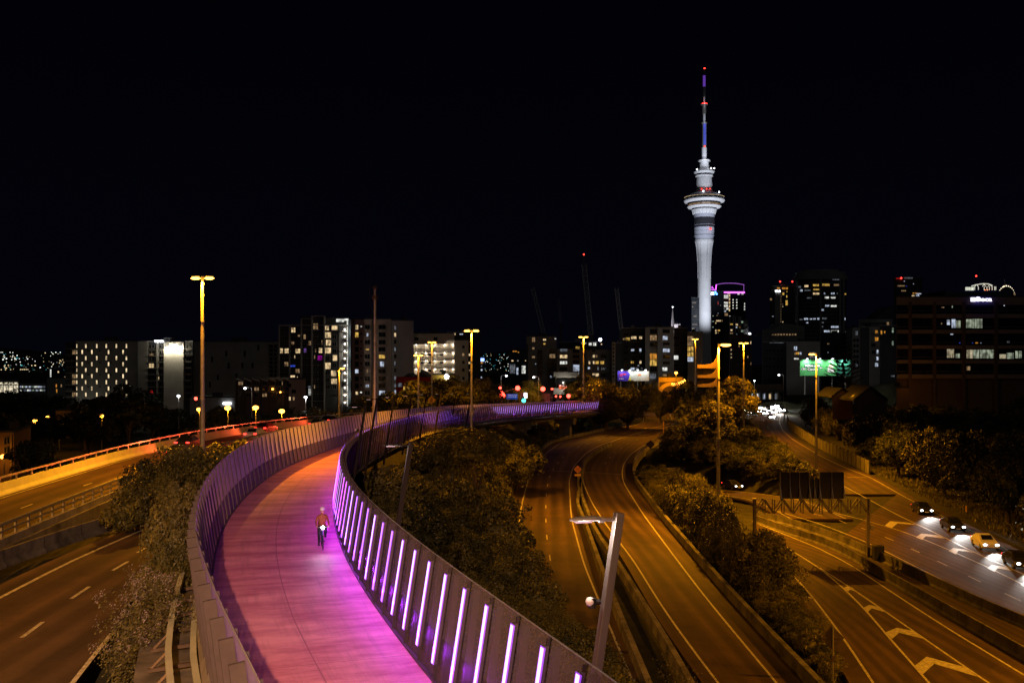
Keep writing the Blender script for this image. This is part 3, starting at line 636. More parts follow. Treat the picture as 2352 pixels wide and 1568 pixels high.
# bracket row under the right edge of the viaduct (visible far end)
q=resamp([p for p in offset(PR,.5) if 150<p.y<300],2.2)[:100]; N=norms(q); root=q[0]
e=empty('edge_walkway',root,label='row of small steel brackets carrying a rail along the outer edge of the pink bridge',cat='walkway')
mb=MB(); sweep(mb,[p-root+n_*.5+Vector((0,0,-.5)) for p,n_ in zip(q,N)],[(-.06,-.1),(-.06,.1),(.06,.1),(.06,-.1)]); mb.build('rail',M['galv'],e)
for p,n_ in zip(q,N):
    p=p-root; mb=MB(); mb.beam(p-n_*.3+Vector((0,0,-.9)),p+n_*.5+Vector((0,0,-.5)),.12,.3,side=(0,0,1)); mb.build('bracket',M['galv'],e)
# ---------------------------------------------------------------- leaning path light poles
M['polepaint']=mat('pole_bronze',(.24,.22,.2),.42,.5,noise=.15,nscale=2); M['poledark']=mat('pole_black',(.02,.018,.018),1.0,spec=0)
poleY=[17.6,33.8,63,79,95,111,127,143,160,177]
plab=['nearest leaning square light pole with round camera on its side, outside the right fence','second leaning light pole from the viewer, dark against the bushes beside the bare mast','leaning black light pole with a camera bracket at the crest of the right fence',
'black leaning pole just left of the tall bare mast','black leaning pole just right of the tall bare mast','second black leaning pole right of the tall bare mast','third black leaning pole right of the tall bare mast','fourth black leaning pole right of the tall bare mast','leaning pole behind the nearest twin-headed mast of the slope','last leaning light pole far along the pink bridge']
for i,Y in enumerate(poleY):
    k=min(range(len(PR)),key=lambda t:abs(PR[t].y-Y)); p=PR[k]; nn=norms(PR)[k]; tg=Vector((-nn.y,nn.x,0))
    base=p+nn*(.2 if i==0 else .2 if i==1 else .75)+Vector((0,0,-.6)); e=empty('path_light_pole',base,0,plab[i],'light pole','leaning light poles along the pink path')
    topv=nn*1.08+Vector((0,0,6.2))
    mb=MB(); mb.beam((0,0,-.6),topv,.16,.16,side=nn.to_tuple()); mb.build('post',M['polepaint' if i==0 else 'poledark'],e,bevel=.012)
    a=topv-Vector((0,0,.12))
    armd=(-nn+tg*.1).normalized(); mb=MB(); mb.bar(a,a+armd*.36,.035,n=8); mb.bar(a+armd*.3,a+armd*.4,.05,n=10); mb.build('arm',M['galv' if i==0 else 'poledark'],e)
    mb=MB(); hp=a+armd*.36; sd=armd.cross(Vector((0,0,1)))
    # flat tapered lamp head
    v=[]
    for t,wd,th in ((0,.06,.045),(.12,.13,.055),(.45,.14,.045),(.6,.04,.02)):
        for sg in ((-1,0),(-.6,1),(.6,1),(1,0),(0,-.7)): v.append(hp+armd*t+sd*sg[0]*wd+Vector((0,0,sg[1]*th+.02)))
    f=[]
    for r_ in range(3):
        for c_ in range(5): f.append((r_*5+c_,r_*5+(c_+1)%5,(r_+1)*5+(c_+1)%5,(r_+1)*5+c_))
    f+=[(4,3,2,1,0),(15,16,17,18,19)]; mb.raw(v,f); hd=mb.build('lamp_head',M['galv' if i==0 else 'poledark'],e)
    mb=MB(); mb.beam(hp+armd*.2+Vector((0,0,-.025)),hp+armd*.5+Vector((0,0,-.025)),.16,.012,side=sd.to_tuple()); mb.build('lens',M['pale_led'],hd)
    if Y<60: light('POINT',hp+armd*.35+Vector((0,0,-.12)),110,(1,.8,.72),e,.08)
    if i in (0,2):
        c0=Vector((0,0,0)).lerp(topv,.74)-nn*.12-tg*.02
        mb=MB(); mb.bar(c0,c0-nn*.16,.05,n=8); mb.bar(c0-nn*.16+Vector((0,0,-.1)),c0-nn*.16+Vector((0,0,.08)),.075,n=12); mb.build('camera_mount',M['black'],e)
        mb=MB(); mb.ball(c0-nn*.2+Vector((0,0,.02)),.085,n=14); mb.build('camera_dome',M['white'],e,smooth=True)
# ---------------------------------------------------------------- tall lighting masts
def mast(px,ptop,Y,zb,label,heads='both',rad=.17,power=30000,hw=.85,lit=True,ang=0):
    x=XA(px,Y); zt=ZA(ptop,Y); h=zt-zb
    e=empty('lighting_mast',(x,Y,zb),ang,label,'light mast',None)
    mb=MB(); n_=14
    for k,(z0,z1,r0,r1) in enumerate(((0,h*.45,rad*1.25,rad*1.1),(h*.45,h*.8,rad*1.0,rad*.85),(h*.8,h,rad*.8,rad*.62))):
        mb.bar((0,0,z0),(0,0,z1),r0,n=n_,r2=r1); mb.bar((0,0,z1-.06),(0,0,z1+.04),r1*1.18,n=n_)
    mb.build('post',M['galv'],e)
    if not lit: return e,h
    sides=[-1,1] if heads=='both' else ([1] if heads=='right' else [-1])
    for s_ in sides:
        arm=MB(); arm.bar((0,0,h-.12),(s_*.3,0,h-.05),.06,n=8); a_=arm.build('arm',M['galv'],e)
        mb=MB(); 
        mb.ball((s_*hw*.72,0,h+.06),hw*.6,n=12,sc=(.85,.4,.14)); hd=mb.build('lamp_head',M['galv'],e,smooth=True)
        mb=MB(); mb.ball((s_*hw*.72,0,h-.12),hw*.62,n=12,sc=(.85,.4,.24)); mb.build('lens',M['sodium'],hd,smooth=True)
    light('SPOT',(.0 if len(sides)==2 else sides[0]*.3,-.5,h-.35),power,SOD,e,.18,target=(.0 if len(sides)==2 else sides[0]*.3,-.5,0),cone=R(146),blend=.6)
    light('POINT',(.0 if len(sides)==2 else sides[0]*.2,-.42,h-.7),160,SOD,e,.1)
    return e,h
mast(465,636,88,8.2,'tallest twin-headed sodium mast at the left, between the upper road and the shrubs',power=46000,rad=.19)
mast(1083,758,137,3.5,'twin-headed sodium mast rising in front of the far pink bridge',power=30000)
mast(992,785,247,6.5,'thin twin-headed sodium mast behind the orange-lit trees and the diamond sign',power=22000)
mast(961,815,215,6.5,'shorter twin-headed sodium mast in front of the red building',power=16000,rad=.2)
mast(779,845,190,6.0,'single-arm sodium mast in front of the lit stair tower',heads='right',power=9000,rad=.16)
mast(1340,773,305,3.0,'twin-headed sodium mast left of the big round tree',power=80000,rad=.24,hw=1.2)
mast(1597,778,380,4.0,'twin-headed sodium mast left of the curved parking ramp',power=30000,rad=.24,hw=1.0)
mast(1650,790,125,.8,'nearest single-headed sodium mast in the bushy strip right of centre',heads='right',power=74000,rad=.2,hw=1.3)
mast(1708,787,250,4.0,'twin-headed sodium mast right of the orange tree',power=70000,rad=.2,hw=1.0)
mast(1875,812,175,.8,'single-headed sodium mast in front of the green billboard',heads='left',power=70000,rad=.18,hw=1.1)
e,h=mast(861,662,107,7.0,'tall bare mast without lamps, beside the crest of the pink path',lit=False,rad=.23)
mb=MB(); mb.ball((0,0,h+.12),.28,n=12,sc=(1,1,.9)); mb.bar((0,0,h-1.2),(0,0,h-.8),.32,n=12); mb.build('collar',M['corten'],e,smooth=False)
mb=MB(); mb.tube([(-.05,0,h-2.8),(-.55,0,h-1.9),(-.55,0,h+2.6)],.02,n=5); mb.build('antenna',M['steel'],e)
# sodium masts added out of view to light the near path and roads
for x,y,zt,p,lab in [(-24,-16,31,34000,'added sodium mast behind the viewer, lighting the near pink path'),(26,22,21.6,12000,'added sodium mast low at the right of the viewer beside the central carriageway'),(48,55,21.6,52000,'added sodium mast beside the chevron lanes just outside the right edge'),(-42,38,24,24000,'added sodium mast just outside the left edge above the upper left road')]:
    zb=ground_at(x,max(y,0)); e=empty('lighting_mast',(x,y,zb),0,lab,'light mast')
    mb=MB(); mb.bar((0,0,0),(0,0,zt-zb),.2,n=12,r2=.12); mb.build('post',M['galv'],e)
    mb=MB(); mb.ball((.6,0,zt-zb),.5,n=12,sc=(.9,.4,.2)); mb.build('lamp_head',M['sodium'],e)
    light('SPOT',(.3,.4,zt-zb-.6),p,SOD,e,.25,target=(.3,.4,0),cone=R(155),blend=.3)

for x,y,tg,pw,cn,cl,lab in [(-3,-9,(-10,42,12),94000,44,(1,.5,.26),'added street lamp behind the viewer, aimed at the near pink path')]:  # lamp added out of view to brighten the near path
    e=empty('street_lamp',(x,y,20),0,lab,'street lamp'); mb=MB(); mb.bar((0,0,-2),(0,0,9.6),.1,n=8,r2=.06); mb.build('post',M['galv'],e)
    mb=MB(); mb.ball((0,.7,9.7),.4,n=12,sc=(.6,1.2,.3)); mb.build('lamp_head',M['sodium'],e)
    light('SPOT',(0,.8,9.35),pw,cl,e,.25,target=(tg[0]-x,tg[1]-y,tg[2]-20),cone=R(cn),blend=.9)
# ================================================================ BUILDINGS
WM={}
def winmat(k,col,es):
    """a lit room seen through its window: brighter and darker patches of curtain and furniture"""
    m=bpy.data.materials.new('window_'+k); m.use_nodes=True; n=m.node_tree; b=n.nodes['Principled BSDF']; b.inputs['Base Color'].default_value=(.05,.05,.05,1); b.inputs['Roughness'].default_value=.3
    t=n.nodes.new('ShaderNodeTexCoord'); oi=n.nodes.new('ShaderNodeObjectInfo'); ad=n.nodes.new('ShaderNodeVectorMath'); ad.operation='ADD'
    n.links.new(t.outputs['Object'],ad.inputs[0]); n.links.new(oi.outputs['Location'],ad.inputs[1])
    mp=n.nodes.new('ShaderNodeMapping'); mp.inputs['Scale'].default_value=(1.1,1,.55); n.links.new(ad.outputs[0],mp.inputs[0])
    no=n.nodes.new('ShaderNodeTexNoise'); no.inputs['Scale'].default_value=1.0; no.inputs['Detail'].default_value=3; n.links.new(mp.outputs[0],no.inputs['Vector'])
    r=n.nodes.new('ShaderNodeValToRGB'); r.color_ramp.elements[0].position=.38; r.color_ramp.elements[0].color=(.25,.25,.25,1); r.color_ramp.elements[1].position=.58; r.color_ramp.elements[1].color=(1,1,1,1)
    n.links.new(no.outputs['Fac'],r.inputs[0]); mu=n.nodes.new('ShaderNodeMath'); mu.operation='MULTIPLY'; mu.inputs[1].default_value=es; n.links.new(r.outputs[0],mu.inputs[0])
    b.inputs['Emission Color'].default_value=(*col,1); n.links.new(mu.outputs[0],b.inputs['Emission Strength']); m.cycles.emission_sampling='NONE'; WM[k]=m
winmat('warm',(1,.72,.38),.95); winmat('warmdim',(1,.62,.3),.28); winmat('yellow',(1,.6,.12),.75); winmat('cool',(.7,.8,1),.75); winmat('cooldim',(.7,.78,.9),.16)
winmat('white',(.95,.95,.88),.95); winmat('magenta',(.55,.0,.5),.5); winmat('blue',(.05,.12,1),.55); winmat('purple',(.35,.15,.7),.35); winmat('green',(.6,.8,.6),.4); winmat('amber',(1,.4,.05),.6); winmat('slit',(1,.76,.44),1.25)
winmat('red',(.9,.02,.02),.4)
WM['dark']=M['glass_dark']
WM['frame']=mat('window_frame',(.16,.155,.15),.6)
_wc={}
def window_mesh(w_,h_,k,mull=1):
    key=(round(w_,1),round(h_,1),k,mull)
    if key in _wc: return _wc[key]
    w_,h_=max(.3,key[0]),max(.3,key[1]); mb=MB(); t=.08 if w_>1 else .05
    mb.face([(-w_/2,-.02,-h_/2),(w_/2,-.02,-h_/2),(w_/2,-.02,h_/2),(-w_/2,-.02,h_/2)],0)
    for a in ((-w_/2-t,-w_/2,-h_/2-t,h_/2+t),(w_/2,w_/2+t,-h_/2-t,h_/2+t)): mb.box(a[0],a[1],-.14,.05,a[2],a[3],1)
    mb.box(-w_/2,w_/2,-.14,.05,h_/2,h_/2+t,1); mb.box(-w_/2,w_/2,-.17,.05,-h_/2-t,-h_/2,1)
    nm=int(w_//1.3) if mull else 0
    for i in range(1,nm+1): x=-w_/2+w_*i/(nm+1); mb.box(x-.035,x+.035,-.09,-.03,-h_/2,h_/2,1)
    me=mb.mesh('window',[WM[k],WM['frame']]); _wc[key]=me; return me
def bmat(name,col,noise=.25,ns=.12): return mat(name,col,.85,noise=noise,nscale=ns)
BM={'cream':bmat('cream_render',(.5,.44,.36)),'grey':bmat('grey_render',(.3,.3,.29)),'dark':bmat('charcoal_cladding',(.06,.062,.065)),'beige':bmat('beige_render',(.36,.27,.24)),'white':bmat('white_render',(.62,.6,.55)),
'red':bmat('red_render',(.45,.035,.02)),'blue':bmat('blue_grey_cladding',(.07,.1,.13)),'yellow':bmat('yellow_render',(.75,.52,.12)),'ochre':bmat('dull_ochre_boards',(.28,.17,.08)),'orange':bmat('ochre_render',(.6,.4,.16)),'brown':bmat('brown_brick',(.11,.075,.055)),'stone':bmat('brown_stone',(.25,.2,.165)),'conc':bmat('tower_concrete',(.62,.63,.66),.08,.2)}
class Bld:
    """front wall faces the viewer; pixel positions on it are turned into metres on the wall"""
    def __init__(s,label,cat,p0,p1,ptop,Y,zb,depth,wm,yaw=0,name='apartment_building',roof=True,top_dz=0,ph=None):
        s.Y=Y; s.x0=XA(p0,Y); s.x1=XA(p1,Y); s.w=s.x1-s.x0; s.zt=ZA(ptop,Y); s.zb=zb; s.h=s.zt-zb
        s.e=empty(name,(s.x0,Y,zb),0,label,cat); s.n=0; s.depth=depth; s.ex={}
        mb=MB(); k_=(Y+depth)/Y; dl=max(0,s.x0*k_-s.x0)*1.02; dr=min(0,s.x1*k_-s.x1)*1.02; s.dl,s.dr=dl,dr
        if dl>s.w*.8 or -dr>s.w*.8: dl=min(dl,s.w*.8); dr=max(dr,-s.w*.8)
        v=[(x,y,z) for z in (0,s.h) for x,y in ((0,0),(s.w,0),(s.w+dr,depth),(dl,depth))]; mb.raw(v,[(3,2,1,0),(4,5,6,7),(0,1,5,4),(1,2,6,5),(2,3,7,6),(3,0,4,7)]); s.wall=mb.build('wall',BM[wm] if isinstance(wm,str) else wm,s.e)
        if roof:
            mb=MB(); mb.raw([(x,y,z) for z in (s.h,s.h+.35) for x,y in ((-.12,-.12),(s.w+.12,-.12),(s.w+.12+dr,depth),(dl-.12,depth))],[(3,2,1,0),(4,5,6,7),(0,1,5,4),(1,2,6,5),(2,3,7,6),(3,0,4,7)]); mb.box(s.w*.42,s.w*.58,2,5,s.h+.35,s.h+1.5); mb.build('roof',BM['dark'] if wm not in('dark',) else BM['grey'],s.e)
    def win(s,px,py,wp,hp,k='warm',proud=0,Y=None,mull=1):
        u=s.Y/F; x=XA(px,s.Y)-s.x0; z=ZA(py,s.Y)-s.zb
        if z<.3 or z>s.h+6: return
        me=window_mesh(wp*u,hp*u,k,mull); s.n+=1
        if s.n>96:
            s.ex.setdefault(k,[]).append((x,z,wp*u,hp*u)); return
        inst('window',me,s.e,(x,-.02-proud,z))
    def wins(s,fn,L,k='warm',sc=None):
        for t in L:
            kk=t[4] if len(t)>4 else k; px,py=fn(t[0],t[1]); q=fn(1,0)[0]-fn(0,0)[0]
            s.win(px,py,t[2]*q,t[3]*q,kk)
    def grid(s,p0,p1,q0,q1,nc,nr,wp,hp,k='dark',lit=0,kinds=('warm','warmdim','cool'),seed=0,skip=()):
        rr=random.Random(seed+s.Y)
        for r_ in range(nr):
            for c_ in range(nc):
                px=p0+(p1-p0)*(c_+.5)/nc; py=q0+(q1-q0)*(r_+.5)/nr
                if any(abs(px-a)<b and abs(py-c__)<d for a,b,c__,d in skip): continue
                kk=rr.choice(kinds) if rr.random()<lit else k
                s.win(px,py,wp,hp,kk)
    def slab(s,p0,p1,py,hp=1.2,out=.5,m='concrete',name='balcony'):
        u=s.Y/F; x0=XA(p0,s.Y)-s.x0; x1=XA(p1,s.Y)-s.x0; z=ZA(py,s.Y)-s.zb
        mb=MB(); mb.box(x0,x1,-out,-.004,z-hp*u/2,z+hp*u/2)
        return mb.build(name,M[m] if m in M else BM[m],s.e)
    def pier(s,p0,p1,q0=None,out=.6,m='grey',name='pier'):
        x0=XA(p0,s.Y)-s.x0; x1=XA(p1,s.Y)-s.x0; z1=s.h+.4 if q0 is None else ZA(q0,s.Y)-s.zb
        mb=MB(); mb.box(x0,x1,-out,-.004,0,z1); return mb.build(name,BM[m],s.e)
    def flush(s):
        for k,L in s.ex.items():
            mb=MB()
            for x,z,w_,h_ in L: mb.face([(x-w_/2,-.05,z-h_/2),(x+w_/2,-.05,z-h_/2),(x+w_/2,-.05,z+h_/2),(x-w_/2,-.05,z+h_/2)])
            tag(mb.build('window',WM[k],s.e),kind='stuff')
    def pt(s,px,py,out=.3): return Vector((XA(px,s.Y)-s.x0,-out,ZA(py,s.Y)-s.zb))
def rw(fn,x): return fn(x,0)[0]
# 1 slit window hotel
b=Bld('pale block with staggered rows of slim glowing slit windows, at the far left','apartment block',174,316,783.5,330,2,30,'grey')
for r_,y in enumerate((65,132,200,268,335,402,470,540,608)):
    for x in ((962,1085,1192,1305,1417) if r_%2==0 else (922,1030,1217,1380)):
        b.win(*b4(x,y),3.6,9,'slit',mull=0)
    b.win(*b4(862,y),1.8,8,'slit',mull=0)
    for x in (990,1120,1240,1355): 
        if r_%2: b.win(*b4(x,y-16),3.6,1.6,'dark',mull=0)
light('SPOT',b.pt(200,965,9),1300,(1,.88,.65),b.e,.3,target=b.pt(195,905,0),cone=R(110))
mb=MB(); mb.box(-4,-.01,1,26,0,b.h-.3); sd=mb.build('side_wing',BM['dark'],b.e)
for r_ in range(9):
    y=b4(0,65+68*r_)[1]
    b2_=window_mesh(1.2,1.4,'warmdim' if r_ in(1,5,6,8) else 'dark'); inst('window',b2_,b.e,(XA(157,330)-b.x0+1.5,.9,ZA(y,330)-b.zb))
    b.slab(151,172,y+6,1,.6)
# 2 sign building with floodlit stair wall
b=Bld('dark-windowed block with a white rooftop sign and a floodlit blank stair wall','apartment block',317,443,785,328,2,28,'dark')
b.pier(378,423,785.5,.8,'white','stair_wall'); b.pier(317,340,783.5,.3,'grey'); b.pier(360,364,786,.4,'grey')
put_text('rooftop_sign','TANNERS',2,M['whitelamp'],b.e,b.pt(368,784,1.2),fit=(2.9,.75),extr=.05)
for px,py in ((385,801),(406,797),(417,799)):
    light('POINT',b.pt(px,py,1.9),900,(1,.88,.62),b.e,.25); mb=MB(); mb.ball(b.pt(px,py-2,1.7),.28,n=8); mb.build('floodlight',M['whitelamp'],b.e)
for t in [(1180,890,34,30,'warm'),(1272,958,30,16,'warmdim'),(1272,1052,40,34,'warm'),(1326,1052,16,28,'warmdim'),(1172,1050,26,20,'warmdim'),(1172,1105,26,18,'warm'),(1178,1162,32,20,'warm'),(1326,1158,20,26,'warm'),(1170,1215,20,20,'warm'),(1218,1218,26,14,'warm'),(1322,1212,16,24,'warmdim'),(1272,1270,26,24,'red'),(1228,1272,10,12,'white')]:
    b.wins(a1,[t])
for r_ in range(9):
    y=a1(0,892+52*r_)[1]; b.slab(340,377,y+7.5,1,.5); b.slab(425,442,y+7,1,.9)
    for px in (345,352,369): b.win(px,y,5,7,'dark')
    b.win(433,y,12,8,'dark')
b.wins(a1,[(1590,890,8,16,'warm')])
# 3 long blank block
b=Bld('long low-contrast grey block with a few dark slits, behind the leftmost twin mast','apartment block',444,642,784.5,350,2,26,'grey')
for x,y in ((1780,1000),(1900,950),(1920,1050),(2055,950),(2035,1050),(2120,1050),(1985,1140),(2168,900),(1830,1150),(1762,1210)): b.win(*a1(x,y),4,12,'dark',mull=0)
for r_ in range(10): b.slab(616,640,790+r_*9.5,1,.8); b.win(623,795+r_*9.5,7,6,'dark'); b.win(633,795+r_*9.5,6,6,'dark')
b=Bld('low grey podium building with a tiny white shop sign, left of the terraces','shop building',436,548,913,300,4,14,'grey',name='shop_building')
mb=MB(); mb.box(*[v for p in ((b.pt(513,0).x,b.pt(531,0).x),(-.4,-.05),(b.pt(0,928).z,b.pt(0,924).z)) for v in p]); mb.build('shop_sign',M['whitelamp'],b.e)
b.win(522,940,8,10,'cooldim'); b.win(560,935,6,8,'dark')
# 4 terraces with sawtooth roof
b=Bld('row of three-storey terraces with a sawtooth roofline','terrace row',544,672,871,285,5,14,'brown',roof=False,name='terrace_houses')
n_=7
for i in range(n_):
    p0=544+i*18.3; x0=b.pt(p0,0).x; x1=b.pt(p0+18.3,0).x; z=b.h
    mb=MB(); mb.raw([(x0,-1,z+.1),(x1,-1,z-.7),(x1,13,z-.7),(x0,13,z+.1),(x0,-1,z+.45),(x1,-1,z-.35),(x1,13,z-.35),(x0,13,z+.45)],[(3,2,1,0),(4,5,6,7),(0,1,5,4),(2,3,7,6),(1,2,6,5),(3,0,4,7)]); mb.build('roof',M['galv'],b.e)
    mb=MB(); mb.box(x0-.15,x0+.15,-1,-.01,0,z-.5); mb.build('party_wall',BM['brown'],b.e)
    for py in (880,893,907): b.win(p0+9,py,10,7,'dark' if (i+py)%5 else 'warmdim')
    b.slab(p0+2,p0+17,887,1,.8); b.slab(p0+2,p0+17,900,1,.8)
light('POINT',b.pt(628,893,1.0),120,SOD,b.e,.1); mb=MB(); mb.ball(b.pt(628,893,1.0),.3,n=8); mb.build('porch_lamp',M['sod_small'],b.e)
light('POINT',b.pt(646,900,1.2),50,(1,.8,.5),b.e,.1); mb=MB(); mb.ball(b.pt(646,900,1.0),.22,n=8); mb.build('porch_lamp',M['sod_small'],b.e)
b=Bld('rounded end house of the terraces with vertical ribs and two lit ground windows','terrace house',664,702,871,282,5,12,'beige',name='terrace_houses')
b.wins(b2,[(100,1160,80,60,'dark'),(250,1190,60,50,'dark'),(262,1385,28,50,'warm'),(320,1385,28,50,'warmdim'),(320,1280,60,50,'dark')])
for x in (370,395,420,445): b.pier(*[v for v in (b2(x,0)[0],b2(x,0)[0]+1.2)],872,.3,'beige')
# 5 dark tower with lit rooms and stair
b=Bld('dark glass apartment tower with many warm lit rooms and a glowing white stair','apartment tower',640.5,807,748,315,3,26,'dark',name='apartment_tower')
mb=MB(); 
for p0,p1,pt_,d in ((690,746,725,22),(746,788,729,24),(788,807,733,24)): mb.box(b.pt(p0,0).x,b.pt(p1,0).x,.02,d,b.h,b.pt(0,pt_).z)
mb.build('upper_storeys',BM['dark'],b.e)
for p0,p1,q in ((640.5,643,748),(664,667,749),(691,694,731),(715,718,725),(744,747,727)): b.pier(p0,p1,q,.5,'grey')
for p0,p1,py in ((640,667,748),(691,718,731),(717,747,725)): b.slab(p0,p1,py+.8,1.6,.5,'grey','parapet')
b.pier(779,788,760,.35,'grey','stair_wall'); b.pier(801,806,733,.4,'blue')
L=[(315,380,60,70),(140,685,40,75),(215,685,60,70),(378,688,75,65),(305,570,40,40,'warmdim'),(395,465,30,30,'warmdim'),(480,480,30,70,'warmdim'),(335,775,12,45,'warm'),(640,330,70,90,'warmdim'),(562,570,50,60,'warmdim'),(487,680,35,60,'purple'),(713,680,50,75),(805,345,60,75),(918,342,80,75),(820,455,90,80),(830,565,75,80),(820,680,90,80),(925,790,62,80),(703,790,65,70,'magenta'),(815,905,92,90),(300,905,80,28,'blue'),(210,880,60,60,'warmdim'),(375,980,65,60,'warmdim'),(305,1068,65,45),(390,1078,40,35),(905,1015,75,80),(912,1130,80,75),(640,680,14,50,'warmdim'),(625,775,14,50,'warmdim'),(735,565,14,70,'warmdim'),(625,1210,14,50,'warmdim'),(555,1290,36,90,'white'),(555,1215,50,30,'cooldim')]
b.wins(b2,L)
lit=[(b2(t[0],t[1])) for t in L]
for r_ in range(10):
    for x in (150,215,310,375,480,560,640,710,820,915):
        px,py=b2(x,375+r_*105)
        if x>430 and r_==0: continue
        if all(abs(px-a)>7 or abs(py-c__)>9 for a,c__ in lit) and b.n<94: b.win(px,py,9,9,'dark')
for r_ in range(11):
    px,py=b2(0,330+r_*105); b.slab(643,690,py+6.5,.9,.25,'grey','floor_band'); b.slab(694,744,py+6.5,.9,.25,'grey','floor_band')
    # stair landings with a lamp on each
    x0,x1=788,798; b.slab(x0,x1,b2(0,400+r_*103)[1],1.1,1.6,'white','stair_landing')
    b.win(*b2(1072,372+r_*107),5.5,10,'warmdim'); b.win(*b2(1107,380+r_*107),2.4,15,'white',mull=0)
    mb=MB(); mb.ball(b.pt(*b2(1072,370+r_*107),.5),.24,n=6); mb.build('stair_lamp',M['whitelamp'],b.e)
b.win(*b2(1000,240),18,7,'white'); b.win(*b2(1090,228),10,5,'white'); b.win(*b2(1108,280),3,12,'white',mull=0)
for py in (760,810,860,905): light('POINT',b.pt(800,py,2.2),260,(1,.9,.7),b.e,.15)
b.flush()
# 6 beige + grey
b=Bld('beige ten-storey apartment block with dark balconies, behind the bare mast','apartment block',808,899,733.5,322,4,22,'beige')
rows=[340,450,560,665,770,880,985,1095,1200,1305]
lit={(0,0):('warm',40,65),(1,0):('yellow',50,70),(1,1):('cool',26,50),(4,2):('yellow',90,55),(5,2):('cool',60,75),(6,0):('cool',50,60),(8,1):('cool',45,38),(9,2):('cool',85,70),(9,0):('warm',35,45),(3,1):('yellow',60,12),(6,1):('warmdim',16,60)}
for r_,y in enumerate(rows):
    for c_,(x,w_) in enumerate(((1245,55),(1400,70),(1615,100))):
        k=lit.get((r_,c_)); b.wins(b2,[(x,y,*( (k[1],k[2],k[0]) if k else (w_,65,'dark')))])
    b.wins(b2,[(1308,y-12,26,22,'white' if r_ in(0,9) else 'dark')]); b.slab(*[b2(x,0)[0] for x in (1345,1455)],b2(0,y+32)[1],1,.9); b.slab(*[b2(x,0)[0] for x in (1555,1675)],b2(0,y+32)[1],1,1.1); b.slab(808,898,b2(0,y+55)[1],.6,.15,'beige','floor_band')
b.pier(*[b2(x,0)[0] for x in (1462,1500)],736,.3,'dark'); b.flush()
b=Bld('tall blank grey apartment wing with one column of small windows','apartment block',899.6,950,736.6,320,4,24,'grey')
for r_,y in enumerate((348,450,552,662,765,872,970,1085,1190,1290)): b.wins(b2,[(1808,y,28,52,('cooldim','warm','dark','cooldim','dark','cooldim','dark','cooldim','cooldim','cool')[r_])])
# 7 lit walkway block
b=Bld('cream apartment block with four brightly lit access galleries','apartment block',945,1043.6,766,345,5,18,'cream')
b.pier(*[b1(x,0)[0] for x in (592,710)],780,.5,'cream','lift_core'); b.slab(946,1023,790,1.3,1.6,'concrete','gallery')
for r_,y in enumerate((470,575,680,785)):
    py=b1(0,y)[1]; b.slab(946,1042,py+9.0,1.3,1.8,'concrete','gallery')
    mb=MB(); 
    for k in range(36):
        x=b.pt(948+k*2.6,0).x; mb.box(x,x+.04,-1.8,-1.76,b.pt(0,py+8).z,b.pt(0,py+2.6).z)
    mb.box(b.pt(948,0).x,b.pt(1042,0).x,-1.82,-1.75,b.pt(0,py+2.8).z,b.pt(0,py+2.3).z); mb.build('railing',M['galv'],b.e)
    for x in (290,390,480,545,600): b.wins(b1,[(x,y-20,40,22,'dark')]) if r_ and x in(290,390,545) else None
    for x in (215,340,460,585,695):
        q=b.pt(*b1(x,y-38),1.0); light('POINT',q,170 if x!=695 else 110,(1,.84,.6),b.e,.1); mb=MB(); mb.ball(q+Vector((0,-.1,.1)),.16,n=6); mb.build('ceiling_lamp',M['whitelamp'],b.e)
b.wins(b1,[(215,350,50,38,'dark'),(465,350,50,38,'dark')])
b=Bld('cream stair wing with a single column of dark windows beside the lit galleries','apartment block',1043.8,1075.5,781.5,344,5,18,'cream')
for y in (455,555,655,755,865): b.wins(b1,[(828,y,30,38,'dark' if y!=555 else 'warmdim')])
b=Bld('dark rear apartment block with two small lit top windows','apartment block',1028,1104,764,400,5,18,'dark')
b.wins(b1,[(700,285,50,28,'warm'),(800,288,45,14,'cool'),(912,555,28,34,'warm'),(910,665,28,26,'warm'),(912,760,28,24,'warmdim')])
b.grid(1030,1085,775,870,5,7,5,5,'dark'); 
# 8 red building
b=Bld('low red building with dark gabled roofs and a tall yellow lit entrance','shop building',909.6,990,865.7,292,6,16,'red',roof=False,name='shop_building')
b.wins(b2,[(1878,1185,60,55,'cooldim'),(1980,1180,60,50,'dark'),(2082,1185,60,50,'dark'),(1880,1310,60,50,'dark'),(1945,1250,30,95,'yellow'),(2002,1250,30,95,'yellow'),(2082,1310,60,50,'dark'),(2200,1190,60,50,'dark')])
for p0,p1,pp in ((926,950,857),(950,985,852)):
    mb=MB(); x0,x1=b.pt(p0,0).x,b.pt(p1,0).x; xm=(x0+x1)/2; z=b.h; zz=b.pt(0,pp).z
    mb.raw([(x0,-.3,z),(x1,-.3,z),(xm,-.3,zz),(x0,15,z),(x1,15,z),(xm,15,zz)],[(0,1,2),(5,4,3),(0,2,5,3),(1,4,5,2)]); mb.build('roof',BM['dark'],b.e)
# mural wall between
b=Bld('low wall with a bright yellow and blue mural above the trees','shop building',990,1045,861,330,6,10,'yellow',name='shop_building')
mb=MB(); mb.bar(b.pt(1026,865,.1),b.pt(1026,865,.25),.9,n=12); mb.build('mural',M['whitelamp'],b.e)
light('POINT',b.pt(1015,862,2),120,(1,.9,.5),b.e,.2)
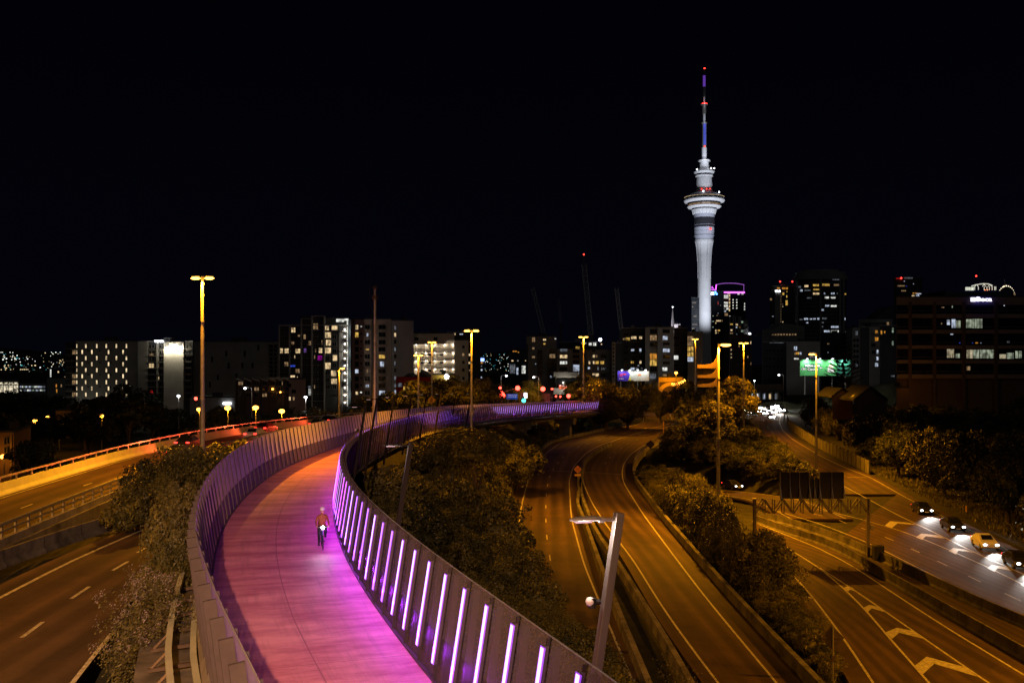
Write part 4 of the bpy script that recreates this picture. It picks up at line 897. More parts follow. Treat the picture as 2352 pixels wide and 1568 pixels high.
# 9 slim tower with blue sign
b=Bld('slim distant tower with a blue-white sign on top','office tower',1095,1113,822,720,2,20,'dark',name='office_tower')
mb=MB(); q=b.pt(1105,826,.5); mb.box(q.x-2.3,q.x+2.3,-.9,-.1,q.z-1.1,q.z+1.1); mb.build('rooftop_sign',mat('blue_sign',(.1,.2,.8),.5,emit=(.25,.4,1),es=3,sample=False),b.e)
b.wins(b1,[(1060,660,50,22,'amber'),(1058,755,40,24,'cool'),(1055,850,36,24,'cool'),(1055,705,36,18,'cooldim')])
# 10..12 mid distance apartment blocks
b=Bld('small glassy block with lit penthouse, left of the wide grey apartments','apartment block',1169.6,1209,804,470,4,20,'blue')
b.wins(b1,[(1500,512,55,14,'amber'),(1545,524,18,14,'amber'),(1470,635,26,16,'warm'),(1540,635,14,12,'white'),(1640,635,12,12,'warm'),(1535,770,25,90,'cool'),(1615,750,50,100,'white'),(1470,740,70,120,'cooldim')]); b.slab(1170,1209,b1(0,657)[1],1.4,.5)
b=Bld('wide grey apartment block with bright corner loft window, behind the traffic lights','apartment block',1209,1278,772,430,4,24,'grey')
b.pier(1209,1213,790,.6,'blue')
b.wins(b7,[(265,540,60,90,'warmdim'),(480,540,60,32,'warm'),(478,622,40,28,'yellow'),(695,523,34,18,'white'),(262,710,45,40,'warmdim'),(262,880,60,40,'warmdim'),(150,690,16,80,'warmdim'),(608,1245,34,70,'cool'),(305,1015,16,16,'cool')])
for r_ in range(5):
    for x in (390,620): b.wins(b7,[(x,780+r_*112,95,75,'dark')]); b.slab(*[b7(x+d,0)[0] for d in (-55,55)],b7(0,825+r_*112)[1],1,.8)
b=Bld('wide grey apartment block with orderly lit three-pane windows, behind the FOR SALE building','apartment block',1278.4,1346,801,425,4,24,'grey')
b.wins(b7,[(855,748,140,55,'cooldim'),(855,870,145,65,'warm'),(852,990,140,60,'white'),(850,1110,140,60,'dark'),(850,1220,135,40,'cool'),(1100,1090,120,130,'cool'),(1100,1200,110,45,'white'),(1130,700,80,50,'yellow'),(635,860,110,75,'warmdim')])
for r_ in range(5): b.wins(b7,[(1100,760+r_*110,120,60,'dark')]) if r_ not in(3,4) else None; b.slab(*[b7(x,0)[0] for x in (1035,1180)],b7(0,805+r_*112)[1],1,.8); b.wins(b7,[(630,760+r_*112,110,70,'dark')]) if r_!=1 else None
b=Bld('dark upper storey setback with glaring white terrace lamps','apartment block',1284,1372,786,445,20,14,'dark')
b.wins(b7,[(1375,628,60,50,'white'),(1462,628,60,60,'white'),(1282,612,40,18,'white'),(1595,630,26,24,'warm'),(1208,610,18,16,'white')]); 
mb=MB(); mb.ball(b.pt(*b7(1570,540),.6),.75,n=8); mb.build('floodlight',M['whitelamp'],b.e)
b=Bld('grey apartment block right of the bare-headed mast, with yellow lit balconies','apartment block',1346.5,1405,803,424,4,24,'grey')
b.wins(b7,[(1445,865,38,52,'warm'),(1500,865,34,48,'warmdim'),(1360,985,30,60,'warm'),(1448,985,34,55,'warm'),(1510,985,70,58,'yellow'),(1612,990,70,60,'yellow'),(1350,1095,42,42,'cool'),(1530,1105,26,60,'cooldim'),(1440,1218,42,34,'warm'),(1510,1228,68,55,'warm'),(1640,1235,100,60,'dark'),(1640,870,110,60,'dark'),(1640,1110,110,60,'dark'),(1440,750,60,50,'dark')])
for r_ in range(4): b.slab(*[b7(x,0)[0] for x in (1580,1745)],b7(0,820+r_*120)[1],1,.8)
b=Bld('slim pale stair tower with a single column of small square windows','apartment block',1405.3,1413.5,786,420,4,10,'white')
for r_ in range(9): b.win(1409,791+r_*9.1,3,3.6,'dark',mull=0)
b=Bld('dark recessed apartment wing between the pale stair tower and the billboard block','apartment block',1413.8,1428,788,428,4,16,'dark')
b=Bld('dark eight-storey block with yellow and cool lit rooms left of the pale pier','apartment block',1428,1481,754,432,4,24,'dark')
b.wins(a3,[(1240,830,34,24,'yellow'),(1210,830,20,16,'warmdim'),(1290,820,44,24,'warm'),(1348,820,22,24,'warm'),(1280,923,26,18,'cool'),(1345,925,18,34,'cool'),(1278,1025,24,18,'yellow'),(1346,1025,18,26,'warm'),(1280,1078,32,22,'cool'),(1318,1080,26,22,'cooldim'),(1358,1078,18,22,'cooldim'),(1330,1052,14,8,'cool')])
b.grid(1430,1480,760,860,3,7,10,6,'dark'); 
for r_ in range(7): b.slab(1450,1480,771+r_*14.5,1,1)
b=Bld('pale grey apartment block with a column of glowing bay windows, above the billboard','apartment block',1481.4,1548,751,428,4,24,'grey')
b.wins(a3,[(1455,765,56,36,'dark'),(1455,820,56,44,'warmdim'),(1455,875,56,30,'dark'),(1455,975,58,50,'amber'),(1455,1030,58,50,'yellow'),(1455,1080,56,40,'dark'),(1450,1140,54,44,'cooldim'),(1563,765,56,28,'dark'),(1553,820,40,32,'cool'),(1563,870,56,22,'dark'),(1563,925,56,28,'cool'),(1563,978,56,26,'dark'),(1563,1030,56,24,'dark'),(1551,1082,40,28,'white'),(1560,1136,54,24,'warmdim')])
b.pier(*[a3(x,0)[0] for x in (1385,1424)],753,.8,'grey'); b.pier(*[a3(x,0)[0] for x in (1488,1528)],752,.8,'grey')
for y in (795,850,905,1000,1055,1110): b.slab(*[a3(x,0)[0] for x in (1426,1486)],a3(0,y)[1],1,1)
# spire with pinkish block behind
q=AT(1545,756,520)
e=empty('church_spire',(q.x,520,q.z-8),label='small pale floodlit spire above the apartment roof',cat='spire')
mb=MB(); mb.bar((0,0,0),(0,0,8),1.4,n=4,r2=1.1); mb.bar((0,0,8),(0,0,19.5),1.1,n=4,r2=.08); mb.build('spire',BM['white'],e); mb=MB(); mb.ball((0,0,19.8),.3,n=6); mb.build('finial',M['whitelamp'],e)
light('SPOT',(-3,-9,5),4000,(.9,.85,1),e,.3,target=(0,0,12),cone=R(80))
b=Bld('low lilac-lit penthouse block beside the small spire','apartment block',1549,1563,744.5,515,20,10,'white'); light('POINT',b.pt(1556,750,5),500,(.8,.7,1),b.e,.3)
b=Bld('dark glass apartment wing with one lit room, right of the pale block','apartment block',1548.4,1579,754,432,4,20,'dark')
b.wins(a3,[(1645,985,40,34,'white'),(1650,820,50,24,'dark'),(1650,880,50,24,'dark'),(1650,935,50,24,'dark'),(1650,1050,50,24,'dark'),(1690,860,40,24,'dark')])
b=Bld('charcoal building with a column of greenish lit stair windows, in front of the tower foot','apartment block',1579.5,1614,763,425,4,20,'brown')
for y,k in ((825,'warmdim'),(868,'warmdim'),(912,'yellow'),(958,'yellow'),(1000,'cool')): b.wins(a3,[(1766,y,48,36,k)])
# parking ramp with curved openings
b=Bld('ochre curved parking ramp with three swooping dark openings, lit by sodium light','parking ramp',1601,1650,838,385,3,12,'dark',name='parking_ramp',roof=False)
for (y0,y1) in ((1045,1075),(1132,1155),(1208,1232)):
    pts=[];u=b
    mb=MB(); N_=10
    L0=[b.pt(*a3(1820,y0),1.2),b.pt(*a3(1820,y1),1.2)]
    up=[(1820,y0),(1890,y0),(1930,y0-6),(1960,y0-22),(1975,y0-44),(1985,y0-60)]; lo=[(1820,y1),(1890,y1),(1935,y1),(1965,y1),(1985,y1),(1992,y1)]
    A_=[b.pt(*a3(*t),1.2) for t in up]; B_=[b.pt(*a3(*t),1.2) for t in lo]; t=Vector((0,1.0,0)); k=len(A_)
    mb.raw(A_+B_+[p+t for p in A_]+[p+t for p in B_],[(k+i,k+i+1,i+1,i) for i in range(k-1)]+[(2*k+i,2*k+i+1,i+1,i)[::-1] for i in range(k-1)]+[(k+i,3*k+i,3*k+i+1,k+i+1) for i in range(k-1)]); mb.build('ramp_band',BM['orange'],b.e)
b.pier(*[a3(x,0)[0] for x in (1984,1998)],815,1.4,'orange')
light('POINT',b.pt(1630,808,9),900,SOD,b.e,.3)
# yellow arch shop
b=Bld('low yellow building with an arched gable and a string of bulbs, beside the dark trees','shop building',1513,1568,866.5,395,3,14,'yellow',name='shop_building')
mb=MB(); q=b.pt(1540,893,.1); 
for i in range(12):
    a0,a1_=math.pi*i/12,math.pi*(i+1)/12
    for r0,r1 in ((3.6,5.2),): mb.raw([(q.x+math.cos(t)*r,-y_,q.z-2+math.sin(t)*r*.9) for t in (a0,a1_) for r in (r0,r1) for y_ in (.01,.3)],[(0,2,6,4),(1,5,7,3),(2,3,7,6),(0,4,5,1)])
mb.build('arch',BM['yellow'],b.e)
mb=MB(); mb.box(.3,b.w-.3,-.12,-.01,b.h-7,b.h-1.8); mb.build('shopfront',BM['brown'],b.e)
light('POINT',b.pt(1540,880,6),900,SOD,b.e,.3)
e=empty('string_lights',AT(1545,886,388),label='string of warm bulbs sagging before the yellow arched building',cat='string lights')
for i in range(26):
    t=i/25; mb=MB(); mb.ball((XA(1545+t*31-2,388)-e.location.x,.3*math.sin(i*2.1),(-(t-.5)**2*2.5)*-1+ .9*math.sin(i*1.7)*.5+t*1.8),.17,n=6); mb.build('bulb',M['sod_small'],e)
# FOR SALE building
b=Bld('two-storey pale shop building with a red FOR SALE banner on its balcony','shop building',1277,1322,864,372,5,14,'white',name='shop_building',roof=False)
mb=MB(); mb.box(-1,b.w+1,-2,14,b.h-.1,b.h+1.6); mb.build('roof',M['galv'],b.e)
mb=MB(); mb.box(.2,b.w-.2,-.3,-.01,b.h-4.4,b.h-.6); mb.build('glazing',M['glass_dark'],b.e); mb=MB(); mb.box(-1,b.w*.95,-2.2,-.31,b.h-6.8,b.h-4.4); mb.build('balcony',BM['white'],b.e)
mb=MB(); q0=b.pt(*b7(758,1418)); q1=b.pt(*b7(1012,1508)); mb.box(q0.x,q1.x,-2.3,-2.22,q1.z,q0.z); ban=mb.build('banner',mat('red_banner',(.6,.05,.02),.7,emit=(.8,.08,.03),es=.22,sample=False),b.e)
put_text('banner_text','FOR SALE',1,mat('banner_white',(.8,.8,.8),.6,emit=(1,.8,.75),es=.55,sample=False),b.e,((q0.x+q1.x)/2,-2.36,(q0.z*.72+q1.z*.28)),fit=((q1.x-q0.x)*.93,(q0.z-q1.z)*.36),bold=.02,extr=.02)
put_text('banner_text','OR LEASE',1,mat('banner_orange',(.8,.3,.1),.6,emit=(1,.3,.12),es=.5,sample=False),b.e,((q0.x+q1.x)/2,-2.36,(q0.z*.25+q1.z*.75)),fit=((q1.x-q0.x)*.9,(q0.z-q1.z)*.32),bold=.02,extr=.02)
light('POINT',b.pt(1296,880,6),700,(1,.9,.75),b.e,.2); b.wins(b7,[(880,1545,60,24,'warm'),(990,1545,70,30,'amber')])
# towers behind the Sky tower
b=Bld('dark office tower peeking out left of the white observation tower','office tower',1588,1606,684,980,0,24,M['glass_dark'],name='office_tower'); b.wins(a3,[(1797,524,30,10,'warmdim'),(1805,640,24,10,'warmdim'),(1802,708,36,10,'warmdim'),(1790,745,20,10,'warmdim')]); b.grid(1589,1604,690,760,4,12,2.4,3,'dark',.1,('warmdim',))
b=Bld('dark bank tower with white and blue emblem sign right of the observation tower shaft','office tower',1630,1663,669,1080,0,26,M['glass_dark'],name='office_tower')
def c7(x,y): return x*.09376+1598.7,y*.09376+633.95   # 1740,690 zoom
b.wins(c7,[(548,1095,110,36,'warm'),(638,1095,20,36,'warmdim'),(485,1150,26,36,'warm'),(485,1330,30,40,'warm'),(560,1330,60,34,'yellow'),(485,1390,30,38,'warm'),(415,975,34,20,'green'),(415,1110,44,24,'green'),(600,715,18,26,'cooldim'),(540,910,18,14,'cool'),(515,965,36,18,'warmdim'),(412,1250,34,26,'green'),(540,660,18,80,'red'),(540,1390,22,22,'warmdim')])
q=b.pt(*c7(375,430),1.2); put_text('rooftop_sign','NZ',4,M['whitelamp'],b.e,q,fit=(4.4,3.2),bold=.12)
mb=MB(); q=b.pt(*c7(468,425),1.2); 
for a,d in ((90,1.1),(215,1.7),(325,1.7)): mb.ball((q.x+math.cos(R(a))*d,q.y,q.z+math.sin(R(a))*d+.3),1.1,n=8)
mb.build('emblem',mat('blue_emblem',(.1,.2,.9),.5,emit=(.1,.3,1),es=5,sample=False),b.e)
for r_,y in enumerate((265,300,338)):
    for k in range(2+r_): mb=MB(); mb.ball(b.pt(*c7(358+k*32,y),1),.42,n=6); mb.build('crown_lamp',M['magenta_led'],b.e)
b=Bld('glass tower crowned with a purple-lit arc and a magenta light bar','office tower',1658,1712,671,1150,0,28,M['glass_dark'],name='office_tower')
mb=MB(); pts=[b.pt(*c7(x,y),1) for x,y in ((500,210),(600,190),(700,178),(830,175),(950,180),(1060,192),(1175,215))]; mb.tube(pts,.35,n=5); mb.tube([b.pt(*c7(1165,215),1),b.pt(*c7(1165,390),1)],.25,n=4); mb.build('crown_arc',mat('arc_purple',(.4,.3,.5),.5,emit=(.35,.1,.55),es=.9,sample=False),b.e)
mb=MB(); mb.tube([b.pt(*c7(493,210),1),b.pt(*c7(475,370),1)],.5,n=5); mb.tube([b.pt(*c7(630,402),1),b.pt(*c7(1185,402),1)],.9,n=5); mb.build('light_strip',M['magenta_led'],b.e)
for x,y,w_,h_,k in [(735,485,110,50,'white'),(735,530,110,40,'white'),(725,655,110,50,'white'),(725,730,110,55,'white'),(765,800,60,50,'white'),(680,800,20,30,'white'),(700,860,70,34,'cool'),(820,460,34,80,'warm'),(820,560,34,60,'warm'),(820,650,34,60,'warm'),(820,740,34,60,'warm'),(820,830,34,60,'warm'),(655,430,34,50,'amber'),(795,420,50,40,'warm'),(1040,440,50,30,'white'),(1135,440,50,30,'white'),(1190,680,20,44,'white'),(1188,750,24,44,'white'),(1188,812,24,44,'white')]: b.wins(c7,[(x,y,w_,h_,k)])
for x in (907,998):
    for y in (580,648,716,785): b.wins(c7,[(x,y,30,36,'white')])
b.wins(c7,[(825,985,36,28,'white'),(905,985,36,28,'white'),(740,940,80,70,'warmdim')])
b=Bld('striped apartment tower with pale vertical fins in front of the purple-crowned tower','apartment tower',1663,1708,727,900,0,24,'dark',name='apartment_tower')
for x in (820,910,960,1047,1092): b.pier(*[c7(x+d,0)[0] for d in (-9,9)],727.5,.8,'conc','fin')
b.wins(c7,[(868,1180,60,34,'yellow'),(868,1325,44,40,'warm'),(865,1398,64,28,'warmdim'),(995,1190,52,44,'warm'),(992,1255,36,30,'cool'),(1072,1253,30,34,'amber'),(1128,1125,54,50,'green'),(1128,1345,54,50,'green'),(1002,1428,22,20,'cool'),(775,1040,60,10,'dark'),(775,1110,60,10,'dark')]); b.grid(1671,1674,730,775,1,7,5,3,'dark')
b=Bld('plain grey slab block right of the striped apartment tower','office tower',1707.6,1718.5,735,910,0,20,'grey',name='office_tower'); 
mb=MB(); mb.ball(b.pt(*c7(1297,1416),3),1.0,n=6); mb.build('floodlight',M['whitelamp'],b.e)
b=Bld('unlit brown podium blocks below the striped tower','office block',1676,1727,769,620,0,24,'brown',name='office_block'); b.wins(a3,[(2108,920,10,10,'warm'),(2108,955,10,8,'warm'),(2108,983,12,8,'warm'),(2272,860,8,24,'warm'),(2272,1035,8,20,'warmdim')]); b.grid(1680,1725,776,850,9,6,2.4,5,'dark',.05,('warmdim',))
# right skyline
b=Bld('hotel tower with a small white sign and amber top-floor windows','hotel tower',1768,1832,656,1000,0,30,'dark',name='hotel_tower')
b.pier(*[b9(x,0)[0] for x in (236,330)],666,1,'grey'); put_text('rooftop_sign','voco',4,M['whitelamp'],b.e,b.pt(*b9(286,440),1.6),fit=(5.6,1.7),bold=.05)
b.wins(b9,[(300,395,50,26,'amber'),(378,397,34,30,'amber'),(405,397,20,26,'amber'),(438,397,34,34,'amber'),(440,450,18,20,'yellow'),(380,487,30,38,'yellow'),(436,530,18,38,'yellow'),(435,632,36,80,'yellow'),(178,575,30,34,'warmdim'),(372,945,18,18,'warm'),(372,695,12,12,'warm'),(372,655,10,10,'warm'),(210,853,26,8,'cool')])
for k in range(14): b.wins(b9,[(341,450+k*41,8,20,'warmdim')])
for k in range(7): b.pier(*[b9(455+k*26+d,0)[0] for d in (0,3)],665,.3,'blue','fin')
for x in (324,523):
    mb=MB(); q=b.pt(*b9(x,287),1); mb.bar(q-Vector((0,0,4)),q,.15,n=4); mb.build('beacon_pole',M['steel'],b.e); mb=MB(); mb.ball(q,.75,n=8); mb.build('beacon',M['redlamp'],b.e)
# round office tower
Y=900; x0,x1=XA(1836,Y),XA(1954,Y); rad=(x1-x0)/2; e=empty('round_office_tower',((x0+x1)/2,Y+rad*.55,0),label='broad rounded office tower with a flat drum crown and scattered lit floors',cat='office tower')
zt=ZA(641,Y); ex_=rad
def ell(mb,r,z0,z1,m=0): 
    pr=[(r*.001,z0),(r,z0),(r,z1),(r*.001,z1)]; k=len(mb.v); mb.lathe(pr,40,m)
    for i in range(k,len(mb.v)): x,y,z=mb.v[i]; mb.v[i]=(x,y*.55,z)
mb=MB(); ell(mb,rad,0,zt); mb.build('wall',BM['dark'],e,smooth=False)
mb=MB(); ell(mb,rad*1.06,ZA(641,Y),ZA(631,Y)); ell(mb,rad*.99,ZA(631,Y),ZA(622,Y)); ell(mb,rad*.7,ZA(622,Y),ZA(617,Y)); mb.build('crown',BM['grey'],e)
for zz in [ZA(y,Y) for y in range(650,790,9)]: mb=MB(); ell(mb,rad*1.005,zz-.18,zz+.18); mb.build('floor_band',BM['grey'],e)
for px in (1838,1884,1931,1941): 
    x=XA(px,Y)-(x0+x1)/2; yy=-math.sqrt(max(0,1-(x/rad)**2))*rad*.55; mb=MB(); mb.box(x-.9,x+.9,yy-1.2,yy+3,0,zt+2); mb.build('pier',BM['grey'],e)
for t in [(775,355,60,34,'warm'),(915,345,90,30,'yellow'),(1072,340,120,34,'yellow'),(1255,340,90,30,'warmdim'),(920,415,95,20,'yellow'),(920,482,100,30,'warm'),(705,425,40,34,'cool'),(790,425,90,22,'cooldim'),(1050,480,22,26,'cool'),(1190,480,60,26,'cool'),(1270,480,20,26,'cooldim'),(1090,547,66,30,'white'),(1195,547,76,26,'white'),(1095,682,66,28,'cool'),(1205,685,96,28,'white'),(1022,750,34,30,'cool'),(700,900,50,24,'cooldim'),(770,893,60,30,'cool'),(840,895,34,20,'cool'),(890,893,40,24,'cool'),(955,893,40,28,'cool'),(1050,888,70,26,'cooldim'),(1075,888,24,26,'warm'),(1022,955,34,20,'cooldim'),(1225,1025,130,30,'cool'),(1018,1022,20,20,'cooldim'),(1088,1097,90,30,'cool'),(1225,1097,135,32,'white'),(785,955,34,10,'cool'),(630,365,40,30,'cooldim'),(1240,252,120,10,'cooldim'),(1425,482,50,24,'yellow'),(1415,890,34,36,'cool'),(815,550,70,10,'cooldim'),(1450,1103,90,16,'cooldim')]:
    px,py=b9(t[0],t[1]); x=XA(px,Y)-(x0+x1)/2; 
    if abs(x)>rad*.97: x=rad*.9*(1 if x>0 else -1)
    yy=-math.sqrt(1-(x/rad)**2)*rad*.55; u=Y/F*.14059; ang=math.atan2(yy*rad*rad/(rad*.55)**2,x)+math.pi/2
    inst('window',window_mesh(t[2]*u,max(1,t[3]*u),t[4]),e,(x,yy-.4,ZA(py,Y)),(0,0,ang*.6))
# lower blocks right
b=Bld('gabled grey hall with faint warm windows under the rounded tower','office block',1750,1848,757,700,0,30,'grey',roof=False,name='office_block')
mb=MB(); x=b.w; z=b.h; mb.raw([(0,-.2,z-4),(x*.28,-.2,z),(x*.5,-.2,z+4.5),(x,-.2,z+2.5),(x,-.2,z-1),(0,29,z-4),(x*.28,29,z),(x*.5,29,z+4.5),(x,29,z+2.5),(x,29,z-1)],[(0,4,3,2,1),(5,6,7,8,9),(0,1,6,5),(1,2,7,6),(2,3,8,7)]); mb.build('roof',BM['grey'],b.e)
b.wins(a4,[(240+i*24,792,14,14,'warmdim') for i in range(9)]); 
b=Bld('dark warehouse block with a thin lit roof edge','office block',1752,1806,786,560,0,24,'dark',name='office_block'); mb=MB(); mb.box(b.w*.3,b.w*.9,-.3,-.1,b.h-.4,b.h-.1); mb.build('light_strip',WM['cooldim'],b.e); b.wins(a4,[(362,920,6,30,'cool'),(362,1050,6,30,'cool')]); b.grid(1756,1800,795,850,5,3,6,6,'dark')
b=Bld('grey office block with a white lit window above a coloured strip, behind the green billboard','office block',1806.5,1884,784,540,2,24,'grey',name='office_block')
b.wins(a4,[(432,908,26,32,'cool'),(428,950,14,20,'warmdim'),(443,950,14,20,'amber'),(456,950,14,20,'yellow'),(474,950,16,20,'cool'),(440,995,40,12,'white'),(575,965,50,48,'cooldim')])
b=Bld('dark office block left of the pine, almost unlit','office block',1884.5,1957,764,640,0,24,'dark',name='office_block'); b.wins(a4,[(707,870,18,10,'warmdim'),(705,942,10,10,'cooldim')])
b=Bld('distant tower with a red roof strip and sparse lights, far right','office tower',2052,2119,638,1050,0,30,'dark',name='office_tower')
b.wins(a4,[(1300,322,50,10,'red'),(1380,318,70,12,'cooldim'),(1320,385,60,12,'warmdim'),(1345,345,8,8,'cool'),(1365,388,10,8,'blue'),(1422,368,8,8,'cool'),(1420,470,24,24,'warm'),(1465,462,44,34,'cool'),(1340,425,40,10,'warmdim'),(1440,445,50,8,'amber')]); b.grid(2055,2115,650,680,10,5,3,2.6,'dark')
mb=MB(); q=b.pt(*a4(1316,320),1); mb.ball(q,.9,n=6); mb.build('beacon',M['redlamp'],b.e)
b=Bld('grey apartment block with stepped gable and a few amber windows, left of the wide office','apartment block',1957.5,1974,752,560,0,20,'grey'); b.wins(a4,[(945,780,18,34,'cooldim'),(945,1050,16,30,'cooldim')]); b.grid(1959,1973,775,850,2,6,5,7,'dark')
b=Bld('tall grey gabled block behind the amber-windowed apartments','apartment block',1972,2050,733,600,0,22,'grey',roof=False)
mb=MB(); x=b.w; z=b.h; mb.raw([(x*.5,0,z),(x,0,z),(x,0,z+8),(x*.95,0,z+8),(x*.5,20,z),(x,20,z),(x,20,z+8),(x*.95,20,z+8)],[(0,1,2,3),(7,6,5,4),(0,3,7,4),(2,6,7,3)]); mb.build('roof',BM['dark'],b.e); b.grid(1976,2040,738,748,12,1,3,5,'dark')
b=Bld('grey apartment block with amber upper windows and balconies beside the wide office','apartment block',1975,2022,750,500,0,20,'grey')
b.pier(*[a4(x,0)[0] for x in (975,1048)],752,.3,'dark')
b.wins(a4,[(1110,770,22,26,'amber'),(1112,832,30,34,'amber'),(1020,880,16,24,'yellow'),(1022,935,22,22,'cooldim'),(1120,938,14,34,'cool'),(1118,993,18,30,'cool'),(1112,1045,26,30,'cool'),(1016,1045,14,24,'warm'),(1018,1098,18,24,'amber'),(1085,880,34,26,'dark'),(1085,940,24,26,'dark')])
for y in (792,848,903,958,1012,1065): b.slab(*[a4(x,0)[0] for x in (1062,1150)],a4(0,y)[1],1,1)
b=Bld('narrow dark apartment wing with two amber slots beside the wide office','apartment block',2022.5,2058,748,490,0,18,'dark'); b.wins(a4,[(1153,775,14,34,'amber'),(1180,772,10,18,'amber'),(1207,700,20,24,'warmdim'),(1248,755,14,40,'green'),(1248,865,14,36,'green'),(1248,1140,30,14,'cooldim')])
# wide office with BECA sign
b=Bld('wide banded office building with lit open-plan rooms, under the glowing blue-white sign','office building',2059,2420,683,300,2,34,'brown',name='office_building')
for y0,y1,k in ((480,545,0),(620,655,0),(752,785,0),(882,912,0),(1005,1035,0),(1125,1160,0)):
    x=0; mb=MB(); mb.box(0,b.w,-.8,-.01,b.pt(*a4(0,y1)).z,b.pt(*a4(0,y0)).z); mb.build('floor_band',BM['stone'],b.e)
for y0,y1 in ((545,620),(655,752),(785,882),(912,1005),(1035,1125)):
    mb=MB(); mb.box(.2,b.w-.2,-.12,-.01,b.pt(*a4(0,y1)).z,b.pt(*a4(0,y0)).z); mb.build('glazing',M['glass_dark'],b.e)
    mb=MB(); z=b.pt(*a4(0,y1-22)).z; mb.box(.2,b.w-.2,-.3,-.13,z,z+.08); mb.build('railing',M['galv'],b.e)
for x in (1385,1590,1835,2105): b.pier(*[a4(x+d,0)[0] for d in (-14,14)],a4(0,520)[1],.9,'brown','column')
winmat('office',(.75,.85,.62),.42); winmat('office_w',(1,.85,.55),.5)
for t in [(1712,690,28,44,'cool'),(1755,700,34,72,'cool'),(1795,705,38,60,'office'),(1885,700,50,72,'office'),(1930,700,38,76,'office'),(1975,700,44,76,'office'),(1730,950,60,70,'office_w'),(1790,970,36,36,'office'),(1890,955,52,72,'office_w'),(1945,955,50,72,'office'),(2000,955,50,72,'office'),(2060,955,60,72,'office'),(2170,975,60,36,'office_w'),(2230,970,60,48,'office'),(2285,960,24,60,'office'),(2315,960,26,60,'office'),(1740,790,26,6,'cool'),(1950,862,22,10,'amber'),(1915,862,8,6,'blue'),(1808,862,10,5,'blue'),(1985,862,10,6,'cool'),(1665,565,26,8,'warmdim'),(1745,560,7,18,'green'),(1655,700,12,14,'warmdim'),(1880,1075,34,34,'warmdim'),(2215,855,22,14,'cooldim'),(2180,550,10,8,'cool')]: 
    px,py=a4(t[0],t[1]); b.win(px,py,t[2]*.27368,t[3]*.27368,t[4],proud=.16)
# plant room with sign
mb=MB(); q0=b.pt(*a4(1700,420),0);q1=b.pt(*a4(2265,480),0); mb.box(q0.x,q1.x,1,20,b.h,q0.z); mb.build('plant_room',BM['blue'],b.e)
mb=MB(); q0=b.pt(*a4(1850,560)); q1=b.pt(*a4(2110,470)); mb.box(q0.x,q1.x,-.5,-.01,q0.z,q1.z); mb.build('sign_board',mat('navy_board',(.03,.04,.12),.5),b.e)
SG=mat('sign_white_blue',(.7,.7,1),.5,emit=(.82,.78,1),es=2.5,sample=False)
mb=MB(); q=b.pt(*a4(1912,500),.8); mb.box(q.x-.72,q.x+.72,-.95,-.75,q.z-.6,q.z+.6); mb.build('sign_emblem',SG,b.e)
q=b.pt(*a4(2003,499),.8); put_text('sign_letters','Beca',1,SG,b.e,q,fit=(4.7,1.35),bold=.03,extr=.08)
q=b.pt(*a4(1980,500),.8); light('POINT',q+Vector((-1.2,-1.2,-.2)),40,(.1,.12,1),b.e,.1); light('POINT',q+Vector((1.6,-1.2,-.2)),40,(.1,.12,1),b.e,.1)
light('POINT',(-2,-18,8),1400,SOD,b.e,.4)
# crown of the tower behind
q=AT(2262,672,900)
e=empty('crowned_tower',(q.x,900,0),label='distant tower top with a white arched crown, lit dome and red word sign',cat='office tower')
LX=lambda px: XA(px,900)-q.x
def d1(x,y): return x*.07031+2186.7,y*.07031+624.8   # 2380,680 zoom
P=lambda x,y: Vector((LX(d1(x,y)[0]),0,ZA(d1(x,y)[1],900)))
mb=MB(); mb.box(P(400,0).x,P(2040,0).x,2,40,0,P(0,760).z); mb.build('wall',BM['dark'],e)
WC=mat('crown_white',(.8,.8,.7),.5,emit=(.8,.82,.68),es=.75,sample=False)
mb=MB(); mb.tube([P(635,460),P(750,425),P(900,395),P(1030,380),P(1200,390),P(1320,440)],.45,n=5)
for x in (800,1050,1240): mb.tube([P(x,400),P(x-60,470)],.25,n=4); mb.tube([P(x,400),P(x+50,470)],.25,n=4)
for x in (1050,1140,1220,1310,1390,1430,740,860): mb.tube([P(x,470),P(x,590 if x>1000 else 580)],.3,n=4)
for x in (460,520,580,640,690): mb.tube([P(x,490),P(x,600)],.7,n=4)
mb.build('crown',WC,e)
mb=MB(); 
for i in range(13):
    t=math.pi*i/12; mb.ball(P(1780-250*math.cos(t),740-290*math.sin(t)),.55,n=6)
for x,y in ((1690,550),(1660,605),(1775,500),(1850,545),(1830,605),(1690,470),(1770,450)): mb.ball(P(x,y),.6,n=6)
mb.build('dome_lamps',mat('dome_lamp',(.8,.7,.5),.5,emit=(1,.85,.6),es=1.6,sample=False),e)
mb=MB(); mb.ball(P(1780,740),6.6,n=16,sc=(1.1,.5,1.15)); mb.build('dome',BM['dark'],e); mb=MB(); mb.box(P(1500,0).x,P(2030,0).x,-2,1.5,P(0,755).z,P(0,690).z); mb.build('dome_base',WM['warmdim'],e)
put_text('rooftop_sign','Vero',1,mat('vero_red',(1,.2,.1),.5,emit=(1,.2,.05),es=3.2,sample=False),e,P(1190,660)+Vector((0,-3,0)),fit=(10,4.2),bold=.03)
mb=MB(); mb.ball(P(790,130),.8,n=6); mb.build('beacon',M['redlamp'],e); mb=MB(); mb.bar(P(790,400),P(790,150),.12,n=4); mb.build('beacon_pole',M['steel'],e); mb=MB(); mb.bar(P(1730,450),P(1730,0),.25,n=4); mb.build('antenna',M['galv'],e)
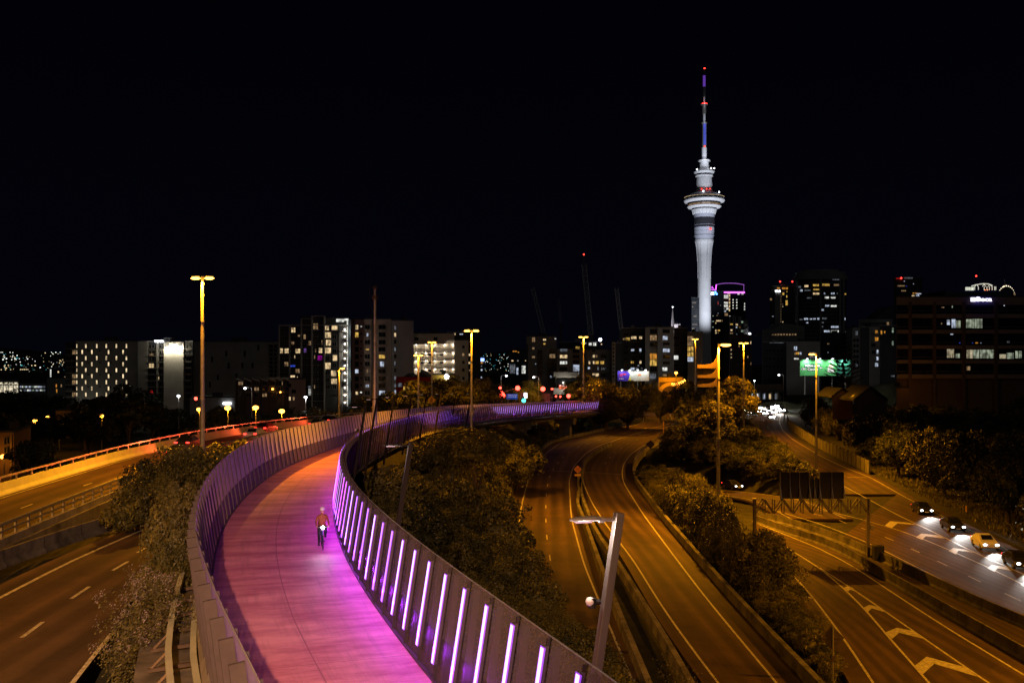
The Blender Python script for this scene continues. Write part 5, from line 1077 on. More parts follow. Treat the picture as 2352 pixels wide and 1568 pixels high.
# houses on the right slope
def house(label,p0,p1,peave,pridge,Y,zb,m,depth=12,gable=True):
    b=Bld(label,'house',p0,p1,peave,Y,zb,depth,m,roof=False,name='gabled_house'); x=b.w;z=b.h; zz=b.pt(0,pridge).z
    mb=MB(); mb.raw([(-.4,-.5,z-.2),(x+.4,-.5,z-.2),(x/2,-.5,zz),(-.4,depth+.5,z-.2),(x+.4,depth+.5,z-.2),(x/2,depth+.5,zz)],[(0,2,5,3),(1,4,5,2)]); mb.raw([(-.4,-.5,z+.1),(x+.4,-.5,z+.1),(x/2,-.5,zz+.3),(-.4,depth+.5,z+.1),(x+.4,depth+.5,z+.1),(x/2,depth+.5,zz+.3)],[(3,5,2,0),(2,5,4,1)]); mb.build('roof',BM['dark'],b.e)
    mb=MB(); mb.raw([(0,0,z),(x,0,z),(x/2,0,zz-.3),(0,.2,z),(x,.2,z),(x/2,.2,zz-.3)],[(0,1,2),(5,4,3)]); mb.build('gable',BM[m],b.e)
    for k in range(1,14): mb_=MB(); mb_.box(x*k/14-.03,x*k/14+.03,-.06,-.004,0,z); mb_.build('batten',BM['brown'],b.e)
    return b
house('larger dark gabled house with vertical battens on the wooded right slope',1962,2036,918,889,235,6,'brown')
b=house('smaller ochre gabled house left of the battened one, behind the pine',1912,1958,911,893,245,6,'ochre'); light('POINT',b.pt(1935,905,7),90,SOD,b.e,.3)
b=Bld('small ochre shed wall glowing under the wide office','shed',2060,2088,891,260,8,6,'ochre',name='shed'); light('POINT',b.pt(2075,888,5),60,SOD,b.e,.2)
# street overbridge over far motorway
b=Bld('dark road overbridge with lit shopfronts beneath, above the far traffic','bridge',1733,1798,882,520,ZA(900,520),9,'brown',name='road_overbridge',roof=False)
e=b.e
for k in range(9): b.pier(1735+k*7.6,1736.4+k*7.6,882,.2,'dark','parapet_post')
mb=MB(); 
for k in range(5): x=XA(1737+k*14,520)-b.x0; mb.box(x,x+1,3,7,-12,-.02)
mb.build('bridge_column',BM['grey'],e)
for k in range(7): inst('shopfront',window_mesh(2.6,3,('cool','white','cooldim','cool','warm','warm','cooldim')[k]),e,(XA(1740+k*8.5,520)-b.x0,8.5,-2.6))
# ---------------------------------------------------------------- left valley
b=Bld('brightly lit glasshouse hall with steel trusses at the far left edge','hall',-60,43,876,480,-3,30,'dark',name='lit_hall',roof=True)
mb=MB(); z0,z1=b.pt(0,902).z,b.pt(0,878).z; mb.box(.5,b.w-.3,-.2,-.01,z0,z1); winmat('hall',(1,.87,.62),.9); mb.build('glazing',WM['hall'],b.e)
mb=MB()
for k in range(9):
    xa=b.w*k/9; xb=b.w*(k+.5)/9; xc=b.w*(k+1)/9; zm=b.pt(0,884).z; mb.bar((xa,-.4,z1),(xb,-.4,zm),.18,n=4); mb.bar((xb,-.4,zm),(xc,-.4,z1),.18,n=4); mb.bar((xa,-.4,z0),(xa,-.4,z1),.15,n=4)
mb.bar((0,-.4,b.pt(0,884).z),(b.w,-.4,b.pt(0,884).z),.18,n=4); mb.build('truss',M['steel'],b.e)
b=Bld('low white-lit terrace building right of the glasshouse hall','hall',43,106,880,470,-3,20,'grey',name='lit_hall'); b.grid(46,104,884,900,14,2,3.6,4,'cooldim',.5,('cool','green','white'),3)
b=Bld('small dark office with a column of four white lit stair windows','office block',107,139,847,520,-3,16,'dark',name='office_block')
for k in range(4): b.win(116.7,850+k*4.6,3.4,3.6,'white',mull=0)
b.win(134,854,3.4,4,'warm'); b.win(134,862,3,3,'warmdim')
b=Bld('grey apartment stub with faint warm windows left of the slit-window block','apartment block',108,150,868,400,-2,18,'grey'); b.wins(b4,[(632,510,14,34,'amber'),(688,510,14,30,'warmdim'),(636,568,14,40,'amber'),(735,415,26,16,'warm'),(738,520,10,60,'white'),(738,600,12,20,'white')])
b=Bld('orange-lit slatted garage wall in the dark valley','garage',128,166,944,260,0,8,'orange',name='garage'); light('POINT',b.pt(136,952,5),60,SOD,b.e,.2)
for k in range(12): b.pier(129+k*3,129.8+k*3,945,.15,'brown','batten')
b=Bld('bright white garage doorway in the dark valley','garage',133,150,936,300,0,6,'grey',name='garage'); b.win(137,942,7,9,'white'); b.win(146,942,3,7,'office')
b=Bld('tall ochre house wall lit by a street lamp at the far left edge','house',-30,32,993,150,-1,12,'ochre',name='tall_house')
b.wins(b4,[(65,1130,16,70,'dark'),(98,1120,16,76,'dark'),(65,1230,16,60,'dark'),(98,1225,16,66,'dark')]); b.pier(26,28,993,.25,'orange','corner_pier'); light('POINT',b.pt(8,1049,2.5),150,SOD,b.e,.15)
# ================================================================ SKY TOWER
Y=1025.0; TX=XA(1617.5,Y); e=empty('observation_tower',(TX,Y,-1),label='tall white floodlit observation tower with a ringed pod and a needle mast',cat='tower')
TM=bmat('tower_concrete',(.62,.63,.66),.1,.15)
def z5(y): return ZA(y,Y)+1
u=Y/F
def prof5(L): return [(hw*.32238*u,z5(a5(0,y)[1])) for hw,y in L]
zz=lambda v: ZA(v,Y)+1
mb=MB(); mb.lathe([(17.8*u,0),(15.4*u,zz(812)),(15.2*u,zz(760)),(15.0*u,zz(640)),(15.0*u,zz(612)),(16.2*u,zz(590)),(18.2*u,zz(570)),(20.5*u,zz(556))],36); mb.build('shaft',TM,e,smooth=True)
mb=MB()
for k in range(8):
    t=2*math.pi*(k+.5)/8; mb.raw([(math.cos(t+d)*r*u,math.sin(t+d)*r*u,z) for d in (-.07,.07) for r,z in ((24,0),(17.4,zz(822)),(15.3,zz(808)),(15,0))],[(0,1,2,3),(7,6,5,4),(0,4,5,1),(1,5,6,2)])
mb.build('buttress',TM,e)
mb=MB()
for k in range(8):
    t=2*math.pi*(k+.25)/8
    for (r0,z0,r1,z1) in ((15.3,zz(640),15.4,zz(612)),(15.4,zz(612),18.6,zz(570)),(18.6,zz(570),20.8,zz(557))): mb.bar((math.cos(t)*r0*u,math.sin(t)*r0*u,z0),(math.cos(t)*r1*u,math.sin(t)*r1*u,z1),.35,n=4)
mb.build('rib',TM,e)
PM=mat('pod_cladding',(.4,.42,.5),.5,noise=.1,nscale=.4); DK=M['glass_dark']
def ring(nm,L,m,n=40): 
    mb=MB(); mb.lathe([(h_*.32238*u,z5(a5(0,y)[1])) for h_,y in L],n); return mb.build(nm,m,e,smooth=False)
ring('lower_collar',[(40,1358),(66,1356),(66,1340),(62,1338)],TM)
ring('lower_pod',[(62,1340),(68,1300),(71,1252)],PM)
ring('louvre_band',[(71,1252),(72,1210),(72,1176)],mat('louvre_dark',(.02,.02,.026),.9)); ring('louvre_rail',[(72.2,1236),(72.8,1235),(72.2,1234)],PM); ring('pod_neck',[(72,1182),(73,1160),(76,1152)],PM)
for y in (1310,1280): ring('floor_band',[(60,y+1),(71.5,y+1),(71.5,y-.5),(60,y-.5)],PM,32)
ring('flared_rim',[(70,1160),(80,1150),(86,1128),(84,1122),(70,1125)],TM)
mb=MB()
for k in range(20): 
    t=2*math.pi*k/20; mb.bar((math.cos(t)*76*.32238*u,math.sin(t)*76*.32238*u,z5(a5(0,1158)[1])),(math.cos(t)*86*.32238*u,math.sin(t)*86*.32238*u,z5(a5(0,1126)[1])),.4,n=4)
mb.build('strut',TM,e)
ring('cafe_glazing',[(75,1152),(80,1132)],WM['warmdim'])
ring('glazing',[(78,1125),(92,1112)],DK); ring('lower_ring',[(88,1116),(112,1112),(120,1104),(118,1100),(95,1106),(80,1108)],TM)
ring('deck_glazing',[(100,1106),(110,1086)],WM['warmdim']); ring('deck_glazing',[(110,1086),(118,1072)],DK)
ring('main_ring',[(112,1076),(138,1072),(144,1062),(142,1055),(118,1062)],TM)
ring('upper_deck_glazing',[(122,1062),(140,1048),(139,1036)],DK); ring('upper_deck_lights',[(139,1042),(139.5,1036)],WM['warm']); ring('pod_roof',[(141,1037),(120,1024),(96,1012),(72,1004),(60,998)],PM)
for k in range(24):
    t=2*math.pi*k/24; rr_=143*.32238*u; mb=MB(); mb.bar((math.cos(t)*rr_,math.sin(t)*rr_,z5(a5(0,1060)[1])),(math.cos(t)*rr_*.93,math.sin(t)*rr_*.93,z5(a5(0,1036)[1])),.22,n=4); mb.build('strut',TM,e)
for dx in (-30,5,30): mb=MB(); mb.ball((dx*.32238*u,-62*.32238*u,z5(a5(0,988)[1])+.3),.5,n=6); mb.build('beacon',M['redlamp'],e)
ring('cone',[(61,996),(58,960),(53,900),(50,893)],TM); ring('cone_rim',[(50,893),(62,888),(63,882),(50,884)],TM); ring('glazing',[(52,883),(54,868)],DK); ring('cone_rim',[(54,870),(70,864),(73,857),(70,852),(45,850)],TM)
ring('upper_cone',[(40,852),(36,820),(30,785)],TM); ring('cone_rim',[(30,785),(42,780),(43,774),(30,772)],TM)
ring('mast_base',[(17,772),(18,740),(17.5,682)],TM); ring('mast',[(16,682),(16,510)],M['galv']); 
BL=mat('mast_blue',(.08,.1,.5),.5,emit=(.05,.07,.45),es=.5,sample=False); mb=MB()
mb.box(-9*.32238*u,9*.32238*u,-17*.32238*u,-15*.32238*u,z5(a5(0,665)[1]),z5(a5(0,515)[1])); mb.build('mast_panel',BL,e)
ring('mast',[(9,510),(9,440)],TM); ring('mast',[(14,440),(14,380)],M['galv']); ring('mast_platform',[(14,382),(26,378),(26,374),(8,372)],M['galv']); ring('mast_platform',[(16,514),(21,510),(21,504),(9,502)],M['galv'])
ring('mast',[(6,375),(6,320)],TM); ring('mast',[(11,318),(11,250)],M['steel']); ring('mast_tip',[(9,250),(9,170)],mat('mast_purple',(.2,.1,.5),.5,emit=(.16,.05,.5),es=.6,sample=False)); ring('mast_tip',[(11,170),(10,125),(1,122)],M['steel'])
for dx,y in ((2,118),(-14,374),(0,370),(14,374),(0,676),(32,1270)): mb=MB(); mb.ball((dx*.32238*u,(-14 if y<1000 else -72)*.32238*u if y>200 else 0,z5(a5(0,y)[1])),.85,n=6); mb.build('beacon',M['redlamp'],e)
for dx,y in ((-26,1008),(85,1015),(40,838),(62,838),(-60,845)): mb=MB(); mb.ball((dx*.32238*u,-100*.32238*u if y>900 else -45*.32238*u,z5(a5(0,y)[1])),.7,n=6); mb.build('floodlight',M['whitelamp'],e)
for (dx,dy,dz,tz,pw,cn) in [(-14,-95,34,122,300000,64),(24,-95,34,122,300000,64),(-60,-210,35,190,1150000,22),(60,-210,35,210,1150000,22),(0,-230,40,250,800000,16)]:
    light('SPOT',(dx,dy,dz),pw,(.86,.9,1.0),e,1.0,target=(0,0,tz),cone=R(cn),blend=.6)
light('POINT',(0,-12,z5(a5(0,765)[1])),2600,(.85,.88,1),e,.6); light('POINT',(0,-10,z5(a5(0,500)[1])),900,(.8,.85,1),e,.5); light('POINT',(0,-8,z5(a5(0,372)[1])),500,(.85,.85,1),e,.5)
# ================================================================ CRANES
def crane(px0,py0,px1,py1,Y,label,thin=False,wd=2.6):
    a=AT(px1,py1,Y);b_=AT(px0,py0,Y); e=empty('tower_crane',a,label=label,cat='crane'); d=b_-a; L_=d.length; mb=MB(); nseg=int(L_/3.2); dn=d.normalized(); sx=Vector((1,0,0)); sx=(sx-dn*sx.dot(dn)).normalized(); sy=dn.cross(sx)
    cor=[sx*i*wd/2+sy*j*wd/2 for i,j in ((-1,-1),(1,-1),(1,1),(-1,1))]
    for c_ in cor: mb.beam(c_,d+c_,.28,.28)
    for k in range(nseg):
        for q in range(4):
            A_=d*(k/nseg)+cor[q]; B_=d*((k+1)/nseg)+cor[(q+1)%4]; mb.beam(A_,B_,.2,.2); mb.beam(A_,d*(k/nseg)+cor[(q+1)%4],.18,.18)
    mb.build('lattice_boom',M['galv'],e)
    m2=MB(); m2.beam((0,0,-25),(0,0,1),2.4,2.4); m2.build('tower',M['steel'],e)
    return e,d
e_,d=crane(1223,661,1250,770,560,'leaning lattice crane boom at the left of the three',wd=1.9)
e_,d=crane(1341,607,1357,768,560,'tallest lattice crane boom with a red tip light',wd=2.6); mb=MB(); mb.bar(d,d+Vector((0,0,5)),.3,n=4); mb.build('tip_pole',M['galv'],e_); mb=MB(); mb.ball(d+Vector((0,0,5.6)),.45,n=6); mb.build('tip_light',M['redlamp'],e_)
e_,d=crane(1416,661,1427,762,560,'leaning lattice crane boom at the right of the three',wd=1.9)
e_,d=crane(1283,688,1288,745,900,'faint far crane between the left and tallest booms',wd=1.8)
# ================================================================ BILLBOARDS
def billboard(label,p0,p1,q0,q1,Y,zb,draw,litcol=(1,1,1),power=500):
    x0,x1=XA(p0,Y),XA(p1,Y); z0,z1=ZA(q1,Y),ZA(q0,Y); e=empty('billboard',((x0+x1)/2,Y,zb),label=label,cat='billboard'); w_=(x1-x0)/2; a,b_=z0-zb,z1-zb
    mb=MB(); mb.box(-w_-.15,w_+.15,.02,.4,a-.15,b_+.15); mb.build('frame',M['steel'],e)
    for k in (-.8,-.27,.27,.8): mb=MB(); mb.box(w_*k-.15,w_*k+.15,.1,.4,0,a-.16); mb.build('post',M['galv'],e)
    for k in (-.75,-.25,.25,.75):
        mb=MB(); mb.bar((w_*k,0,b_+.2),(w_*k,-1.5,b_+.5),.05,n=4); mb.box(w_*k-.35,w_*k+.35,-1.75,-1.4,b_+.35,b_+.5); mb.build('floodlight',M['whitelamp'],e)
        light('SPOT',(w_*k,-1.6,b_+.2),power,litcol,e,.15,target=(w_*k,0,a+(b_-a)*.35),cone=R(150),blend=.8)
    draw(e,w_,a,b_); return e
def dg(e,w_,a,b_):
    h_=b_-a; mb=MB(); mb.box(-w_,w_*.46,-.02,0,a,b_); mb.build('poster',mat('poster_green',(.1,.5,.16),.6),e)
    mb=MB(); mb.box(w_*.46+.002,w_,-.02,0,a,b_); mb.build('poster',mat('poster_teal',(.03,.2,.13),.6),e)
    sh=mat('poster_shadow',(.03,.14,.07),.6); wt=mat('poster_white',(.85,.85,.85),.6)
    for t,x,z,fw,fh in (('Value you',-.52,.62,.60,.17),('can',-.86,.43,.19,.11),('Count',-.5,.40,.42,.17),('on',-.17,.50,.10,.08)):
        mb=MB(); mb.raw([(w_*(x-fw*.54),-.03,a+h_*(z-fh*.75)),(w_*(x+fw*.54),-.03,a+h_*(z-fh*.6)),(w_*(x+fw*.54),-.03,a+h_*(z+fh*.8)),(w_*(x-fw*.54),-.03,a+h_*(z+fh*.65))],[(0,1,2,3)]); mb.build('text_backing',sh,e)
        put_text('poster_text',t,1,wt,e,(w_*x,-.06,a+h_*z),fit=(w_*fw,h_*fh),bold=.04,extr=.01)
    mb=MB(); mb.ball((w_*.22,0,a+h_*.55),h_*.16,n=14,sc=(1,.08,1)); mb.build('poster_picture',mat('poster_cream',(.75,.68,.45),.6),e); mb=MB(); mb.raw([(w_*.08,-.05,a+h_*.2),(w_*.36,-.05,a+h_*.2),(w_*.33,-.05,a+h_*.45),(w_*.1,-.05,a+h_*.5)],[(0,1,2,3)]); mb.build('poster_picture',wt,e)
billboard('floodlit green billboard reading Value you can Count on, partly behind a pine',1837.5,1953.8,825.8,862.5,430,6,dg,(1,1,.95),1900)
def dp(e,w_,a,b_):
    h_=b_-a; mb=MB(); mb.box(-w_,w_,-.015,0,a,b_); mb.build('poster',mat('poster_photo',(.55,.6,.38),.6,noise=.6,nscale=1.1,col2=(.7,.75,.8)),e)
    mb=MB(); pts=[(-w_,a),(-w_*.32,a),(-w_*.27,a+h_*.35),(-w_*.22,a+h_*.65),(-w_*.3,a+h_*.92),(-w_*.4,b_),(-w_,b_)]; mb.raw([(x,-.03,z) for x,z in pts],[tuple(range(7))]); mb.build('poster_panel',mat('poster_violet',(.08,.04,.5),.6),e)
    mb=MB(); mb.raw([(x,-.025,z) for x,z in ((-w_*.32,a),(-w_*.13,a),(-w_*.16,a+h_*.25),(-w_*.25,a+h_*.42))],[(0,1,2,3)]); mb.build('poster_panel',mat('poster_yellow',(.85,.75,.1),.6),e)
    rm=mat('poster_red',(.7,.04,.05),.6); 
    mb=MB(); mb.raw([(x*w_,-.04,a+h_*z) for x,z in ((-.92,.58),(-.9,.68),(-.5,.74),(-.45,.66),(-.5,.6))],[(0,4,3,2,1)]); mb.raw([(x*w_,-.04,a+h_*z) for x,z in ((-.9,.44),(-.88,.52),(-.66,.53),(-.68,.46))],[(0,3,2,1)]); mb.build('poster_text',rm,e)
    mb=MB(); mb.box(-w_*.9,-w_*.84,-.05,-.035,a+h_*.17,a+h_*.28); mb.box(-w_*.8,-w_*.62,-.05,-.035,a+h_*.18,a+h_*.26); mb.build('poster_text',mat('poster_white2',(.85,.85,.85),.6),e)
    mb=MB(); mb.ball((w_*.38,0,a+h_*.6),h_*.16,n=10,sc=(1.3,.1,.8)); mb.build('poster_picture',mat('poster_salmon',(.8,.25,.12),.6),e)
billboard('floodlit billboard with a violet left panel and a busy pale picture, before the grey apartments',1418.6,1491,851.8,874.5,385,4,dp,(.95,.97,1),330)
# ================================================================ VEGETATION
def crown(seed,nclump,nleaf,leaf,shape=(1,1,.8),flat=.35,core=.42,clr=(.13,.36)):
    """leaf clumps spread through an uneven unit crown"""
    rs=np.random.RandomState(seed); C_=[]
    while len(C_)<nclump:
        p=rs.normal(size=3); p/=np.linalg.norm(p); 
        if p[2]<-.55: continue
        r_=.45+.47*rs.rand(); C_.append(p*r_)
    C_=np.array(C_); cr_=rs.uniform(clr[0],clr[1],nclump)
    wts=rs.rand(nclump)**1.4+.15; wts/=wts.sum(); ci=rs.choice(nclump,nleaf,p=wts); d=rs.normal(size=(nleaf,3)); d/=np.linalg.norm(d,axis=1)[:,None]; d[:,2]=np.where(d[:,2]<-.3,-d[:,2],d[:,2])
    pos=C_[ci]+d*(cr_[ci]*(.72+.38*rs.rand(nleaf)))[:,None]
    nrm=d*.8+rs.normal(size=(nleaf,3))*.55; nrm/=np.linalg.norm(nrm,axis=1)[:,None]
    t=np.cross(nrm,rs.normal(size=(nleaf,3))); t/=np.linalg.norm(t,axis=1)[:,None]; b=np.cross(nrm,t)
    L_=leaf*(.6+.8*rs.rand(nleaf))[:,None]; W_=L_*.5
    sc=np.array(shape)
    P4=np.stack([pos-t*L_,pos+b*W_,pos+t*L_,pos-b*W_],1)*sc
    V=P4.reshape(-1,3); Fq=np.arange(nleaf*4).reshape(-1,4)
    # solid core added inside the leaves to stop light running straight through
    mb=MB(); mb.ball((0,0,0),core,n=14); cv=np.array(mb.v); cv*=1+.22*np.sin(cv[:,:1]*7+seed)*np.cos(cv[:,1:2]*6); cv*=sc; k=len(V)
    me=bpy.data.meshes.new('crown'); me.from_pydata(np.vstack([V,cv]).tolist(),[],Fq.tolist()+[tuple(i+k for i in f) for f in mb.f]); me.update(); return me
def variants(n,*a,m='leaf',**k):
    o=[]
    for i in range(n):
        f_=(1,.72,1.35,1.0)[i%4]; me=crown(100*i+len(m)+a[0],a[0],int(a[1]/(f_**1.3)),a[2]*f_,**k); me.materials.append(M[m]); o.append(me)
    return o
CR={'fine':variants(3,75,17000,.026,m='leaf'),'mid':variants(4,60,9000,.04,m='leaf'),'midd':variants(3,60,9000,.04,m='leaf2'),'dry':variants(3,60,9000,.038,m='leaf3'),'coarse':variants(3,26,3000,.075,m='leaf'),'coarsed':variants(2,26,2600,.085,m='leaf2'),
'round':variants(2,150,20000,.028,m='leaf',shape=(1,1,.76),clr=(.12,.22),core=.6)}
TRK=MB(); TRK.bar((0,0,0),(0,0,.55),.09,n=8,r2=.06); 
for a in range(5):
    t=a*1.26; TRK.bar((0,0,.42+.03*a),(math.cos(t)*.42,math.sin(t)*.42,.95+.08*(a%3)),.035,n=5,r2=.012)
TRK=TRK.mesh('trunk',M['bark'])
ADJ={'mid':'green','fine':'fine-leaved','midd':'dark-leaved','dry':'pale-leaved','coarsed':'coarse','coarse':'coarse'}
def tree(x,y,zb,rx,rz,kind,label,group=None,cat='tree',ry=None,trunk=True,name=None,lift=None):
    if group: label=ADJ.get(kind,'leafy')+' '+label
    r_=rnd.random; lift=rz*.9 if lift is None else lift
    e=empty(name or cat,(x,y,zb),r_()*6.28,label,cat,group)
    me=rnd.choice(CR[kind]); inst('crown',me,e,(0,0,lift),(0,0,0),(rx,ry or rx,rz*1.25))
    if trunk: inst('trunk',TRK,e,(0,0,-.4),(0,0,0),(rx*.9,rx*.9,(lift+rz*.3)))
    return e
def bush(x,y,rx,rz,kind,label,group,cat='bush',zb=None):
    zb=ground_at(x,y) if zb is None else zb; label=ADJ.get(kind,'')+' '+label
    me=rnd.choice(CR[kind]); e=empty(cat,(x,y,zb-.2),rnd.random()*6.28,label,cat,group)
    inst('crown',me,e,(0,0,rz*.62),(0,0,0),(rx,rx*(.85+.3*rnd.random()),rz*1.15)); inst('trunk',TRK,e,(0,0,-.2),(0,0,0),(rx*.7,rx*.7,rz*.7))
    return e
def ix(P,Y): 
    k=min(range(len(P)),key=lambda i:abs(P[i].y-Y)); return P[k].x
# slope between the pink path and the motorway bend
GS='dense bushes covering the slope between the pink path and the motorway bend'
pts=[]
rr=random.Random(11)
for _ in range(6000):
    Y=rr.uniform(34,250); xl=ix(PR,Y)+(1.3 if Y<205 else -4); xr=(ix(C_l,Y)-3.2) if Y>104 else (.6+(104-Y)*.115)
    if Y<50: xr=min(xr,6.2)
    if xr-xl<1: continue
    X=rr.uniform(xl,xr); rad=rr.uniform(1.9,3.2) if Y<90 else rr.uniform(2.4,3.9)
    zmax=(11.2 if Y<75 else 11.2-(Y-75)*.03)
    if any((X-a)**2+(Y-b_)**2<(.54*(rad+c_))**2 for a,b_,c_,_ in pts): continue
    if X-xl<rad*.5-.6 or xr-X<rad*.4: continue
    pts.append((X,Y,rad,zmax))
for X,Y,rad,zmax in pts:
    zb=ground_at(X,Y); rz=rad*rr.uniform(.75,1.25); d=X-ix(PR,Y)
    if Y>100 and d>3.5 and Y<205:
        pxx=CX+X*F/Y; tp=float(np.interp(pxx,[860,900,950,1040,1075,1110,1180,1240],[1050,1016,994,986,966,980,982,1006]))+rr.uniform(0,22)
        rz=max(rz,min(4.6,(ZA(tp,Y)-zb)/1.95))
    else: rz=min(rz,(zmax-zb)/1.9 if d<7 else 99)
    rz=max(rz,.9)
    k=rr.random(); kind=('fine' if Y<75 else 'mid') if k<.55 else ('midd' if k<.85 else 'dry')
    bush(X,Y,rad,rz,kind,'bushy shrub in the dense thicket between the pink path and the motorway bend',GS)
for _ in range(900):   # low growth tight against the path edge
    Y=rr.uniform(36,215); X=ix(PR,Y)+rr.uniform(1.6,4.2); rad=rr.uniform(1.3,2.0)
    if any((X-a)**2+(Y-b_)**2<(.5*(rad+c_))**2 for a,b_,c_,_ in pts): continue
    pts.append((X,Y,rad,0)); zb=ground_at(X,Y); pz=float(np.interp(Y,[p.y for p in PR],[p.z for p in PR])); rz=max(.8,min(2.2,(pz-.9-zb)/1.9)); bush(X,Y,rad,rz,'mid' if rr.random()<.5 else 'midd','bushy shrub in the dense thicket between the pink path and the motorway bend',GS)
for _ in range(60):
    Y=rr.uniform(262,335); X=rr.uniform(-14,30); rad=rr.uniform(2.5,3.8)
    if ix(PR,min(Y,305))-7<X<ix(PR,min(Y,305))+1 or X>ix(C_l,Y)-4: continue
    if any((X-a)**2+(Y-b_)**2<(.6*(rad+c_))**2 for a,b_,c_,_ in pts): continue
    pts.append((X,Y,rad,0)); bush(X,Y,rad,rr.uniform(1.6,2.4),'midd','shadowy shrub in the dark ground beneath the far end of the pink bridge','dark shrubs beneath the far end of the pink bridge')
for px in list(range(922,1246,19))+list(range(932,1240,33)):
    for _ in range(12):
        Y=rr.uniform(112,185); X=XA(px,Y)
        if ix(PR,Y)+3.2<X<ix(C_l,Y)-3.4: break
    else: continue
    tp=float(np.interp(px,[860,900,950,1040,1075,1110,1180,1240],[1045,1012,992,984,966,980,982,1008]))+rr.uniform(-3,10); zb=ground_at(X,Y); rz=rr.uniform(2.1,3.0); zt=ZA(tp,Y)
    tree(X,Y,zb,rr.uniform(2.6,3.6),rz,'mid' if rr.random()<.6 else 'midd','bushy shrub in the dense thicket between the pink path and the motorway bend',GS,cat='bush',lift=max(rz*.6,zt-zb-rz*1.15))
# a few named ones that stand out
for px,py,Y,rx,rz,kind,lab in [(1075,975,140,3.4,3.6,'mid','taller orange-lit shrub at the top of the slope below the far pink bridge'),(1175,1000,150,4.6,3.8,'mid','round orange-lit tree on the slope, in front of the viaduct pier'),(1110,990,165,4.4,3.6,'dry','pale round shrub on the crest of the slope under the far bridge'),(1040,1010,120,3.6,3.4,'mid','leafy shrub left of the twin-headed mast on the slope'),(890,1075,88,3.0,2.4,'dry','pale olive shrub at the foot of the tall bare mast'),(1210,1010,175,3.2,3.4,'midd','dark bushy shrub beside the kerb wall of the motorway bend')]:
    x=XA(px,Y); zt=ZA(py-12,Y); zb=ground_at(x,Y); rz_=max(rz,(zt-zb)/1.85); tree(x,Y,zb,rx,rz_*.9,kind,lab,trunk=True)
# strip between D and E1
GB='bushes of the strip between the central carriageway and the chevron lanes'
pts=[]
for _ in range(2500):
    Y=rr.uniform(33,176); xl=ix(D_r,Y)+3.3; xr=ix(E1_l,max(Y,30))-1.6 if Y<96 else 22.5+(Y-96)*.09
    if Y>120: xr=min(xr+1.5,31)
    if xr-xl<.8: continue
    X=rr.uniform(xl,xr); rad=rr.uniform(1.2,1.9) if Y<80 else rr.uniform(1.9,3.1)
    if any((X-a)**2+(Y-b_)**2<(.6*(rad+c_))**2 for a,b_,c_ in pts): continue
    if X-xl<rad*.5 or xr-X<rad*.45: continue
    if Y<70 and rr.random()<.45: continue
    pts.append((X,Y,rad))
for X,Y,rad in pts:
    rz=rad*rr.uniform(.8,1.1) if Y<86 else rad*rr.uniform(1.1,1.5)
    if 84<Y<138: rz=rr.uniform(3.0,3.7); rad*=1.1
    if Y>140: rz=min(rz,1.8)
    bush(X,Y,rad,rz,('fine' if Y<80 else 'mid') if rr.random()<.6 else ('dry' if rr.random()<.6 else 'midd'),'leafy bush in the planted strip between the central carriageway and the chevron lanes',GB)
# island beyond the dipping road, left of the far motorway
GI='dark bushes of the wooded island left of the far motorway'
pts=[]
for _ in range(1600):
    Y=rr.uniform(166,300); xr=ix(E2_r,Y)-9.5; xl=ix(D_r,Y)+5 if Y>235 else max(ix(Fc,Y)+6.5,34)
    if xr-xl<2: continue
    X=rr.uniform(xl,xr); rad=rr.uniform(2.8,4.4)
    if any((X-a)**2+(Y-b_)**2<(.62*(rad+c_))**2 for a,b_,c_ in pts): continue
    if xr-X<rad*.7 or X-xl<rad*.6: continue
    pts.append((X,Y,rad))
for X,Y,rad in pts: bush(X,Y,rad,rr.uniform(2.6,3.8) if Y<235 else rr.uniform(2.2,3.2),'mid' if rr.random()<.4 else 'midd','bushy dark shrub on the wooded island left of the far motorway',GI)
# wooded hill to the right
GH='trees on the dark wooded hillside right of the motorway'
pts=[]
for _ in range(5000):
    Y=rr.uniform(78,330); xe=ix(E2_r,Y); X=xe+rr.uniform(4.0 if Y<200 else 7.5,85); rad=rr.uniform(3.0,5.2)
    px=CX+X*F/Y
    if px>2520: continue
    if X-xe<3.2+rad*.6+(3.5 if Y>200 else 0): continue
    if any((X-a)**2+(Y-b_)**2<(.7*(rad+c_))**2 for a,b_,c_ in pts): continue
    zb=ground_at(X,Y); top=zb+rad*2.3; py=HZ+(CZ-top)*F/Y
    lim=890 if px<1910 else (905 if px<2060 else 880)
    if py<lim: continue
    if 1905<px<2045 and Y<235 and py<935: continue
    pts.append((X,Y,rad))
for X,Y,rad in pts[:185]:
    tree(X,Y,ground_at(X,Y)-.3,rad,rad*rr.uniform(.85,1.15),'mid' if rr.random()<.45 else 'midd','leafy tree in the dense dark wood on the hillside right of the motorway',GH)
def tpx(px,ptop,Y,rx,rz,kind,lab,zb=None,cat='tree',grp=None,ry=None,name=None):
    x=XA(px,Y); zt=ZA(ptop,Y); zb=ground_at(x,Y) if zb is None else zb
    rz=max(rz,(zt-zb)*.56); lift=zt-zb-rz*.98; return tree(x,Y,zb,rx,rz,kind,lab,grp,cat,ry,True,name,lift)
tpx(1390,868,290,10.2,8,'round','big smooth round tree beside the motorway bend, right of the pink bridge end',zb=.5)
tpx(1442,884,296,5.4,6,'round','right-hand lobe of the smooth dark trees beside the motorway bend',zb=.3)
tpx(1352,866,320,7.5,5.5,'mid','orange-lit bushy tree just behind the big round tree',zb=3)
tpx(1320,872,345,5,5,'mid','green-tinted tree between the FOR SALE building and the sodium mast',zb=4)
tpx(1462,872,370,5.5,7,'dry','olive tree in front of the billboard legs',zb=2)
tpx(1493,880,372,4,6,'dry','narrow olive tree right of the billboard',zb=2)
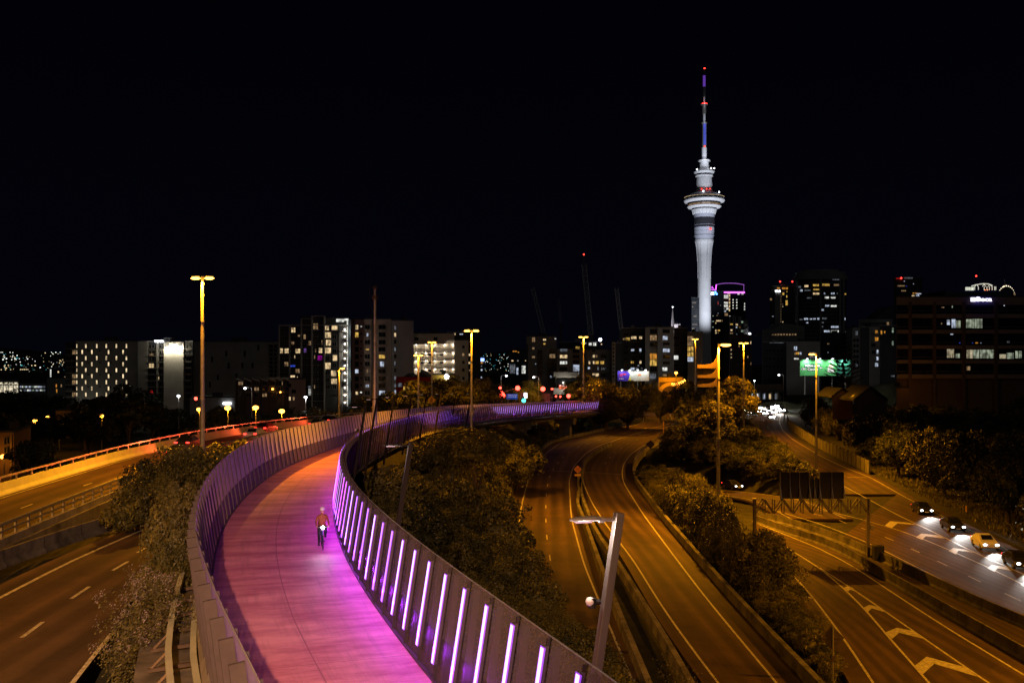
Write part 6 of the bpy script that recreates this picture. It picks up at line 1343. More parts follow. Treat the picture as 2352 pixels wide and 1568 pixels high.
tpx(1517,888,330,4.4,5.5,'round','small dark round tree left of the pair by the far bend',zb=.5)
tpx(1570,880,330,6.5,6,'midd','dark tree crown behind the domed pair by the far bend',zb=1)
tpx(1597,897,300,6.6,5.8,'round','broad dark domed tree right of the far bend',zb=.5)
tpx(1560,905,340,5,5,'midd','dark shrub mass filling the gap in the pair by the far bend',zb=1)
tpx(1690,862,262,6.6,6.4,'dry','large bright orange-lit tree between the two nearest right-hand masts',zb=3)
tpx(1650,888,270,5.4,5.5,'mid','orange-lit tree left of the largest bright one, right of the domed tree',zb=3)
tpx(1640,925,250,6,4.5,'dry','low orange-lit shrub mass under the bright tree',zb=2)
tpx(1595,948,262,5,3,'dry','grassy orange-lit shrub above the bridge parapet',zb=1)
tpx(1550,868,400,6,4,'mid','thin orange-lit tree behind the arched yellow building',zb=5); tpx(1585,870,390,5,5,'mid','thin orange tree before the parking ramp',zb=5)
for i,(px,pt_,Y,rx,rz,k,lab) in enumerate([(985,868,262,9,5.5,'mid','broad orange-lit tree behind the pink bridge, under the lit galleries'),(1030,866,268,8,5.5,'mid','orange-lit tree left of the big twin-headed mast'),(1092,874,262,8,5.2,'mid','orange-lit tree right of the big twin-headed mast'),(945,893,250,7,4.5,'midd','dim tree in front of the red building'),(1120,885,270,4,4.5,'mid','small orange-lit tree beside the red traffic signals'),(900,905,240,7,3.6,'midd','dark tree left of the red building, behind the leaning poles'),(860,910,245,8,3.5,'midd','dark tree at the foot of the beige apartments'),(1222,872,330,4.2,5,'dry','street tree with yellow-lit top between the traffic signals'),(1160,880,330,5,4,'midd','dark street tree behind the blue road sign'),(1192,890,320,2.2,2.6,'dry','small yellow-green street tree under the signal arm')]):
    tpx(px,pt_,Y,rx,rz,k,lab,zb=ZA(945,Y))
light('POINT',AT(1222,878,322),380,(1,.8,.1),None,.2,name='street_uplight'); light('POINT',AT(1325,890,332),260,(.45,1,.15),None,.2,name='street_uplight')
# dark belt on the left behind the upper road
GL='dark trees of the valley left of the upper road'
for i in range(46):
    px=rr.uniform(-20,860); Y=rr.uniform(190,290); x=XA(px,Y)
    if x>ix(Ac,Y)-12: continue
    top=rr.uniform(935,965) if px<180 or px>420 else rr.uniform(905,950)
    if px>430: top=rr.uniform(925,950)
    zb=ground_at(x,Y)-1; zt=ZA(top,Y); rz=rr.uniform(3,4.6); tree(x,Y,zb,rz*1.25,rz,'coarsed' if rr.random()<.6 else 'midd','unlit tree in the dark valley left of the upper road',GL,lift=max(rz*.5,zt-zb-rz*1.15))
for px,pt_,Y,rx,lab in [(300,892,255,9,'large dark rounded tree in front of the slit-window block'),(240,910,250,8,'dark tree left of the large rounded one before the slit-window block'),(195,930,245,5,'low dark tree edge beside the pale lit foot wall'),(60,902,300,9,'dark tree crown before the lit glasshouse hall'),(20,900,300,8,'dark tree crown at the left edge below the glasshouse hall'),(120,908,280,9,'dark tree below the small office stair'),(78,1000,135,4,'street tree with an orange-lit side near the ochre house')]:
    tpx(px,pt_,Y,rx,rx*.62,'midd' if px!=78 else 'coarse',lab,zb=ground_at(XA(px,Y),Y))
# shrubs beside the near left fence, between road and path
for px,pt_,Y,rx,rz,k,lab in [(348,1054,66,2.4,2.0,'midd','dark glossy round shrub beyond the lower left road'),(300,1110,60,1.6,1.0,'mid','low leafy shrub at the foot of the dark glossy one'),(430,1022,70,3.0,2.4,'dry','loose leafy shrub under the tallest left mast'),(478,1030,66,2.6,2.0,'mid','shrub behind the upper end of the left fence'),(395,1050,64,2.2,2.0,'mid','shrub between the dark glossy one and the fence'),(412,1105,54,1.6,1.9,'dry','rust-leaved shrub against the left fence'),(392,1165,48,1.35,1.9,'dry','speckled shrub halfway along the left fence'),(384,1240,42,1.15,1.7,'fine','speckled leafy shrub beside the crash rail'),(372,1310,37,.95,1.5,'fine','small-leaved shrub beside the crash rail, nearer the viewer'),(520,1012,84,3,2.2,'mid','shrub tops beyond the bend of the left fence')]:
    tpx(px,pt_,Y,rx,rz,k,lab,zb=ground_at(XA(px,Y),Y))
# twiggy flowering shrub bottom left
def twig_shrub(x,y,zb,h,label,n=42,seed=4,flowers=True,spread=.42):
    e=empty('flowering_shrub',(x,y,zb),0,label,'shrub'); rs=random.Random(seed); st=MB(); V=[];Fc_=[]; V2=[];F2=[]
    def leafq(c,s,VV,FF):
        nn=Vector((rs.gauss(0,1),rs.gauss(0,1),rs.gauss(0,1)+.6)).normalized(); t=nn.orthogonal().normalized(); b=nn.cross(t); k=len(VV); VV+= [c-t*s,c+b*s*.45,c+t*s,c-b*s*.45]; FF.append((k,k+1,k+2,k+3))
    for i in range(n):
        a=rs.uniform(0,6.28); sp=rs.uniform(.1,spread)*h; p=Vector((math.cos(a)*.12,math.sin(a)*.12,0)); hh=h*rs.uniform(.55,1.0); q=p; 
        for k in range(1,8):
            t=k/7; nx_=Vector((math.cos(a)*sp*t**1.2+rs.gauss(0,.04),math.sin(a)*sp*t**1.2+rs.gauss(0,.04),hh*t)); st.bar(q,nx_,.022*(1.15-t),n=4,r2=.02*(1.05-t)); 
            for _ in range(16 if k>1 else 3):
                c=q.lerp(nx_,rs.random())+Vector((rs.gauss(0,.15),rs.gauss(0,.15),rs.gauss(0,.12))); leafq(c,rs.uniform(.03,.065),V,Fc_)
            if k>3:
                tw=nx_+Vector((rs.gauss(0,.2),rs.gauss(0,.2),rs.uniform(.05,.25))); st.bar(nx_,tw,.008,n=3)
                for _ in range(6): leafq(tw+Vector((rs.gauss(0,.05),rs.gauss(0,.05),rs.gauss(0,.05))),rs.uniform(.03,.06),V,Fc_)
            q=nx_
        if flowers and rs.random()<.75:
            for _ in range(26): leafq(q+Vector((rs.gauss(0,.08),rs.gauss(0,.08),rs.gauss(0,.1))),rs.uniform(.02,.045),V2,F2)
    st.build('stem',M['bark'],e)
    for nm,VV,FF,m in (('foliage',V,Fc_,'leaf3'),('blossom',V2,F2,'flower')):
        if VV: mb=MB(); mb.raw(VV,FF); mb.build(nm,M[m],e)
p=G(*c1(835,1650),8.6); twig_shrub(p.x,p.y,8.6,4.3,'tall twiggy shrub with pale blossom tips at the bottom left',n=60,seed=4)
p=G(*c1(700,1640),9.0); twig_shrub(p.x,p.y,9.0,2.7,'smaller twiggy shrub left of the tall blossoming one',n=30,seed=8)
p=G(*c1(820,1380),9.0); twig_shrub(p.x,p.y,9.0,3.4,'blossoming shrub close to the crash rail',n=26,seed=9)
# reddish twiggy trees at lower middle right of the leaning pole
for px,py,Y,h_,sd,lab in [(1560,1560,50,5.6,21,'thin reddish sapling in the dark median at the bottom, right of the leaning pole'),(1640,1600,46,5.0,22,'thin reddish sapling nearest the bottom edge, right of the centre'),(1385,1600,44,2.2,23,'small tuft of twigs at the foot of the nearest leaning pole')]:
    x=XA(px,Y); twig_shrub(x,Y,ground_at(x,Y),h_,lab,n=30,seed=sd,flowers=False,spread=.3)
# cordyline / flax tufts
def flax(x,y,h_,label,stem=0):
    e=empty('flax_plant',(x,y,ground_at(x,y)),0,label,'plant'); mb=MB(); rs=random.Random(int(x*10))
    for i in range(60):
        a=rs.uniform(0,6.28); el=rs.uniform(.3,1.5); L_=h_*rs.uniform(.7,1.1); p=Vector((0,0,stem)); d=Vector((math.cos(a)*math.cos(el),math.sin(a)*math.cos(el),math.sin(el))); sd=Vector((-math.sin(a),math.cos(a),0)); w0=.05
        pts_=[p+d*L_*t-Vector((0,0,.35*L_*t*t)) for t in (0,.4,.75,1)]
        for k in range(3): w1=.05*(1-(k+1)/3.3); mb.raw([pts_[k]-sd*w0,pts_[k]+sd*w0,pts_[k+1]+sd*w1,pts_[k+1]-sd*w1],[(0,1,2,3)]); w0=w1
    mb.build('foliage',M['leaf3'],e)
    if stem: mb=MB(); mb.bar((0,0,0),(0,0,stem),.1,n=6); mb.build('trunk',M['bark'],e)
p=G(*c5(325,1370)); flax(p.x,p.y,1.9,'spiky flax tuft beside the back of the diamond road sign')
p=G(*c5(150,1170)); flax(p.x,p.y,1.5,'cabbage tree with a spiky head on a bare stem among dark shrubs',2.6)
p=G(*c5(230,1290)); flax(p.x,p.y,1.6,'second spiky flax tuft further up the strip')
# norfolk pine before the billboard
x=XA(1937,300); e=empty('norfolk_pine',(x,300,2),0,'tall dark tiered pine in front of the green billboard','tree')
zt=ZA(768,300)-2; zb_=ZA(885,300)-2; mb=MB(); mb.bar((0,0,0),(0,0,zt),.32,n=8,r2=.05); mb.build('trunk',M['bark'],e)
V=[];Fq=[];rs=random.Random(3); mb=MB()
for k in range(17):
    t=k/16; z=zb_-4.0+(zt-zb_+3.6)*t; rad=7.6*(1-t)**.85+.5
    if k<2: rad=7.0
    for q in range(7):
        a=q*6.28/7+k*.5; d=Vector((math.cos(a),math.sin(a),0)); n_=7; pr=None
        for j in range(n_+1):
            s_=j/n_; p=d*rad*s_+Vector((0,0,z-.05*rad*s_+.55*rad*.35*s_*s_*1.6))
            if pr is not None:
                mb.bar(pr,p,.09*(1.1-s_),n=4)
                sd=Vector((-d.y,d.x,0)); ln=.85*(1-s_*.5)
                for sg in (-1,1):
                    for o_ in (0,.5): 
                        c_=pr.lerp(p,o_); tip=c_+sd*sg*ln+d*.45+Vector((0,0,.25)); mb.raw([c_-d*.13,c_+d*.13,tip],[(0,1,2)]); mb.raw([c_-Vector((0,0,.1)),c_+Vector((0,0,.22)),tip],[(0,1,2)])
            pr=p
mb.build('crown',M['leaf2'],e)
# ground cover of grass blades and creeper on the slopes
rs=np.random.RandomState(9); N_=60000; xs=[];ys=[]
Yc=rs.uniform(30,230,N_*2); Xc=rs.uniform(-24,75,N_*2); prl=np.interp(Yc,[p.y for p in PR],[p.x for p in PR]); cl=np.interp(Yc,[p.y for p in C_l],[p.x for p in C_l]); er=np.interp(Yc,[p.y for p in E2_r],[p.x for p in E2_r]); dr=np.interp(Yc,[p.y for p in D_r],[p.x for p in D_r]); el=np.interp(Yc,[p.y for p in E1_l],[p.x for p in E1_l])
m1=((Xc>prl+1.0)&(Xc<cl-2.6))|((Xc>er+3.2)&(Xc<er+14))|((Xc>dr+2.7)&(Xc<el-1.8)&(Yc<100))|((Xc>dr+2.7)&(Xc<dr+12)&(Yc>=100)&(Yc<180))|((Xc<prl-8)&(Xc>prl-13.5)&(Yc>36)&(Yc<100))
Xc,Yc=Xc[m1][:N_],Yc[m1][:N_]; n=len(Xc); Zc=terrain_z(Xc,Yc); a=rs.rand(n)*6.28; hgt=rs.uniform(.15,.55,n); wd=.07
dx,dy=np.cos(a)*wd,np.sin(a)*wd; lx,ly=rs.normal(size=n)*.15,rs.normal(size=n)*.15
V=np.stack([np.c_[Xc-dx,Yc-dy,Zc-.1],np.c_[Xc+dx,Yc+dy,Zc-.1],np.c_[Xc+lx,Yc+ly,Zc+hgt]],1).reshape(-1,3)
me=bpy.data.meshes.new('grass'); me.from_pydata(V.tolist(),[],np.arange(n*3).reshape(-1,3).tolist()); me.materials.append(M['leaf3']); o=bpy.data.objects.new('grass',me); COL.objects.link(o); tag(o,'rough grass and creeper on the verges and slopes','grass',kind='stuff')
# ================================================================ CARS
def car_template(name,body):
    e=empty(name,(0,0,0)); L_,W_=4.4,1.78
    prof=[(-2.2,.45),(-2.2,.75),(-2.12,.95),(-1.75,1.02),(-1.15,1.42),(-.6,1.5),(.25,1.47),(.95,1.02),(1.75,.88),(2.15,.72),(2.2,.45),(1.9,.25),(-1.9,.25)]
    mb=MB(); n=len(prof); secs=[(-.89,.94),(-.84,1),(.84,1),(.89,.94)]; k=[]
    for y,s_ in ((-.89,.0),(-.8,1),(.8,1),(.89,.0)):
        for x,z in prof:
            in_=.0; yy=y
            if z>1.03: yy=math.copysign(.66 if abs(y)>.85 else .60,y)
            xx=x*(1 if abs(y)<.85 else .97); zz_=z if abs(y)<.85 else (z-.04 if z>.3 else z+.02)
            mb.v.append((xx,yy,zz_))
    for r_ in range(3):
        for j in range(n): mb.f.append((r_*n+j,r_*n+(j+1)%n,(r_+1)*n+(j+1)%n,(r_+1)*n+j)); mb.mi.append(0)
    mb.f+= [tuple(range(n-1,-1,-1)),tuple(range(3*n,4*n))]; mb.mi+=[0,0]
    mb.build('body',body,e,bevel=.03)
    mb=MB(); mb.raw([(.93,-.58,1.05),(.93,.58,1.05),(.3,.54,1.44),(.3,-.54,1.44)],[(0,1,2,3)]); mb.v=[(x+.02,y,z+.02) for x,y,z in mb.v]; mb.build('windscreen',M['glass_dark'],e)
    mb=MB(); mb.raw([(-1.72,-.58,1.06),(-1.72,.58,1.06),(-1.18,.54,1.41),(-1.18,-.54,1.41)],[(3,2,1,0)]); mb.v=[(x-.02,y,z+.02) for x,y,z in mb.v]; mb.build('rear_window',M['glass_dark'],e)
    for s_ in (-1,1):
        mb=MB(); mb.raw([(-1.35,s_*.70,1.06),(.72,s_*.70,1.06),(.2,s_*.69,1.4),(-1.0,s_*.69,1.4)],[(0,1,2,3) if s_<0 else (3,2,1,0)]); mb.build('side_window',M['glass_dark'],e)
        for x in (-1.32,1.34):
            mb=MB(); mb.bar((x,s_*.72,.32),(x,s_*.92,.32),.32,n=16); wh=mb.build('wheel',M['black'],e); mb=MB(); mb.bar((x,s_*.9,.32),(x,s_*.93,.32),.19,n=10); mb.build('rim',M['galv'],wh)
        mb=MB(); mb.ball((2.14,s_*.62,.68),.16,n=8,sc=(.6,1.3,.8)); mb.build('headlight',M['whitelamp'],e)
        mb=MB(); mb.box(-2.24,-2.1,s_*.68-.17,s_*.68+.17,.78,.92); mb.build('tail_light',M['redlamp'],e)
    mb=MB(); mb.box(2.19,2.22,-.25,.25,.42,.53); mb.box(-2.23,-2.2,-.25,.25,.5,.61); mb.build('number_plate',M['white'],e)
    return e
CB={'silver':mat('car_silver',(.4,.4,.41),.3,.6),'dark':mat('car_dark',(.03,.03,.035),.25,.3),'white':mat('car_white',(.7,.7,.7),.3),'redc':mat('car_red',(.3,.02,.02),.3),'blue':mat('car_blue',(.03,.06,.15),.3,.3)}
TPL=None
def car(p,heading,body,label,group,beams=0,tail=0):
    global TPL
    if TPL is None: TPL=car_template('car',CB['silver']); e=TPL
    else: e=copy_tree(TPL)
    e.name='car'; e.location=p; e.rotation_euler=(0,0,heading); tag(e,label,'car',group)
    for ch in e.children:
        if ch.name.startswith('body') and body!='silver':
            ch.data=ch.data.copy(); ch.data.materials[0]=CB[body]
    return e,beams,tail
cars=[]
def head(P,Y,sgn):
    k=min(range(1,len(P)-1),key=lambda i:abs(P[i].y-Y)); d=(P[k+1]-P[k-1])*sgn; return P[k],math.atan2(d.y,d.x)
GA='cars on the upper left road with glowing tail lights'
for Y,off,bd,lab in [(101,1.7,'dark','dark car with red tail lights, nearest on the upper left road'),(112,-1.6,'silver','silver car with red tail lights in the outer lane of the upper left road'),(126,1.7,'white','white car with red tail lights, third on the upper left road'),(139,-1.6,'redc','red car with tail lights on the outer lane before the crest of the upper road'),(151,1.7,'blue','blue car with tail lights behind the left fence crest'),(163,-1.6,'dark','dark car with tail lights furthest along the upper left road')]:
    P_,h_=head(offset(Ac,off),Y,1); cars.append(car(P_,h_,bd,lab,GA,0,1))
for px,py,bd,lab,b in [(2118,1178,'dark','dark car leading the line of oncoming headlights on the right-hand lane',1),(2188,1216,'silver','silver car with white headlights, second in the oncoming right-hand lane',1),(2262,1257,'white','white car with bright headlights, third in the oncoming right-hand lane',1),(2338,1300,'dark','dark car with white headlights cut by the right edge of the view',1)]:
    q=G(px,py); P_,h_=head(E2_r,q.y,-1); cars.append(car(q,h_,bd,lab,'cars with headlights on the right-hand lane beside the chevrons',b,0))
# light from moving cars: far traffic
GT='cars with headlights queuing round the far motorway bend'
mb=MB(); mb.ball((2.14,0,.68),.3,n=8,sc=(.6,1.3,.9)); HL0=mb.mesh('headlight',mat('headlight_beam',(1,1,1),.3,emit=(1,.98,.95),es=30,sample=False))
spots=[(1786,946,'white'),(1765,946,'silver'),(1773,938,'dark'),(1755,952,'silver'),(1745,940,'blue'),(1780,935,'dark'),(1762,932,'white'),(1750,931,'silver'),(1793,932,'dark'),(1738,932,'redc'),(1770,961,'dark'),(1712,944,'white'),(1724,938,'silver'),(1700,948,'dark'),(1796,945,'silver'),(1758,942,'white'),(1775,950,'silver'),(1742,948,'dark'),(1732,944,'white'),(1718,950,'silver'),(1768,931,'dark'),(1785,941,'blue'),(1790,929,'silver'),(1756,928,'white')]
for i,(px,py,bd) in enumerate(spots):
    q=G(px,py,0); e=car(q,R(-100+i*3%20),bd,'car with dazzling white headlights in the far queue under the road overbridge',GT)[0]
    for ch in e.children:
        if ch.name.startswith('headlight'):
            sg=1 if sum(v.co.y for v in ch.data.vertices)>0 else -1; ch.data=HL0; ch.location=(0,sg*.62,0)
for q,d in ((G(1770,938),0),(G(1752,940),0),(G(1786,950),0)): light('POINT',q+Vector((0,-3,1.5)),5000,(1,.97,.9),None,.5,name='headlight_glow')
q=AT(1596,978,300); e=car((q.x,300,0),R(200),'white','white car with headlights where the central carriageway leaves behind the bushes',None)[0]
q=AT(1530,1110,200); e=car((29.5,201,-5.0),R(-58),'silver','silver car in the underpass with headlights showing beside the abutment',None)[0]
q=AT(1700,1128,176); e=car((39.6,176,-2.3),R(-70),'dark','dark car with headlights climbing out of the underpass',None)[0]
for e_,bm,tl in cars:
    if bm:
        light('SPOT',(2.4,0,.7),3600,(1,.97,.92),e_,.1,target=(16,0,-.6),cone=R(60),blend=.7)
    if tl: light('SPOT',(-2.45,0,.8),1700,(1,.09,.03),e_,.15,target=(-9,0,0),cone=R(150),blend=.8)
q,h_=head(offset(Ac,1.7),95,1)
# ================================================================ STREET LAMPS, SIGNALS, SIGNS
def lamp(px,py,Y,zb,label,m='sod_small',r_=.3,power=300,col=SOD,arm=.0,grp=None,name='street_lamp'):
    q=AT(px,py,Y); h_=q.z-zb; e=empty(name,(q.x,Y,zb),0,label,'street lamp',grp)
    mb=MB(); mb.bar((arm,.2,0),(arm,.2,h_-.3),.09,n=6,r2=.06)
    if arm: mb.tube([(arm,.2,h_-.3),(arm*.8,.2,h_+.15),(arm*.3,.1,h_+.3),(0,0,h_+.18)],.05,n=5)
    mb.build('post',M['galv'],e); mb=MB(); mb.ball((0,0,h_),r_,n=10,sc=(1.2,1,.8)); mb.build('lamp_head',M[m],e)
    if power: light('POINT',(0,-.3,h_-.45),power,col,e,.12)
    return e
for px,py,Y,lab,p in [(80,966,215,'orange street lamp lowest left in the dark valley, under the tall white lamp',500),(110,958,235,'orange street lamp right of the tall white lamp in the valley',400),(135,970.5,220,'small orange lamp before the slatted garage',200),(233,955,215,'orange street lamp alone below the large dark rounded tree',500),(457,940,195,'orange lamp just left of the tallest left mast shaft',300),(523,937,185,'first bright amber lamp right of the tallest left mast',900),(587,936,185,'second bright amber lamp right of the tallest left mast',900),(647,944,190,'third bright amber lamp, nearest the single-arm mast',600),(8,1048.5,146,'orange street lamp before the ochre house at the left edge',0)]:
    lamp(px,py,Y,ground_at(XA(px,Y),Y),lab,r_=.5 if p>500 else .42,power=p)
for px,py,Y,lab in [(72.5,918,330,'tall thin white street lamp in the valley at the left'),(447,941-32,260,'white street lamp at the crossing behind the tallest left mast'),(563,891.5,240,'pale street lamp on a curved arm before the terraces'),(702,912,215,'white street lamp on a slim pole before the dark glass tower'),(1163,863,300,'street lamp on a curved arm above the red signals'),(1226,866,320,'faint white street lamp right of the signals, before the wide apartments'),(1789,861,330,'small street lamp on a curved arm left of the green billboard'),(1733,874,420,'small white lamp above the far traffic')]:
    if px==447: px,py=410,909
    lamp(px,py,Y,ZA(py,Y)-9,lab,m='whitelamp',r_=.3 if px not in(410,72.5) else .36,power=160,col=(.9,.93,1),arm=1.6*(-1 if px in(1163,) else 1) if px in (563,1163,1226,1789) else 0)
lamp(1553,856,350,3,'short orange street lamp before the arched yellow building',r_=.5,power=500)
def signal(px,py,Y,zb,label,m='red_hot',arm=0,r_=.26,power=120,col=(1,.03,.02)):
    q=AT(px,py,Y); h_=q.z-zb; e=empty('traffic_signal',q,0,label,'traffic signal'); mb=MB(); mb.bar((arm,.3,-h_),(arm,.3,-.6 if not arm else -1.6),.08,n=6)
    if arm: mb.tube([(arm,.3,-1.6),(arm*.5,.3,-.5),(0,.3,0)],.06,n=5)
    mb.build('post',M['galv'],e); lo=-1.15 if m!='greenlamp' else -.35
    mb=MB(); mb.box(-.32,.32,-.02,.25,lo,lo+1.5); mb.build('housing',M['black'],e)
    mb=MB(); mb.ball((0,-.06,0),r_*1.35,n=12,sc=(1,.5,1)); mb.build('lens',M[m],e)
    if power: light('POINT',(0,-.7,0),power,col,e,.1)
for px,py,lab,arm,r_ in [(1149,890.5,'small red signal left of the curved street lamp',0,.28),(1189,891,'bright red signal at the end of a long arm',-4.5,.5),(1247,893,'large red signal on its own right of the street tree',0,.5),(1268,893,'small red signal right of the large one',0,.22),(1306,909,'red signal before the FOR SALE building',0,.42),(1153.5,908,'low blazing red signal on the median',0,.62),(1152,901,'red cross-shaped lane signal above the blazing one',0,.3),(1287,910.5,'tiny red signal between the pedestrian poles',0,.2),(1277,910,'tiny red pedestrian light by the white box',0,.2),(450,915,'red signal just left of the tallest left mast',0,.32)]:
    Y=285 if px>1000 else 250; signal(px,py,Y,ZA(945,Y),lab,arm=arm,r_=r_,power=420 if r_>.35 else 0)
signal(1203,919.5,283,ZA(945,283),'teal green signal low behind the pink bridge fence','greenlamp',r_=.42,power=50,col=(.05,.9,.8))
e=empty('road_sign',AT(1176,935,290),0,'blue road direction sign with two lines of white words between the signals','road sign')
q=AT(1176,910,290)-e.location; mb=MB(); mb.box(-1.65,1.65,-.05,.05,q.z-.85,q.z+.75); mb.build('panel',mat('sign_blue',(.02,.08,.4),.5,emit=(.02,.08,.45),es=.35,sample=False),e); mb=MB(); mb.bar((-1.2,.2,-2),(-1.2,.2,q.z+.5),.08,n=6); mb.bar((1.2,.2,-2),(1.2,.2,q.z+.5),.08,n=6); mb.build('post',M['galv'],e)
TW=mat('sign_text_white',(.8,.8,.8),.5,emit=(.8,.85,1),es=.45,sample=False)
put_text('sign_text','Nelson St  Port',1,TW,e,(.15,-.08,q.z+.38),fit=(2.6,.32)); put_text('sign_text','Harbour Bridge',1,TW,e,(.1,-.08,q.z-.12),fit=(2.5,.32))
for px,py,w_,h_,lab,k in [(1199,909,.5,.95,'small grey notice board right of the blue road sign','galv'),(1207,908,.42,.75,'glaring white lit box sign right of the grey board','whitelamp'),(1257,913.5,.85,1.35,'tall pale framed notice before the green tree','galv')]:
    e=empty('notice_board',AT(px,940,288),0,lab,'notice board'); z=ZA(py,288)-e.location.z; mb=MB(); mb.box(-w_,w_,-.05,.05,z-h_,z+h_); mb.build('panel',M[k],e); mb=MB(); mb.bar((0,.1,-1),(0,.1,z-h_),.07,n=6); mb.build('post',M['galv'],e)
# yellow diamond signs (signals ahead) seen face on
M['sign_yellow']=mat('sign_yellow',(.75,.42,.03),.5)
def diamond(px,py,Y,half,label,face='signal',zb=None):
    q=AT(px,py,Y); zb=q.z-3 if zb is None else zb; e=empty('warning_sign',(q.x,Y,zb),0,label,'road sign'); z=q.z-zb
    mb=MB(); mb.raw([(-half,0,z),(0,0,z-half),(half,0,z),(0,0,z+half),(-half,.04,z),(0,.04,z-half),(half,.04,z),(0,.04,z+half)],[(0,1,2,3),(7,6,5,4),(0,4,5,1),(1,5,6,2),(2,6,7,3),(3,7,4,0)]); mb.build('panel',M['sign_yellow'],e)
    mb=MB(); mb.bar((0,.09,0),(0,.09,z),.04,n=6); mb.build('post',M['galv'],e)
    if face=='signal':
        mb=MB(); mb.box(-half*.2,half*.2,-.03,-.002,z-half*.55,z+half*.55)
        for k in (-.36,0,.36): mb.raw([(-half*.42,-.025,z+half*(k+.12)),(half*.42,-.025,z+half*(k+.12)),(half*.1,-.025,z+half*(k-.12)),(-half*.1,-.025,z+half*(k-.12))],[(3,2,1,0)])
        mb.build('symbol',M['black'],e); mb=MB()
        for k in (-.36,0,.36): mb.bar((0,-.035,z+half*k),(0,-.045,z+half*k),half*.13,n=8)
        mb.build('symbol_disc',M['sign_yellow'],e)
    return e,z
diamond(991,918.5,232,.95,'yellow diamond signals-ahead sign left of the big twin-headed mast'); diamond(1117.5,917,262,.95,'yellow diamond signals-ahead sign right of the big twin-headed mast')
# speed sign on the median
q=G(1327,1118); e=empty('speed_sign',(q.x,q.y,0),0,'diamond-backed round speed sign with a small plate on the median nose','road sign'); Yq=q.y; z=ZA(1077.5,Yq); hd=9.2*Yq/F
mb=MB(); mb.raw([(-hd,0,z),(0,0,z-hd),(hd,0,z),(0,0,z+hd)],[(0,1,2,3)]); mb.raw([(-hd,.03,z),(0,.03,z-hd),(hd,.03,z),(0,.03,z+hd)],[(3,2,1,0)]); mb.build('panel',mat('sign_orange',(.42,.2,.06),.6),e)
mb=MB(); 
for i in range(20):
    t0,t1=2*math.pi*i/20,2*math.pi*(i+1)/20; mb.raw([(math.cos(t)*r,-.02,z+math.sin(t)*r) for t,r in ((t0,hd*.42),(t1,hd*.42),(t1,hd*.54),(t0,hd*.54))],[(3,2,1,0)])
mb.build('ring',mat('sign_red',(.4,.02,.01),.5),e); put_text('sign_text','45',1,mat('sign_black',(.03,.02,.02),.6),e,(0,-.03,z),fit=(hd*.5,hd*.4),extr=.005)
mb=MB(); zz_=ZA(1090.5,Yq); mb.box(-.5,.5,-.03,.03,zz_-.16,zz_+.16); mb.build('plate',M['sign_yellow'],e); put_text('sign_text','km/h',1,mat('sign_black2',(.03,.02,.02),.6),e,(0,-.045,zz_),fit=(.7,.2),extr=.004); mb=MB(); mb.bar((0,.07,0),(0,.07,z),.05,n=6); mb.build('post',M['galv'],e)
# back of a diamond sign bottom right
q=G(*c5(460,1560)); Yq=q.y; e=empty('warning_sign',(q.x,Yq,0),0,'diamond road sign seen from its dark back on a pale pole, bottom right','road sign'); z=ZA(c5(0,1335)[1],Yq); hd=62*.44354*Yq/F; zt=ZA(c5(0,1272)[1],Yq)
mb=MB(); mb.raw([(-hd,.06,z),(0,.06,z-hd),(hd,.06,z),(0,.06,z+hd),(-hd,.1,z),(0,.1,z-hd),(hd,.1,z),(0,.1,z+hd)],[(0,1,2,3),(7,6,5,4)]); mb.build('panel',M['corten'],e); mb=MB(); mb.bar((0,0,0),(0,0,zt),.055,n=8); mb.build('post',M['galv'],e)
mb=MB(); mb.box(-hd*.75,hd*.75,.03,.058,z-.04,z+.04); mb.box(-hd*.5,hd*.5,.03,.058,z-.3,z-.24); mb.box(-.1,.1,-.08,.05,z-1.5,z-1.1); mb.build('bracket',M['corten'],e)
# back of a small diamond sign on the bridge (D)
q=AT(1494,1022,205); diamond(1494,1020,222,1.0,'dark back of a diamond sign standing at the bridge parapet',face='none',zb=0)[0].children[0].data.materials[0]=M['corten']
# gantry
M['gantry']=mat('gantry_steel',(.2,.17,.12),.5,.3)
Yg=103.0; xl,xr=XA(1733,Yg),XA(1994,Yg); zt=ZA(c5(0,615)[1],Yg); zl=ZA(c5(0,686)[1],Yg); e=empty('sign_gantry',(xr,Yg,0),0,'steel truss sign gantry over the chevron lanes with three dark sign backs','sign gantry'); W_=xl-xr
for x in (0,W_): mb=MB(); mb.box(x-.14,x+.14,-.2,.2,-.2,zt); mb.box(x-.2,x+.2,-.26,.26,zt,zt+.06); mb.build('post',M['gantry'],e,bevel=.02)
mb=MB(); d_=.9; nb=12
for yy in (-d_/2,d_/2):
    for z_ in (zt,zl): mb.beam((W_,yy,z_),(0,yy,z_),.15,.15)
    for i in range(nb):
        a=W_*i/nb; b_=W_*(i+1)/nb; mb.beam((a,yy,zt),(a,yy,zl),.09,.09); mb.beam((a,yy,zt if i%2 else zl),(b_,yy,zl if i%2 else zt),.1,.1)
for i in range(nb+1): mb.beam((W_*i/nb,-d_/2,zt),(W_*i/nb,d_/2,zt),.05,.05); mb.beam((W_*i/nb,-d_/2,zl),(W_*i/nb,d_/2,zl),.05,.05)
mb.build('truss',M['gantry'],e)
